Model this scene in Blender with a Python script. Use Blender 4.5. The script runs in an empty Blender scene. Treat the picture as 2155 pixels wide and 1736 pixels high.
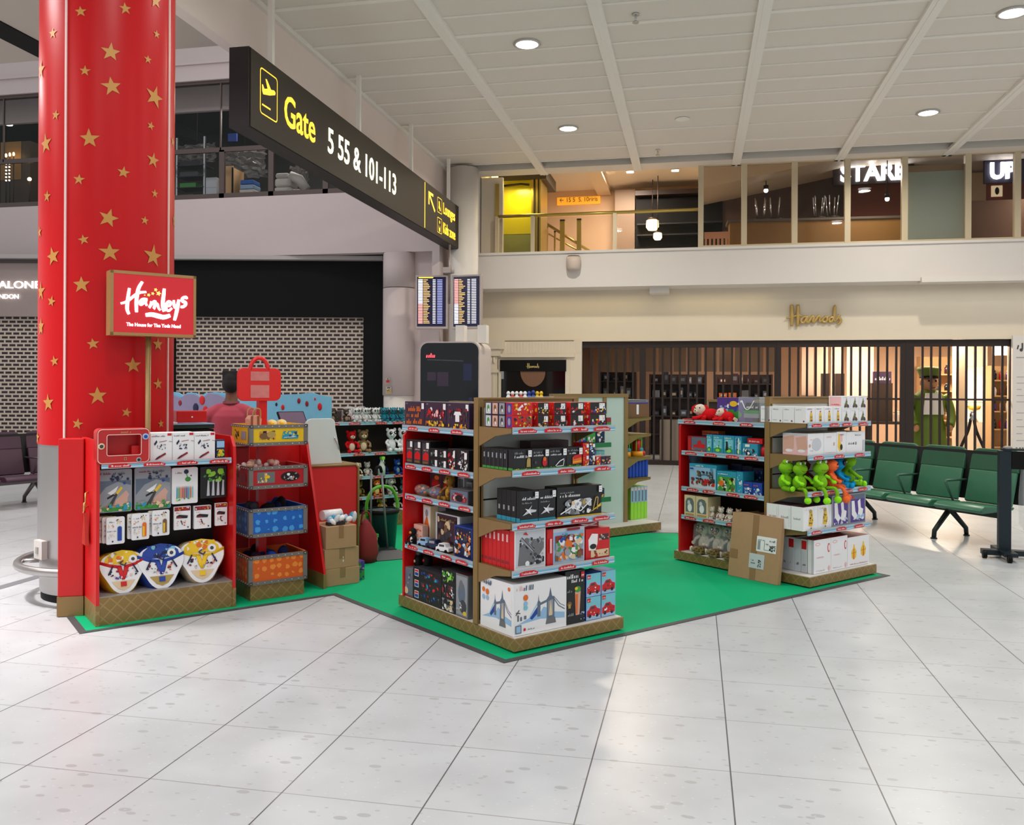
import bpy, math, random
from math import sin, cos, pi, radians as R
from mathutils import Vector, Matrix

scene = bpy.context.scene
COL = scene.collection

# ---------------------------------------------------------------- camera
F_PX, YAW, ROLL, HOR, EYE = 1843.5, -0.206, 0.005, 815.0, 1.6578
cam_d = bpy.data.cameras.new('camera')
cam_d.sensor_width = 36.0
cam_d.lens = F_PX / 2155 * 36.0
cam_d.shift_y = -(868.0 - HOR) / 2155
cam_d.clip_end = 200
cam = bpy.data.objects.new('camera', cam_d)
COL.objects.link(cam)
cam.location = (0, 0, EYE)
cam.rotation_euler = (Matrix.Rotation(-YAW, 3, 'Z') @ Matrix.Rotation(pi / 2, 3, 'X') @ Matrix.Rotation(ROLL, 3, 'Z')).to_euler()
scene.camera = cam

# ---------------------------------------------------------------- world, exposure, hall lights
scene.view_settings.view_transform = 'Standard'
scene.view_settings.look = 'None'
scene.view_settings.gamma = 1.0
scene.view_settings.use_curve_mapping = False
scene.view_settings.exposure = 0.24
world = bpy.data.worlds.new('hall_air')
scene.world = world
world.use_nodes = True
world.node_tree.nodes['Background'].inputs[0].default_value = (0.95, 0.99, 1.0, 1)
world.node_tree.nodes['Background'].inputs[1].default_value = 0.50


def area(name, loc, size, power, color=(1, 1, 1), rot=(0, 0, 0), shape='DISK', size_y=None, spread=180):
    d = bpy.data.lights.new(name, 'AREA')
    d.shape = shape
    d.size = size
    if size_y:
        d.size_y = size_y
    d.energy = power
    d.color = color
    d.spread = R(spread)
    o = bpy.data.objects.new(name, d)
    COL.objects.link(o)
    o.location = loc
    o.rotation_euler = rot
    return o


# the hall's recessed ceiling lights over the camera's half of the concourse
for lx, ly in ((-2.23, 7.55), (-2.23, 3.6), (-2.23, -0.4), (3.78, 7.7), (3.78, 3.7), (3.78, -0.3), (9.7, 3.7), (9.7, 7.7), (9.7, 11.7), (9.7, 15.7)):  # last one added to whiten the right end of the fascia
    area('hall_downlight', (lx, ly, 6.2), 0.9, 62, (1, 0.98, 0.965), spread=170)
for lx, ly in ((-6.6, 1.0), (-6.6, 5.0), (-10.0, 3.0), (-9.5, 7.4)):
    area('low_ceiling_downlight', (lx, ly, 5.4), 0.9, 85, (1, 0.90, 0.88), spread=170)
for lx, ly in ((-2.23, 11.55), (-2.23, 15.45), (3.78, 11.73), (3.78, 15.7)):
    area('ceiling_spot', (lx, ly, 6.2), 0.26, 55 if ly < 13 else 90, (1, 0.93, 0.80), spread=165)
area('left_hall_fill', (-9.5, 12.5, 9.6), 1.2, 130, (1, 0.92, 0.91))  # added fill, hung on nothing, to brighten the left parapet
area('left_spot', (-6.2, 4.6, 5.45), 0.4, 70, (1, 0.93, 0.91), spread=75)
# shop and gallery interiors
area('shop_lamp', (5.3, 21.0, 2.95), 1.0, 190, (1, 0.82, 0.62))
area('shop_lamp', (3.6, 21.5, 2.95), 0.8, 60, (1, 0.78, 0.62))
area('shop_lamp', (0.5, 21.5, 2.95), 0.8, 22, (1, 0.85, 0.75))
area('gallery_lamp', (-1.7, 21.4, 6.85), 1.0, 150, (1, 0.83, 0.66))
area('gallery_lamp', (3.6, 19.6, 6.2), 0.8, 40, (1, 0.86, 0.7))
area('gallery_lamp', (7.6, 20.6, 6.2), 0.8, 60, (1, 0.8, 0.66))
area('lift_lamp', (-4.0, 19.6, 6.3), 0.35, 14, (1, 0.86, 0.25))
area('left_gallery_lamp', (-9.5, 19.4, 8.3), 0.5, 80, (1, 0.93, 0.85))
area('left_gallery_lamp', (-14.0, 19.4, 8.3), 0.5, 18, (1, 0.85, 0.7))
area('soffit_area_light', (-1.2, 18.75, 3.70), 5.5, 6, (1, 0.80, 0.42), shape='RECTANGLE', size_y=0.2)
area('soffit_area_light', (5.4, 18.72, 3.70), 4.5, 5, (0.97, 1.0, 0.97), shape='RECTANGLE', size_y=0.2)  # added white fill without a fitting, to brighten the right of the fascia

# stall frame: U runs right-and-back, V runs left-and-back
TH = R(48.3)
SO = (-1.089, 5.318)


def S(u, v):
    return (SO[0] + u * cos(TH) - v * sin(TH), SO[1] + u * sin(TH) + v * cos(TH))


def ray(px, py):
    a, b = px - 1077.5, py - HOR
    u, v = a * cos(ROLL) + b * sin(ROLL), -a * sin(ROLL) + b * cos(ROLL)
    r = u / F_PX
    return (r * cos(YAW) + sin(YAW), -r * sin(YAW) + cos(YAW), -v / F_PX)


def at(px, py, Y):
    """surveyed point of the photograph on the plane y = Y -> (x, z)"""
    q = ray(px, py)
    return (q[0] * Y / q[1], EYE + q[2] * Y / q[1])


def atx(px, py, X):
    q = ray(px, py)
    return (q[1] * X / q[0], EYE + q[2] * X / q[0])


def atd(px, py, d):
    q = ray(px, py)
    return (q[0] * d, q[1] * d, EYE + q[2] * d)

# ---------------------------------------------------------------- materials
def lin(c):
    return tuple(((x / 255) / 12.92 if x / 255 <= 0.04045 else ((x / 255 + 0.055) / 1.055) ** 2.4) for x in c)


MATS = {}


def M(name, c=(200, 200, 200), r=0.5, m=0.0, e=0.0, noise=0.0, scale=30.0, bump=0.0, alpha=1.0, trans=0.0, coat=0.0, ec=None, spec=0.5, coord='Object', stretch=None):
    if name in MATS:
        return MATS[name]
    mt = bpy.data.materials.new(name)
    mt.use_nodes = True
    nt = mt.node_tree
    b = nt.nodes['Principled BSDF']
    col = lin(c) + (1,)
    b.inputs['Base Color'].default_value = col
    b.inputs['Roughness'].default_value = r
    b.inputs['Metallic'].default_value = m
    b.inputs['Alpha'].default_value = alpha
    b.inputs['Transmission Weight'].default_value = trans
    b.inputs['Coat Weight'].default_value = coat
    b.inputs['Specular IOR Level'].default_value = spec
    if e:
        b.inputs['Emission Color'].default_value = lin(ec or c) + (1,)
        b.inputs['Emission Strength'].default_value = e
    if noise or bump:
        tc = nt.nodes.new('ShaderNodeTexCoord')
        nz = nt.nodes.new('ShaderNodeTexNoise')
        nz.inputs['Scale'].default_value = scale
        nz.inputs['Detail'].default_value = 3
        if stretch:
            mp = nt.nodes.new('ShaderNodeMapping')
            mp.inputs['Scale'].default_value = stretch
            nt.links.new(tc.outputs[coord], mp.inputs['Vector'])
            nt.links.new(mp.outputs['Vector'], nz.inputs['Vector'])
        else:
            nt.links.new(tc.outputs[coord], nz.inputs['Vector'])
        if noise:
            mx = nt.nodes.new('ShaderNodeMix')
            mx.data_type = 'RGBA'
            mx.inputs['A'].default_value = tuple(min(1, x * (1 - noise)) for x in col[:3]) + (1,)
            mx.inputs['B'].default_value = tuple(min(1, x * (1 + noise)) for x in col[:3]) + (1,)
            nt.links.new(nz.outputs['Fac'], mx.inputs['Factor'])
            nt.links.new(mx.outputs['Result'], b.inputs['Base Color'])
        if bump:
            bp = nt.nodes.new('ShaderNodeBump')
            bp.inputs['Strength'].default_value = bump
            bp.inputs['Distance'].default_value = 0.01
            nt.links.new(nz.outputs['Fac'], bp.inputs['Height'])
            nt.links.new(bp.outputs['Normal'], b.inputs['Normal'])
    MATS[name] = mt
    return mt


def node_mat(name, r=0.4, m=0.0):
    mt = bpy.data.materials.new(name)
    mt.use_nodes = True
    MATS[name] = mt
    nt = mt.node_tree
    b = nt.nodes['Principled BSDF']
    b.inputs['Roughness'].default_value = r
    b.inputs['Metallic'].default_value = m

    def N(t, **kw):
        n = nt.nodes.new(t)
        for k, v in kw.items():
            if k.startswith('i_'):
                n.inputs[int(k[2:]) if k[2:].isdigit() else k[2:].replace('_', ' ')].default_value = v
            else:
                setattr(n, k, v)
        return n
    return mt, nt, b, N, nt.links.new


def rgb(c):
    return lin(c) + (1,)


# ink palette used on printed packaging
PAL = dict(r=(205, 22, 28), k=(22, 22, 26), w=(238, 238, 240), y=(238, 196, 30), b=(28, 66, 160), g=(60, 150, 60), o=(226, 110, 30), t=(40, 150, 180),
           p=(80, 50, 140), n=(120, 84, 50), s=(150, 155, 162), l=(150, 190, 225), d=(60, 62, 70), v=(70, 40, 50), e=(225, 200, 160), i=(235, 190, 190),
           m=(140, 30, 40), c=(120, 200, 215), z=(200, 205, 212), a=(150, 225, 60), u=(20, 30, 70), h=(178, 150, 80), j=(96, 110, 130), f=(214, 168, 150), q=(110, 112, 116), x=(52, 36, 60))


def K(ch):
    return M('ink_' + ch, PAL[ch], 0.42)


# ---------------------------------------------------------------- mesh builder
class B:
    def __init__(s):
        s.v, s.f, s.m, s.s, s.mats = [], [], [], [], []

    def mi(s, mat):
        if mat not in s.mats:
            s.mats.append(mat)
        return s.mats.index(mat)

    def add(s, vs, fs, mat, smooth=False):
        o = len(s.v)
        s.v += [tuple(p) for p in vs]
        k = s.mi(mat)
        for f in fs:
            s.f.append(tuple(i + o for i in f))
            s.m.append(k)
            s.s.append(smooth)
        return s

    def box(s, x0, y0, z0, x1, y1, z1, mat):
        x0, x1 = min(x0, x1), max(x0, x1)
        y0, y1 = min(y0, y1), max(y0, y1)
        z0, z1 = min(z0, z1), max(z0, z1)
        vs = [(x0, y0, z0), (x1, y0, z0), (x1, y1, z0), (x0, y1, z0), (x0, y0, z1), (x1, y0, z1), (x1, y1, z1), (x0, y1, z1)]
        return s.add(vs, [(0, 3, 2, 1), (4, 5, 6, 7), (0, 1, 5, 4), (1, 2, 6, 5), (2, 3, 7, 6), (3, 0, 4, 7)], mat)

    def poly(s, pts, mat):
        return s.add(pts, [tuple(range(len(pts)))], mat)

    def prism(s, pts, ax, a, b, mat, smooth=False):
        """2-D polygon pts extruded along axis ax ('x': pts are y,z; 'y': x,z; 'z': x,y)"""
        def P(p, t):
            return {'x': (t, p[0], p[1]), 'y': (p[0], t, p[1]), 'z': (p[0], p[1], t)}[ax]
        n = len(pts)
        ar = sum(pts[i][0] * pts[(i + 1) % n][1] - pts[(i + 1) % n][0] * pts[i][1] for i in range(n))
        if (ar < 0) != (ax == 'y'):
            pts = pts[::-1]
        a, b = min(a, b), max(a, b)
        vs = [P(p, a) for p in pts] + [P(p, b) for p in pts]
        s.add(vs, [tuple(range(n - 1, -1, -1)), tuple(range(n, 2 * n))], mat)
        o = len(s.v) - 2 * n
        k = s.mi(mat)
        for i in range(n):
            j = (i + 1) % n
            s.f.append((o + i, o + j, o + n + j, o + n + i))
            s.m.append(k)
            s.s.append(smooth)
        return s

    def tube(s, pts, r, mat, n=8, closed=False, caps=True, flat=1.0):
        """round rod along pts; r a number or one radius per point"""
        P = [Vector(p) for p in pts]
        L = len(P)
        rr = r if isinstance(r, (list, tuple)) else [r] * L
        vs, fs = [], []
        prev = None
        for i in range(L):
            if closed:
                t = P[(i + 1) % L] - P[i - 1]
            else:
                t = P[min(i + 1, L - 1)] - P[max(i - 1, 0)]
            t.normalize()
            if prev is None:
                a = Vector((0, 0, 1)) if abs(t.z) < 0.9 else Vector((1, 0, 0))
                x = t.cross(a).normalized()
            else:
                x = (prev - t * prev.dot(t)).normalized()
            prev = x
            y = t.cross(x)
            for k in range(n):
                q = 2 * pi * k / n
                vs.append(P[i] + (x * cos(q) * flat + y * sin(q)) * rr[i])
        for i in range(L if closed else L - 1):
            for k in range(n):
                a, b2 = i * n + k, i * n + (k + 1) % n
                c, d = ((i + 1) % L) * n + (k + 1) % n, ((i + 1) % L) * n + k
                fs.append((a, b2, c, d))
        s.add(vs, fs, mat, True)
        if caps and not closed:
            o = len(s.v) - L * n
            k = s.mi(mat)
            for f in (tuple(o + i for i in range(n - 1, -1, -1)), tuple(o + (L - 1) * n + i for i in range(n))):
                s.f.append(f)
                s.m.append(k)
                s.s.append(False)
        return s

    def cyl(s, x, y, z0, z1, r, mat, n=20, r2=None):
        return s.tube([(x, y, z0), (x, y, z1)], [r, r if r2 is None else r2], mat, n)

    def ell(s, c, r, mat, rot=None, nu=14, nv=9):
        if not isinstance(r, (list, tuple)):
            r = (r, r, r)
        mt = Matrix.Identity(3)
        if rot:
            mt = Matrix.Rotation(rot[2], 3, 'Z') @ Matrix.Rotation(rot[1], 3, 'Y') @ Matrix.Rotation(rot[0], 3, 'X')
        vs = [Vector((0, 0, r[2]))]
        for j in range(1, nv):
            t = pi * j / nv
            for k in range(nu):
                q = 2 * pi * k / nu
                vs.append(Vector((r[0] * sin(t) * cos(q), r[1] * sin(t) * sin(q), r[2] * cos(t))))
        vs.append(Vector((0, 0, -r[2])))
        fs = [(0, 1 + k, 1 + (k + 1) % nu) for k in range(nu)]
        for j in range(nv - 2):
            for k in range(nu):
                a = 1 + j * nu
                fs.append((a + k, a + nu + k, a + nu + (k + 1) % nu, a + (k + 1) % nu))
        e = len(vs) - 1
        a = 1 + (nv - 2) * nu
        fs += [(e, a + (k + 1) % nu, a + k) for k in range(nu)]
        return s.add([mt @ v + Vector(c) for v in vs], fs, mat, True)

    def lathe(s, prof, mat, n=24, c=(0, 0, 0), sx=1.0, sy=1.0):
        vs, fs = [], []
        for r, z in prof:
            for k in range(n):
                q = 2 * pi * k / n
                vs.append((c[0] + r * cos(q) * sx, c[1] + r * sin(q) * sy, c[2] + z))
        for i in range(len(prof) - 1):
            for k in range(n):
                fs.append((i * n + k, i * n + (k + 1) % n, (i + 1) * n + (k + 1) % n, (i + 1) * n + k))
        return s.add(vs, fs, mat, True)

    def obj(s, name, parent=None, loc=(0, 0, 0), rot=0.0, bevel=0.0, seg=2, label=None, cat=None, group=None, kind=None, sub=0, remesh=0.0):
        me = bpy.data.meshes.new(name)
        me.from_pydata(s.v, [], s.f)
        for mt in s.mats:
            me.materials.append(mt)
        me.polygons.foreach_set('material_index', s.m)
        me.polygons.foreach_set('use_smooth', s.s)
        me.update()
        o = bpy.data.objects.new(name, me)
        COL.objects.link(o)
        o.location = loc
        if isinstance(rot, (tuple, list)):
            o.rotation_euler = rot
        else:
            o.rotation_euler = (0, 0, rot)
        if parent:
            o.parent = parent
        if remesh:
            md = o.modifiers.new('skin', 'REMESH')
            md.mode = 'VOXEL'
            md.voxel_size = remesh
            md.use_smooth_shade = True
            sm = o.modifiers.new('smooth', 'SMOOTH')
            sm.factor = 0.6
            sm.iterations = 4
        if bevel:
            md = o.modifiers.new('bevel', 'BEVEL')
            md.width = bevel
            md.segments = seg
            md.limit_method = 'ANGLE'
            md.angle_limit = R(40)
        if sub:
            md = o.modifiers.new('sub', 'SUBSURF')
            md.levels = sub
            md.render_levels = sub
        tag(o, label, cat, group, kind)
        return o


def tag(o, label=None, cat=None, group=None, kind=None):
    if label:
        o['label'] = label
    if cat:
        o['category'] = cat
    if group:
        o['group'] = group
    if kind:
        o['kind'] = kind
    return o


def thing(name, label, cat, loc=(0, 0, 0), rot=0.0, group=None):
    o = bpy.data.objects.new(name, None)
    o.empty_display_size = 0.1
    COL.objects.link(o)
    o.location = loc
    if isinstance(rot, (tuple, list)):
        o.rotation_euler = rot
    else:
        o.rotation_euler = (0, 0, rot)
    return tag(o, label, cat, group)


def rrect(x0, y0, x1, y1, r, n=5):
    pts = []
    for cx, cy, a in ((x1 - r, y0 + r, -90), (x1 - r, y1 - r, 0), (x0 + r, y1 - r, 90), (x0 + r, y0 + r, 180)):
        for k in range(n + 1):
            q = R(a + 90 * k / n)
            pts.append((cx + r * cos(q), cy + r * sin(q)))
    return pts


def starpts(x, y, r, rot=0.0, k=0.42, n=5):
    return [(x + (r if i % 2 == 0 else r * k) * sin(rot + pi * i / n), y + (r if i % 2 == 0 else r * k) * cos(rot + pi * i / n)) for i in range(2 * n)]


def spline(pts, n=6):
    out = []
    P = [pts[0]] + list(pts) + [pts[-1]]
    for i in range(1, len(P) - 2):
        for k in range(n):
            t = k / n
            out.append(tuple(0.5 * (2 * P[i][j] + (P[i + 1][j] - P[i - 1][j]) * t + (2 * P[i - 1][j] - 5 * P[i][j] + 4 * P[i + 1][j] - P[i + 2][j]) * t * t + (3 * P[i][j] - P[i - 1][j] - 3 * P[i + 1][j] + P[i + 2][j]) * t ** 3) for j in range(len(P[i]))))
    out.append(tuple(pts[-1]))
    return out


def text(name, body, size, mat, parent=None, loc=(0, 0, 0), rot=0.0, depth=0.002, sx=1.0, align='LEFT', bold=0.0, label=None, cat=None, shear=0.0):
    """upright lettering facing local -y"""
    cu = bpy.data.curves.new(name, 'FONT')
    cu.body = body
    cu.size = size
    cu.extrude = depth / 2
    cu.align_x = align
    cu.offset = bold
    cu.shear = shear
    cu.resolution_u = 3
    to = bpy.data.objects.new(name, cu)
    me = bpy.data.meshes.new_from_object(to)
    for v in me.vertices:
        x, y, z = v.co
        v.co = (x * sx, -z, y)
    bpy.data.objects.remove(to)
    me.materials.clear()
    me.materials.append(mat)
    for p in me.polygons:
        p.material_index = 0
    o = bpy.data.objects.new(name, me)
    COL.objects.link(o)
    o.location = loc
    o.rotation_euler = (0, 0, rot)
    if parent:
        o.parent = parent
    return tag(o, label, cat)


# ---------------------------------------------------------------- printed artwork on a plane
def art(bd, w, h, items, ox=0.0, oz=0.0, y=0.0, seed=1, frame=None, kf=None):
    """draws items (unit-square coordinates) as thin layers in front of the plane y, facing -y"""
    rnd = random.Random(seed)
    KK = kf or K
    fr = frame or (lambda x, d, z: (x, d, z))
    n = [0]

    def lay(pts, ch):
        n[0] += 1
        d = y - 0.0005 - 0.00012 * n[0]
        ar = sum(pts[i][0] * pts[(i + 1) % len(pts)][1] - pts[(i + 1) % len(pts)][0] * pts[i][1] for i in range(len(pts)))
        if ar < 0:
            pts = pts[::-1]
        bd.poly([fr(ox + px * w, d, oz + pz * h) for px, pz in pts], KK(ch))
    for it in items:
        t = it[0]
        if t == 'r':
            _, x0, y0, x1, y1, c = it
            lay([(x0, y0), (x1, y0), (x1, y1), (x0, y1)], c)
        elif t == 'c':
            _, x, yy, r, c = it
            q = min(w, h) * r
            lay([(x + q / w * cos(2 * pi * k / 14), yy + q / h * sin(2 * pi * k / 14)) for k in range(14)], c)
        elif t == 'e':
            _, x, yy, rx, ry, c = it
            lay([(x + rx * cos(2 * pi * k / 14), yy + ry * sin(2 * pi * k / 14)) for k in range(14)], c)
        elif t == 's':
            _, x, yy, r, c = it
            q = min(w, h) * r
            lay([(x + a * q / w, yy + b2 * q / h) for a, b2 in starpts(0, 0, 1)], c)
        elif t == 'p':
            lay([(it[i], it[i + 1]) for i in range(2, len(it), 2)], it[1])
        elif t == 'l':
            pts = [(it[i], it[i + 1]) for i in range(3, len(it), 2)]
            hw = it[2] / 2
            for (a, b2), (c2, d2) in zip(pts, pts[1:]):
                dx, dz = (c2 - a) * w, (d2 - b2) * h
                q = math.hypot(dx, dz) or 1e-6
                nx, nz = -dz / q * hw / w, dx / q * hw / h
                lay([(a + nx, b2 + nz), (a - nx, b2 - nz), (c2 - nx, d2 - nz), (c2 + nx, d2 + nz)], it[1])
        elif t == 't':      # a line of print too small to read
            _, x, yy, tw, th, c = it
            px = x
            while px < x + tw:
                gw = th * h / w * rnd.uniform(0.25, 0.6)
                if rnd.random() < 0.85:
                    hh = th * rnd.choice((0.6, 0.6, 1.0))
                    lay([(px, yy), (px + gw * 0.6, yy), (px + gw * 0.75, yy + hh), (px + gw * 0.2, yy + hh)], c)
                px += gw
        elif t == 'b':      # busy printed picture: scattered patches of the given inks
            _, x0, y0, x1, y1, cs, k = it
            for _i in range(int(k * 1.7)):
                cx, cy = rnd.uniform(x0, x1), rnd.uniform(y0, y1)
                q = rnd.uniform(0.05, 0.17) * (min((x1 - x0) * w, (y1 - y0) * h) + 0.3 * max((x1 - x0) * w, (y1 - y0) * h))
                rx, ry = q / w * rnd.uniform(0.7, 1.3), q / h
                a0 = rnd.uniform(0, 6)
                pts = []
                for q in range(7):
                    a = a0 + 2 * pi * q / 7
                    g = rnd.uniform(0.5, 1.1)
                    pts.append((min(x1, max(x0, cx + rx * g * cos(a))), min(y1, max(y0, cy + ry * g * sin(a)))))
                ar = sum(pts[i][0] * pts[(i + 1) % 7][1] - pts[(i + 1) % 7][0] * pts[i][1] for i in range(7))
                if ar > 1e-5:
                    lay(pts, rnd.choice(cs))
    return bd


class Face:
    """a display face: local x to the right along it, local y into it"""
    def __init__(s, u, v, rot):
        s.o = S(u, v)
        s.rot = rot

    def at(s, x, y):
        return (s.o[0] + x * cos(s.rot) - y * sin(s.rot), s.o[1] + x * sin(s.rot) + y * cos(s.rot))


SEED = [100]
ORD = 'first second third fourth fifth sixth seventh eighth ninth tenth eleventh twelfth'.split()
STICK = [('r', 0, 0, 1, 1, 'w'), ('l', 'd', 0.0015, 0.15, 0.75, 0.85, 0.75), ('l', 'd', 0.003, 0.2, 0.35, 0.8, 0.35)]


def prod(F, name, label, cat, x0, x1, z, h, d, body, front=(), side=None, sidec=None, topc=None, y=0.0, sticker=False, group=None, twist=0.0, bev=0.002):
    """a printed carton on a display face: carton > printed front, side and price sticker"""
    SEED[0] += 1
    w = x1 - x0
    p = F.at((x0 + x1) / 2, y)
    t = thing(name, label, cat, (p[0], p[1], z), F.rot + twist, group)
    c = B()
    c.box(-w / 2, 0, 0, w / 2, d, h, K(body))
    if topc or sidec:
        k = c.mi(K(topc or body))
        c.m[1] = k
        ks = c.mi(K(sidec or body))
        c.m[3] = c.m[5] = ks
    co = c.obj('carton', t, bevel=bev)
    if front:
        a = B()
        art(a, w * 0.985, h * 0.985, front, -w * 0.4925, h * 0.0075, 0.0, SEED[0])
        a.obj('front_print', co)
    if side:
        a = B()
        art(a, d * 0.97, h * 0.985, side, 0, h * 0.0075, 0.0, SEED[0] + 7, frame=lambda q, e, zz: (-w / 2 + e, d * 0.985 - q, zz))
        a.obj('side_print', co)
    if sticker:
        sw = min(0.028, w * 0.3)
        a = B()
        art(a, sw, sw * 1.5, STICK, w / 2 - sw * 1.25, h - sw * 1.75, -0.012, 3)
        a.obj('price_sticker', co)
    return t

# ---------------------------------------------------------------- special materials
def mat_floor():
    mt, nt, b, N, L = node_mat('terrazzo_tiles', 0.29)
    tc = N('ShaderNodeTexCoord')
    sep = N('ShaderNodeSeparateXYZ')
    L(tc.outputs['Object'], sep.inputs[0])

    def joint(sock, off, half):
        a = N('ShaderNodeMath', operation='ADD', i_1=-off + 60.0)
        L(sock, a.inputs[0])
        m = N('ShaderNodeMath', operation='MODULO', i_1=0.6)
        L(a.outputs[0], m.inputs[0])
        s = N('ShaderNodeMath', operation='SUBTRACT', i_1=0.3)
        L(m.outputs[0], s.inputs[0])
        ab = N('ShaderNodeMath', operation='ABSOLUTE')
        L(s.outputs[0], ab.inputs[0])
        g = N('ShaderNodeMath', operation='GREATER_THAN', i_1=0.3 - half)
        L(ab.outputs[0], g.inputs[0])
        return g.outputs[0]
    jx = joint(sep.outputs[0], 0.158, 0.0032)
    jy = joint(sep.outputs[1], 0.306, 0.0026)
    cur = rgb((212, 208, 206))
    nz = N('ShaderNodeTexNoise', i_Scale=2.3, i_Detail=3)
    L(tc.outputs['Object'], nz.inputs['Vector'])
    r0 = N('ShaderNodeValToRGB')
    r0.color_ramp.elements[0].position = 0.3
    r0.color_ramp.elements[0].color = rgb((186, 190, 194))
    r0.color_ramp.elements[1].position = 0.7
    r0.color_ramp.elements[1].color = rgb((198, 203, 207))
    L(nz.outputs['Fac'], r0.inputs[0])
    last = r0.outputs[0]
    mp = N('ShaderNodeMapping')
    mp.inputs['Rotation'].default_value = (0, 0, 0.6)
    mp.inputs['Scale'].default_value = (1.0, 1.9, 1.0)
    L(tc.outputs['Object'], mp.inputs['Vector'])
    for sc, th, c, f in ((7.0, 0.2, (166, 168, 170), 0.75), (15.0, 0.18, (172, 170, 170), 0.7), (23.0, 0.13, (212, 216, 217), 0.7)):
        v = N('ShaderNodeTexVoronoi', i_Scale=sc)
        L(mp.outputs['Vector'], v.inputs['Vector'])
        lt = N('ShaderNodeMath', operation='LESS_THAN', i_1=th)
        L(v.outputs['Distance'], lt.inputs[0])
        sc2 = N('ShaderNodeSeparateColor')
        L(v.outputs['Color'], sc2.inputs[0])
        pick = N('ShaderNodeMath', operation='GREATER_THAN', i_1=0.55)
        L(sc2.outputs[0], pick.inputs[0])
        mu = N('ShaderNodeMath', operation='MULTIPLY')
        L(lt.outputs[0], mu.inputs[0])
        L(pick.outputs[0], mu.inputs[1])
        mf = N('ShaderNodeMath', operation='MULTIPLY', i_1=f)
        L(mu.outputs[0], mf.inputs[0])
        mx = N('ShaderNodeMix', data_type='RGBA')
        L(mf.outputs[0], mx.inputs['Factor'])
        L(last, mx.inputs['A'])
        mx.inputs['B'].default_value = rgb(c)
        last = mx.outputs['Result']
    for j, c in ((jy, (148, 146, 146)), (jx, (98, 97, 98))):
        mx = N('ShaderNodeMix', data_type='RGBA')
        L(j, mx.inputs['Factor'])
        L(last, mx.inputs['A'])
        mx.inputs['B'].default_value = rgb(c)
        last = mx.outputs['Result']
    L(last, b.inputs['Base Color'])
    return mt


def mat_shutter():
    mt, nt, b, N, L = node_mat('perforated_shutter', 0.55)
    tc = N('ShaderNodeTexCoord')
    sw = N('ShaderNodeSeparateXYZ')
    L(tc.outputs['Object'], sw.inputs[0])
    cb = N('ShaderNodeCombineXYZ')
    L(sw.outputs[0], cb.inputs[0])
    L(sw.outputs[2], cb.inputs[1])
    br = N('ShaderNodeTexBrick', offset=0.5, offset_frequency=2, squash=1.0)
    br.inputs['Color1'].default_value = rgb((56, 42, 44))
    br.inputs['Color2'].default_value = rgb((50, 38, 42))
    br.inputs['Mortar'].default_value = rgb((214, 196, 180))
    br.inputs['Scale'].default_value = 1.0
    br.inputs['Mortar Size'].default_value = 0.018
    br.inputs['Mortar Smooth'].default_value = 0.02
    br.inputs['Bias'].default_value = 0.0
    br.inputs['Brick Width'].default_value = 0.167
    br.inputs['Row Height'].default_value = 0.0855
    L(cb.outputs[0], br.inputs['Vector'])
    L(br.outputs['Color'], b.inputs['Base Color'])
    return mt


def mat_gold(name, base, hi, k=16.0, tri=False):
    """matt gold laminate with a woven diamond pattern"""
    mt, nt, b, N, L = node_mat(name, 0.42, 0.25)
    tc = N('ShaderNodeTexCoord')
    s = N('ShaderNodeSeparateXYZ')
    L(tc.outputs['Object'], s.inputs[0])
    a = N('ShaderNodeMath', operation='ADD')
    L(s.outputs[0], a.inputs[0])
    L(s.outputs[1], a.inputs[1])
    p = N('ShaderNodeMath', operation='ADD')
    L(a.outputs[0], p.inputs[0])
    L(s.outputs[2], p.inputs[1])
    q = N('ShaderNodeMath', operation='SUBTRACT')
    L(a.outputs[0], q.inputs[0])
    L(s.outputs[2], q.inputs[1])
    cb = N('ShaderNodeCombineXYZ')
    L(p.outputs[0], cb.inputs[0])
    L(q.outputs[0], cb.inputs[1])
    ck = N('ShaderNodeTexBrick', offset=0.0, squash=1.0)
    ck.inputs['Color1'].default_value = rgb(base)
    ck.inputs['Color2'].default_value = rgb(base)
    ck.inputs['Mortar'].default_value = rgb(hi)
    ck.inputs['Scale'].default_value = k
    ck.inputs['Mortar Size'].default_value = 0.07
    ck.inputs['Brick Width'].default_value = 1.0
    ck.inputs['Row Height'].default_value = 1.0
    L(cb.outputs[0], ck.inputs['Vector'])
    L(ck.outputs['Color'], b.inputs['Base Color'])
    return mt


def mat_dots(name, c0, c1, k=9.0, th=0.3, r=0.5):
    """a scattered repeating motif on a coloured panel"""
    mt, nt, b, N, L = node_mat(name, r)
    tc = N('ShaderNodeTexCoord')
    v = N('ShaderNodeTexVoronoi', i_Scale=k)
    v.inputs['Randomness'].default_value = 0.35
    L(tc.outputs['Object'], v.inputs['Vector'])
    nz = N('ShaderNodeTexNoise', i_Scale=45.0)
    L(tc.outputs['Object'], nz.inputs['Vector'])
    ad = N('ShaderNodeMath', operation='MULTIPLY', i_1=0.35)
    L(nz.outputs['Fac'], ad.inputs[0])
    a2 = N('ShaderNodeMath', operation='ADD')
    L(v.outputs['Distance'], a2.inputs[0])
    L(ad.outputs[0], a2.inputs[1])
    lt = N('ShaderNodeMath', operation='LESS_THAN', i_1=th + 0.17)
    L(a2.outputs[0], lt.inputs[0])
    mx = N('ShaderNodeMix', data_type='RGBA')
    L(lt.outputs[0], mx.inputs['Factor'])
    mx.inputs['A'].default_value = rgb(c0)
    mx.inputs['B'].default_value = rgb(c1)
    L(mx.outputs['Result'], b.inputs['Base Color'])
    return mt


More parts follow.
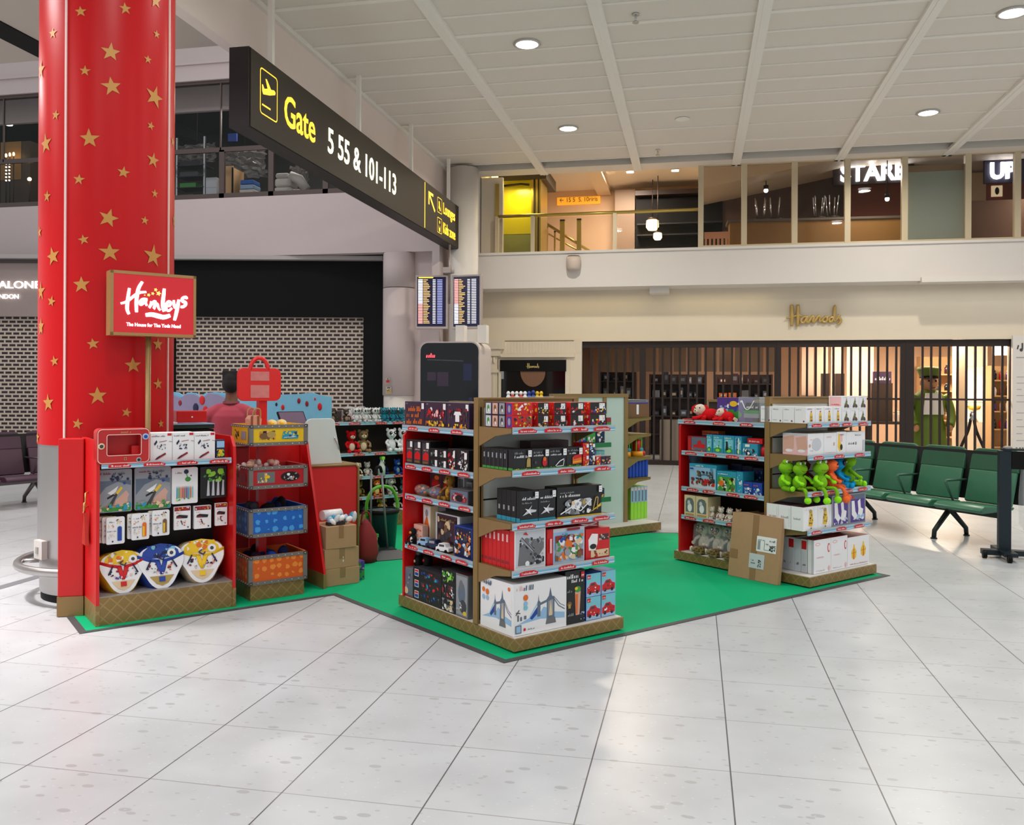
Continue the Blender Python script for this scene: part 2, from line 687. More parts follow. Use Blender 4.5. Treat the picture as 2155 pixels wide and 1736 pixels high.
FLOOR = mat_floor()
SHUT = mat_shutter()
GOLD = mat_gold('gold_diamond_laminate', (142, 114, 66), (160, 133, 84), 11.0)
GOLDP = M('plain_gold_laminate', (146, 118, 72), 0.42, 0.2, noise=0.08, scale=12)
WHITE = M('white_paint', (222, 216, 210), 0.6, noise=0.02, scale=3)
PINKW = M('white_paint_pink_lit', (206, 190, 188), 0.65, noise=0.02, scale=3)  # pink cast of the left lights is put into this wall colour
CREAM = M('cream_paint', (222, 210, 190), 0.62, noise=0.02, scale=3)
CEIL = M('perforated_ceiling_panel', (226, 218, 208), 0.6, noise=0.05, scale=260)
CEILW = M('white_ceiling_rail', (240, 234, 226), 0.5, noise=0.02, scale=6)
DARK = M('dark_grey', (34, 33, 34), 0.5, noise=0.1)
BLACK = M('matt_black', (9, 8, 8), 0.6, spec=0.2, noise=0.1)
GLOSSK = M('gloss_black', (9, 9, 11), 0.08)
BROWN = M('dark_bronze', (46, 34, 30), 0.45, 0.3, noise=0.08)
STEEL = M('brushed_steel', (176, 172, 170), 0.34, 0.9, noise=0.06, scale=40, stretch=(8, 8, 0.4))
CHROME = M('chrome', (206, 206, 208), 0.18, 1.0, noise=0.02)
RED = M('red_laminate', (206, 14, 18), 0.36, noise=0.03, scale=8)
REDG = M('red_gloss_vinyl', (190, 4, 14), 0.36, spec=0.3, noise=0.02, scale=6)
GREEN = M('green_vinyl_mat', (0, 168, 112), 0.7, spec=0.15, noise=0.04, scale=5)
EDGE = M('dark_mat_edge', (66, 70, 72), 0.6, noise=0.1, scale=30)
CARD = M('corrugated_cardboard', (178, 140, 104), 0.75, noise=0.06, scale=18)
TAPE = M('packing_tape', (150, 116, 82), 0.3, noise=0.03)
GLASS = M('window_glass', (20, 26, 24), 0.02, alpha=0.13, spec=1.0, noise=0.01)
CLEAR = M('clear_plastic', (226, 232, 236), 0.1, alpha=0.17, noise=0.02, spec=0.8)
PANELW = M('white_slat_panel', (214, 220, 216), 0.45, noise=0.03, scale=4)
LAMP = M('lamp_white', (255, 252, 246), 0.5, e=9.0)
WARMLAMP = M('lamp_warm', (255, 214, 150), 0.5, e=7.0)

# ---------------------------------------------------------------- the setting: floor and ceilings
B().box(-22, -6, -0.12, 16, 34, 0.0, FLOOR).obj('floor', kind='structure')
b = B().box(-5.60, 4.6, 0.0, -5.50, 11.5, 0.003, M('steel_joint_cover', (150, 152, 158), 0.4, 0.5, noise=0.05))
b.obj('trim_1', kind='structure')

ZC = 6.28
ce = B().box(-5.18, -6, ZC, 16, 17.66, ZC + 0.12, CEIL).box(-5.18, 18.1, ZC - 0.03, 16, 18.6, ZC + 0.12, CEIL)
ce.box(-5.18, 17.66, ZC + 0.10, 16, 18.1, ZC + 0.14, M('ceiling_slot', (46, 43, 38), 0.7, noise=0.05))
ceil_o = ce.obj('ceiling', kind='structure')
for i in range(11):
    x = -3.2 + 2.0 * i
    if x < 15:
        B().box(x - 0.085, -6, ZC - 0.05, x + 0.085, 18.6, ZC, CEILW).box(x - 0.02, -6, ZC - 0.056, x + 0.02, 18.6, ZC - 0.05, CEILW).obj('ceiling_rail', ceil_o, kind='structure')
ys = [10.54 + 0.609 * k for k in range(-27, 8)] + [15.82, 16.82, 17.64]
for k, y in enumerate(ys):
    hw = 0.038 if (k % 2 == 0) else 0.018
    B().box(-5.14, y - hw, ZC - 0.014, 15.6, y + hw, ZC - 0.001, CEILW).obj('ceiling_strip', ceil_o, kind='structure')
# bulkhead and the lower ceiling over the left side
bk = B().box(-5.34, 4.0, 5.54, -5.18, 18.05, ZC + 0.1, M('wall_paint_lightened', (240, 224, 216), 0.6, noise=0.02, scale=3))  # same paint as the parapet, lightened in colour where lamps reach weakly
bk.obj('wall_bulkhead', kind='structure')
B().box(-5.185, -6, ZC - 0.06, -5.12, 18.3, ZC - 0.0, CEILW).obj('trim_2', kind='structure')
CL = M('grey_ceiling_panel', (190, 178, 168), 0.6, noise=0.05, scale=200)
lc = B().box(-20, -6, 5.54, -5.34, 9.1, 5.66, CL)
lc.obj('ceiling_left', kind='structure')
B().box(-7.62, -6, 5.528, -7.27, 9.09, 5.545, BLACK).obj('trim_3', kind='structure')

# ---------------------------------------------------------------- left gallery wall (parapet, glazing band) and its shop fronts
YL = 17.4
B().box(-26, YL, 4.47, -5.34, YL + 0.25, 5.755, PINKW).obj('wall_left_parapet', kind='structure')
B().box(-26, YL, 8.356, -5.36, YL + 0.25, 10.2, PINKW).box(-26, YL - 0.05, 8.7, -5.36, YL, 8.75, PINKW).obj('wall_left_upper', kind='structure')
B().box(-26, YL + 0.25, 4.52, -5.36, YL + 7.0, 4.78, DARK).obj('floor_left_gallery', kind='structure')
B().box(-5.34, YL, 0, -5.18, 19.1, 5.54, PINKW).box(-6.3, YL + 0.2, 0, -5.34, YL + 0.4, 4.47, PINKW).obj('wall_left_end', kind='structure')
GFR = M('bronze_window_frame', (92, 78, 74), 0.45, 0.3, noise=0.05)
fr = B().box(-26, YL + 0.06, 5.755, -5.36, YL + 0.14, 5.87, GFR).box(-26, YL + 0.06, 8.29, -5.36, YL + 0.14, 8.356, GFR)
fr.box(-26, YL + 0.06, 6.78, -5.36, YL + 0.12, 6.88, GFR)
for px in (-34, 97.5, 463, 567, 682):
    x = at(px, 380, YL)[0]
    fr.box(x - 0.06, YL + 0.06, 5.76, x + 0.06, YL + 0.13, 6.82, GFR)
for px in (3, 461):
    x = at(px, 250, YL)[0]
    fr.box(x - 0.014, YL + 0.06, 6.82, x + 0.014, YL + 0.10, 8.3, GFR)
w1 = fr.obj('window_1', kind='structure')
B().box(-26, YL + 0.085, 5.78, -5.36, YL + 0.095, 8.33, GLASS).obj('pane', w1, kind='structure')
# gallery interior: soffit, dark ceiling, back wall
GB = YL + 4.5
gi = B().box(-26, YL + 0.25, 8.56, -5.36, GB, 8.7, DARK)
gi.obj('ceiling_left_gallery', kind='structure')
B().box(-26, GB, 4.78, -5.36, GB + 0.1, 8.8, M('dim_gallery_wall', (30, 27, 26), 0.7, noise=0.1)).obj('wall_left_gallery', kind='structure')
x0 = at(68, 300, YL + 2.2)[0]
B().box(x0, YL + 2.2, 4.78, x0 + 1.2, YL + 2.5, 7.7, M('beige_panel', (170, 152, 130), 0.6, noise=0.03)).obj('wall_left_pier', kind='structure')

B().box(-26, YL + 0.9, at(300, 242, YL + 0.9)[1], -5.36, YL + 1.0, 8.6, PINKW).obj('trim_17', kind='structure')
# shop fronts below: a plane square to the view (turned like the view, about 12 degrees)
FD = 19.0
frot = -YAW


def facade(d, px, z=0.0):
    q = atd(px, HOR, d)
    return (q[0], q[1], z)


fo = facade(FD, 0)
fpx = FD / F_PX


def fx(px):
    return px * fpx


def fz(py):
    return EYE + (HOR - py) * FD / F_PX


ff = B()
ff.box(fx(362), 0.0, fz(669), fx(806), 0.4, fz(546), BLACK)
ff.box(fx(764), 0.0, 0, fx(806), 0.4, fz(669), BLACK)
ff.box(fx(280), 0.0, 0, fx(365), 0.4, fz(546), BLACK)
ff.obj('wall_left_fascia', loc=fo, rot=frot, kind='structure')
WOODG = M('grey_pink_wood', (168, 150, 144), 0.6, noise=0.06, scale=6, stretch=(14, 1, 0.6))
B().box(fx(-260), 0.0, fz(671), fx(280), 0.4, fz(556), WOODG).box(fx(-260), -0.03, fz(559), fx(280), 0.0, fz(551), M('dark_strip', (90, 80, 78), 0.5, noise=0.05)).obj('wall_left_shopfront', loc=fo, rot=frot, kind='structure')
B().box(fx(-260), -0.2, fz(551), fx(806), 0.5, fz(543), M('grey_soffit_trim', (186, 178, 176), 0.5, noise=0.03)).obj('trim_4', loc=fo, rot=frot, kind='structure')
B().box(fx(-260), 0.45, 0, fx(806), 0.6, fz(543), BLACK).obj('wall_left_shops', loc=fo, rot=frot, kind='structure')
for nm, a, c, lab in (('roller_shutter', -250, 280, 'closed perforated roller shutter behind the purple seats, left of the red pillar'), ('roller_shutter', 365, 764, 'closed perforated roller shutter under the black fascia behind the toy stall')):
    t = thing(nm, lab, 'shutter', (fo[0] + fx(a) * cos(frot) - 0.15 * sin(frot), fo[1] + fx(a) * sin(frot) + 0.15 * cos(frot), 0), frot)
    w = fx(c - a)
    B().box(0, 0, 0.08, w, 0.04, fz(668), SHUT).obj('curtain', t)
    B().box(0, -0.015, 0.0, w, 0.055, 0.08, STEEL).obj('bottom_bar', t)
# shop lettering on the grey-pink fascia, its start runs out of frame
LET = M('white_backlit_letter', (245, 245, 245), 0.5, e=1.6)
ls = thing('shop_sign', 'raised white lettering reading ALONE and NDON on the grey-pink shopfront', 'sign', (fo[0], fo[1], 0), frot)
text('lettering', 'ALONE', 0.225, LET, ls, (fx(-3), -0.03, fz(612)), 0, 0.03, 1.25)
text('lettering', 'NDON', 0.14, LET, ls, (fx(-2), -0.03, fz(634)), 0, 0.02, 1.0)

# round white column at the end of the shop fronts, wall behind, and the tall column under the sign's far end
cx, cy, _ = atd(840, HOR, 18.5)
cb = B().cyl(cx, cy, 0.0, 1.48, 0.325, WHITE, 28).cyl(cx, cy, 1.48, 3.72, 0.348, PINKW, 28).cyl(cx, cy, 3.735, 4.46, 0.348, PINKW, 28)
cb.obj('trim_5', kind='structure')
for k, (px, py, w, h, c, lb) in enumerate(((816, 801, 0.075, 0.095, 'r', 'small red and white notice on the round white column'), (818, 821, 0.11, 0.135, 'h', 'small olive notice low on the round white column'))):
    q = atd(px, py, 18.14)
    bb = B()
    bb.box(-w / 2, 0, -h / 2, w / 2, 0.012, h / 2, M('notice_card', (200, 190, 180), 0.6, noise=0.02))
    art(bb, w, h, [('r', .05, .05, .95, .7, c), ('r', .2, .78, .8, .95, 'd'), ('b', .1, .1, .9, .65, 'wdv', 5)], -w / 2, -h / 2, 0, 5 + k)
    bb.obj('wall_notice', loc=q, rot=frot, label=lb, cat='notice')
# return wall between the round column and the tall column
bigx, bigy = -4.76, 17.75
B().cyl(bigx, bigy, 0, 6.22, 0.31, WHITE, 32).obj('trim_6', kind='structure')

# ---------------------------------------------------------------- department store wall, balcony and upper gallery
YH, YB = 19.1, 18.4
xo0, xo1 = at(1217, 800, YH)[0], at(2128, 800, YH)[0]
zo = at(1700, 716, YH)[1]
B().box(-5.34, YH, zo + 0.03, 15, YH + 0.3, 4.4, CREAM).box(-5.34, YH, 0, xo0 - 0.05, YH + 0.3, zo + 0.03, CREAM).box(xo1 + 0.02, YH, 0, 15, YH + 0.3, zo + 0.03, CREAM).obj('wall_back', kind='structure')
B().box(xo0 - 0.1, YH - 0.05, zo, xo1 + 0.05, YH + 0.02, zo + 0.06, CREAM).box(-4.6, YH - 0.03, zo + 0.03, xo0, YH, zo + 0.08, CREAM).obj('trim_7', kind='structure')
# balcony slab
sl = B().box(-4.62, YB, 3.78, 16, YH + 0.3, 4.53, M('balcony_white', (220, 214, 210), 0.6, noise=0.02, scale=2))
sl.box(-4.62, YB - 0.04, 4.50, 16, YB + 0.1, 4.55, WHITE)
sl.obj('wall_balcony', kind='structure')
B().box(4.3, YB - 0.12, 3.74, 16, YB + 0.2, 3.84, WHITE).box(-0.95, YH - 0.45, 3.66, -0.55, YH, 3.79, WHITE).obj('trim_8', kind='structure')
B().box(-4.62, YH, 4.4, 16, 30, 4.53, M('gallery_floor', (150, 140, 128), 0.4, noise=0.05)).obj('floor_gallery', kind='structure')
PEACH = M('peach_wall', (226, 190, 152), 0.6, noise=0.02, scale=3)
B().box(-6.0, 23.4, 4.5, 2.0, 23.6, 7.0, PEACH).obj('wall_gallery', kind='structure')
B().box(-6.0, 18.55, 6.95, 16, 30, 7.05, M('gallery_ceiling_tile', (226, 214, 196), 0.6, noise=0.02)).obj('ceiling_gallery', kind='structure')
B().box(-6.0, 18.5, ZC, 16, 18.62, 7.0, WHITE).obj('wall_gallery_header', kind='structure')
B().box(-6.0, 18.7, 4.5, -4.62, 23.5, 7.0, WHITE).obj('wall_gallery_side', kind='structure')
B().box(2.0, 26.0, 4.5, 16, 26.2, 7.0, M('dark_brown_wall', (52, 38, 32), 0.6, noise=0.08)).box(2.0, 23.4, 4.5, 2.15, 26.0, 7.0, BROWN).obj('wall_gallery_dark', kind='structure')
# sloping ceiling edge of the bar seen through the glazing
x0, z0 = at(1480, 398, 21)
x1, z1 = at(1760, 342, 21)
BARC = M('bar_ceiling', (70, 54, 46), 0.6, noise=0.06)
B().prism([(x0, z0), (x1 + 0.3, z1 + 0.12), (13, z1 + 0.3), (13, 7.0), (x0, 7.0)], 'y', 20.9, 26, M('cream_sloped_soffit', (214, 196, 170), 0.6, noise=0.02)).obj('trim_9', kind='structure')

# glazing on the balcony: low balustrade on the left, full-height panes on the right
BR = M('pale_bronze_post', (206, 190, 160), 0.4, 0.25, noise=0.04)
BRASS = M('brass_rail', (196, 172, 92), 0.28, 0.8, noise=0.04)
bal = thing('glass_balustrade', 'low glass balustrade with a brass handrail on the left of the balcony', 'balustrade', (at(1048, 530, YB + 0.1)[0], YB + 0.1, 4.55))
bx = at(1048, 530, YB + 0.1)[0]
zr = at(1048, 456, YB + 0.1)[1] - 4.55
xr = at(1475, 443, YB + 0.1)[0]
B().tube([(0, 0, zr), (xr - bx, 0, zr)], 0.035, BRASS, 10).obj('handrail', bal)
for px in (1046, 1121, 1294):
    x = at(px, 500, YB + 0.1)[0] - bx
    B().box(x - 0.04, -0.03, 0, x + 0.04, 0.03, zr, BR).obj('post', bal)
for a, c in ((1048, 1119), (1123, 1292), (1296, 1470)):
    xa, xb = at(a, 500, YB + 0.1)[0] - bx, at(c, 500, YB + 0.1)[0] - bx
    B().box(xa + 0.03, -0.006, 0.02, xb - 0.03, 0.006, zr - 0.05, GLASS).obj('pane', bal)
MUL = (1475, 1566, 1672, 1783, 1903, 2036, 2140)
mb = B()
for px in MUL:
    x = at(px, 430, YB + 0.12)[0]
    mb.box(x - 0.055, YB + 0.06, 4.55, x + 0.055, YB + 0.18, ZC, BR)
xa, xb = at(MUL[0], 430, YB + 0.12)[0], at(MUL[-1], 430, YB + 0.12)[0] + 3
mb.box(xa, YB + 0.07, 4.55, xb, YB + 0.16, 4.60, BR).box(xa, YB + 0.07, ZC - 0.05, xb, YB + 0.16, ZC, BR)
w2 = mb.obj('window_2', kind='structure')
B().box(xa, YB + 0.115, 4.58, xb, YB + 0.125, ZC - 0.03, GLASS).obj('pane', w2, kind='structure')
# roller blind behind one pane
xa, za = at(1908, 360, YB + 0.25)
xb, zb = at(2028, 508, YB + 0.25)
t = thing('roller_blind', 'pale green roller blind drawn down behind the glazing right of the illuminated letters', 'blind', (xa, YB + 0.24, zb))
B().box(0, 0, 0, xb - xa, 0.012, za - zb, M('frosted_blind', (166, 172, 156), 0.5, noise=0.02)).obj('blind_fabric', t)
B().box(-0.02, -0.03, za - zb - 0.03, xb - xa + 0.02, 0.06, za - zb + 0.09, M('blind_box', (150, 122, 92), 0.5, noise=0.03)).obj('cassette', t)
# glazed lift with a yellow light in it
xa, zb = at(1052, 536, 20.0)
xb, za = at(1119, 371, 20.0)
w, h = xb - xa, 1.95
t = thing('lift_car', 'glazed lift lit yellow from above at the left end of the balcony', 'lift', (xa, 20.0, 4.53))
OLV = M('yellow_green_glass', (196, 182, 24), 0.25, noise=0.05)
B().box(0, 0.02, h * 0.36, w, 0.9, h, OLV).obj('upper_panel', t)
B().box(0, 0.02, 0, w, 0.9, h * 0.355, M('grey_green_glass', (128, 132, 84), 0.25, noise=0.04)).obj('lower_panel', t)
B().box(w, -0.02, 0, w + 0.22, 0.9, h, BRASS).box(w + 0.05, -0.04, 0, w + 0.09, -0.02, h, BROWN).box(w + 0.15, -0.04, 0, w + 0.18, -0.02, h, BROWN).obj('door_frame', t)
B().tube([(0.1, -0.03, h - 0.12), (0.5, -0.05, h - 0.1), (w - 0.05, -0.03, h - 0.12)], 0.025, BROWN, 8).obj('header_bar', t)
B().box(-0.05, -0.05, h, w + 0.35, 1.4, h + 0.25, M('dark_lift_head', (66, 58, 40), 0.5, noise=0.05)).obj('head_box', t)
# cream door frame beside it
xa = at(1012, 500, 18.75)[0]
B().box(xa, 18.7, 4.53, xa + 0.5, 18.8, 6.25, CREAM).box(xa + 0.34, 18.66, 4.53, xa + 0.42, 18.7, 6.1, BRASS).obj('trim_10', kind='structure')
x, z = at(1042, 381, 19.3)
B().box(x - 0.06, 19.2, z - 0.1, x + 0.05, 19.4, z + 0.12, M('yellow_lamp', (255, 220, 120), 0.5, e=4)).obj('wall_lamp', label='small bright wall lamp beside the yellow glazed lift', cat='lamp')
# stair balustrade in front of the peach wall
st_ = thing('stair_balustrade', 'bronze stair balustrade descending in front of the peach wall on the balcony', 'balustrade', (at(1135, 500, 21.6)[0], 21.6, 4.53))
ox = at(1135, 500, 21.6)[0]
p0, p1 = at(1136, 462, 21.6), at(1250, 534, 21.6)
B().tube([(p0[0] - ox, 0, p0[1] - 4.53), (p1[0] - ox, 0, p1[1] - 4.53)], 0.035, BRASS, 8).obj('handrail', st_)
B().tube([(p0[0] - ox, 0.25, p0[1] - 4.75), (p1[0] - ox - 0.2, 0.25, p1[1] - 4.53)], 0.02, BRASS, 8).obj('lower_rail', st_)
for px, py, w in ((1140, 478, .035), (1150, 480, .04), (1168, 490, .02), (1184, 466, .06), (1219, 464, .055)):
    x, z = at(px, py, 21.6)
    B().box(x - ox - w, -0.05, 0, x - ox + w, 0.03, z - 4.53, BRASS).box(x - ox - w, -0.06, z - 4.53, x - ox + w, 0.04, z - 4.49, BROWN).obj('post', st_)
# orange direction sign
x, z = at(1172, 432, 23.35)
x2, z2 = at(1263, 412, 23.35)
t = thing('direction_sign', 'orange direction sign with black lettering and a left arrow on the peach wall', 'sign', (x, 23.35, z))
B().box(0, 0, 0, x2 - x, 0.05, z2 - z, M('orange_sign', (248, 172, 50), 0.5, e=0.5, noise=0.01)).obj('board', t, bevel=0.01)
text('lettering', '\u2190 15 5  S. 10riris', 0.17, M('sign_black', (40, 26, 20), 0.5), t, (0.06, -0.004, 0.075), 0, 0.006, 0.86)
# ceiling lights of the gallery
for px, py in ((1326, 362), (1421, 359)):
    q = ray(px, py)
    k = (6.93 - EYE) / q[2]
    t = thing('square_downlight', 'small square lit downlight in the gallery ceiling, %s one' % ('left' if px < 1400 else 'right'), 'ceiling light', (q[0] * k, q[1] * k, 6.93))
    B().box(-0.11, -0.11, 0, 0.11, 0.11, 0.02, CEILW).obj('bezel', t)
    B().box(-0.08, -0.08, -0.004, 0.08, 0.08, 0.0, LAMP).obj('diffuser', t)
bx0, bz0 = at(1262, 400, 22.2)
B().box(bx0 - 0.18, 19.5, 6.8, bx0 + 0.18, 23.4, 6.95, M('warm_white_beam', (226, 204, 172), 0.6, noise=0.02)).obj('trim_11', kind='structure')
# dark bar with lanterns
xa, _ = at(1336, 530, 22.6)
xb, za = at(1470, 396, 22.6)
t = thing('bar_shelving', 'dark back-bar with shelves behind the balustrade on the gallery', 'bar', (xa, 22.6, 4.53))
w, h = xb - xa + 0.6, za - 4.53
B().box(0, 0.25, 0, w, 0.5, h, BLACK).obj('back_panel', t)
B().box(0, 0, h - 0.12, w, 0.25, h, BROWN).obj('canopy', t)
for z in (0.55, 1.02, 1.3):
    B().box(0.05, 0, z, w, 0.25, z + 0.03, DARK).obj('shelf', t)
for px, py, r in ((1373, 473, 0.15), (1384, 497, 0.1)):
    yl = 22.3 if r > .12 else 21.9
    x, z = at(px, py, yl)
    t2 = thing('lantern', '%s warm glowing lantern hanging in front of the dark back-bar' % ('larger' if r > .12 else 'smaller'), 'lamp', (x, yl, z))
    B().lathe([(0.001, r * 0.9), (r, r * 0.7), (r * 1.05, -r * 0.4), (r * 0.7, -r * 0.9), (0.001, -r * 0.9)], WARMLAMP, 14).obj('shade', t2)
    B().cyl(0, 0, r * 0.9, 6.9 - z, 0.012, BROWN, 6).cyl(0, 0, r * 0.85, r * 1.15, r * 0.8, BROWN, 12).obj('hanger', t2)
xa, za = at(1294, 400, 22.9)
xb, zb = at(1336, 441, 22.9)
B().box(xa, 22.9, 4.53, xb, 23.1, za, M('brown_grey_panel', (140, 116, 94), 0.5, noise=0.03)).obj('wall_bar_side', kind='structure')
# slatted peach bench back, timber counter, upturned stools on it
xa, zb = at(1482, 524, 19.6)
xb, za = at(1534, 487, 19.6)
t = thing('slatted_bench', 'peach slatted bench back standing behind the first full-height pane', 'bench', (xa, 19.6, 4.53))
PCH = M('peach_timber', (222, 158, 118), 0.5, noise=0.04)
w, h = xb - xa, za - 4.53
B().box(0, 0, h - 0.14, w, 0.06, h, PCH).box(0, 0.06, 0, w, 0.4, 0.1, PCH).obj('top_rail', t)
for k in range(6):
    B().box(k * w / 6 + 0.01, 0.005, 0, k * w / 6 + w / 6 - 0.025, 0.055, h - 0.14, PCH).obj('slat', t)
xa, za = at(1536, 468, 20.3)
OAK = M('oak_counter', (136, 98, 46), 0.4, noise=0.16, scale=5, stretch=(0.6, 1, 12))
t = thing('timber_counter', 'long curved oak counter behind the full-height panes of the gallery', 'counter', (xa, 20.3, 4.53), R(2.2))
hh = za - 4.53
B().box(0, 0, 0.1, 5.0, 0.5, hh, OAK).obj('front', t)
B().box(-0.05, -0.04, hh, 5.05, 0.6, hh + 0.05, M('counter_top', (92, 84, 76), 0.35, noise=0.05)).obj('top', t)
B().box(0, 0.06, 0, 5.0, 0.5, 0.1, BLACK).obj('kick_board', t)
for k, px in enumerate((1600, 1630, 1722, 1750)):
    x, z = at(px, 452, 20.65)
    z0 = 4.53 + hh + 0.065
    t = thing('bar_stool', 'upturned bar stool on the oak counter, legs in the air, number %d from the left' % (k + 1), 'stool', (x, 20.60, z0 + (x - xa) * 0.0), R(8 * k), 'upturned stools on the oak counter')
    t['label'] = ('upturned bar stool standing alone at the left end of the oak counter', 'upturned bar stool second along the oak counter, left of the mullion', 'upturned bar stool on the oak counter just left of the illuminated S', 'upturned bar stool nearest the illuminated letters on the oak counter')[k]
    B().cyl(0, 0, 0, 0.04, 0.16, BROWN, 14).obj('seat', t)
    for a in range(4):
        q = a * pi / 2 + 0.6
        B().tube([(0.1 * cos(q), 0.1 * sin(q), 0.04), (0.15 * cos(q), 0.15 * sin(q), 0.5)], 0.012, CHROME, 6).obj('leg', t)
# illuminated letters and red panel of the coffee bar
x, z = at(1768, 382, 22.0)
LETB = M('lit_white_letter', (250, 250, 255), 0.5, e=4.0)
t = thing('illuminated_sign', 'bright white illuminated capitals STARB over the coffee bar on the gallery', 'sign', (x, 22.0, z))
text('lettering', 'STARB', 0.56, LETB, t, (0.0, -0.03, 0.0), 0, 0.05, 0.92, bold=0.018)
xe = at(1900, 382, 22.0)[0]
B().box(-0.15, 0.02, -0.08, xe - x + 0.25, 0.10, 0.55, BROWN).obj('backing', t)
xa, zb = at(1792, 445, 22.6)
xb, za = at(1900, 385, 22.6)
rp = B().box(xa, 22.6, 4.53, xb, 22.8, za + 0.05, M('rust_panel', (132, 60, 30), 0.55, noise=0.06))
rp.obj('wall_coffee_bar', kind='structure')
B().box(at(1480, 400, 22.9)[0], 22.9, 4.53, at(1792, 400, 22.9)[0], 23.0, 6.95, M('dark_bar_wall', (84, 60, 48), 0.5, noise=0.06)).obj('wall_bar_back', kind='structure')
for k, (px, py) in enumerate(((1612, 401), (1834, 343), (1867, 419), (1691, 351))):
    q = at(px, py, 21.6)
    B().ell((0, 0, 0), 0.05, LAMP).cyl(0, 0, 0.03, 0.12, 0.06, BROWN, 10).cyl(0, 0, 0.1, 6.96 - q[1], 0.012, BROWN, 6).obj('spot_lamp', loc=(q[0], 21.6, q[1]), label=('small lit spot lamp in the second tall pane above the counter', 'small lit spot lamp just above the illuminated letters', 'small lit spot lamp before the rust-red panel', 'small lit spot lamp at the top of the third tall pane')[k], cat='spotlight')
x, z = at(2082, 376, 22.0)
t = thing('illuminated_sign', 'bright white illuminated capitals UP beyond the blind, at the right end', 'sign', (x, 22.0, z))
text('lettering', 'UP', 0.5, LETB, t, (0, -0.03, 0), 0, 0.05, 0.9, bold=0.02)
B().box(-0.1, 0.02, -0.1, 0.9, 0.1, 0.5, M('navy_sign_backing', (40, 36, 60), 0.5)).obj('backing', t)
xa, zb = at(2040, 423, 21.0)
B().box(xa, 21.0, 4.53, xa + 3, 21.3, zb, M('dark_oak', (96, 70, 52), 0.5, noise=0.1, scale=5, stretch=(0.6, 1, 10))).obj('side_counter', label='dark oak counter front behind the last pane on the right', cat='counter')
B().box(at(2038, 400, 23)[0], 23.0, 4.53, at(2075, 400, 23)[0], 23.1, 6.9, PEACH).box(at(2075, 400, 23)[0], 23.0, 4.53, at(2160, 400, 23)[0], 23.1, 6.9, M('rust_panel_b', (140, 62, 44), 0.5, noise=0.05)).obj('wall_gallery_right', kind='structure')
x, z = at(2098, 402, 22.97)
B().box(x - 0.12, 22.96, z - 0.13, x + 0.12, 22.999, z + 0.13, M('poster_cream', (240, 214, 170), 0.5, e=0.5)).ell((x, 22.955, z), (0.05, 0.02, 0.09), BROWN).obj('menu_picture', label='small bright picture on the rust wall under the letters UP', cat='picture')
# security camera under the balcony rail
x, z = at(1207, 541, YB - 0.12)
t = thing('security_camera', 'pale drum-shaped security camera on the balcony edge', 'camera', (x, YB - 0.12, z))
B().lathe([(0.001, -0.28), (0.10, -0.275), (0.14, -0.24), (0.155, -0.1), (0.15, 0.0), (0.001, 0.0)], M('pale_housing', (206, 190, 178), 0.5, noise=0.02), 20).obj('housing', t)
B().lathe([(0.12, 0.0), (0.13, 0.02), (0.001, 0.03)], DARK, 16).obj('cap', t)

# ---------------------------------------------------------------- script lettering built from brush strokes
def strokes(bd, lines, mat, r, sc, n=8, flat=0.35, y=0.0):
    for ln in lines:
        w = ln[0] if not isinstance(ln[0], tuple) else 1.0
        pts = spline([p for p in ln if isinstance(p, tuple)], 5)
        L = len(pts)
        bd.tube([(px * sc, y, pz * sc) for px, pz in pts], [r * w * (0.75 + 0.25 * sin(pi * min(1, (i + 1) / (L + 0.0)))) for i in range(L)], mat, n, flat=flat)


HARR = [[(0.42, 1.9), (0.45, 0.9), (0.42, 0.0)], [(0.95, 1.9), (0.95, 0.9), (0.92, 0.0)], [0.55, (-0.05, 0.72), (0.4, 0.8), (1.0, 0.98), (1.25, 0.85)],
        [0.75, (1.72, 0.85), (1.4, 0.78), (1.2, 0.45), (1.35, 0.3), (1.6, 0.5), (1.75, 0.85), (1.7, 0.4), (1.85, 0.35), (2.1, 0.75), (2.15, 0.85), (2.3, 0.72), (2.2, 0.38), (2.35, 0.4), (2.6, 0.75), (2.68, 0.88), (2.82, 0.75), (2.74, 0.4), (2.9, 0.45), (3.05, 0.6)],
        [0.75, (3.3, 0.85), (3.05, 0.62), (3.05, 0.4), (3.25, 0.34), (3.42, 0.55), (3.35, 0.8), (3.5, 0.72)], [0.75, (3.9, 0.75), (3.65, 0.7), (3.6, 0.42), (3.75, 0.36), (3.95, 0.65), (4.05, 1.2), (4.05, 1.75), (3.98, 1.2), (4.0, 0.5), (4.15, 0.45)],
        [0.75, (4.15, 0.45), (4.45, 0.95), (4.35, 0.75), (4.55, 0.5), (4.45, 0.25), (4.2, 0.12)]]
x, z = at(1655, 688, YH)
x2, z2 = at(1770, 688, YH)
GOLDM = M('gold_metal_letter', (190, 160, 96), 0.35, 0.55, noise=0.04)
t = thing('store_sign', 'raised gold script lettering reading Harrods on the cream fascia', 'sign', (x, YH - 0.06, z + 0.01), R(0.5))
b = B()
sc = (x2 - x) / 4.6
strokes(b, HARR, GOLDM, 0.04, sc, flat=0.8)
b.obj('lettering', t)
for i, px in enumerate((0.43, 0.93, 2.5, 4.0)):
    B().tube([(px * sc, 0, 0.6 * sc), (px * sc, 0.055, 0.6 * sc)], 0.012, BROWN, 6).obj('stand_off', t)

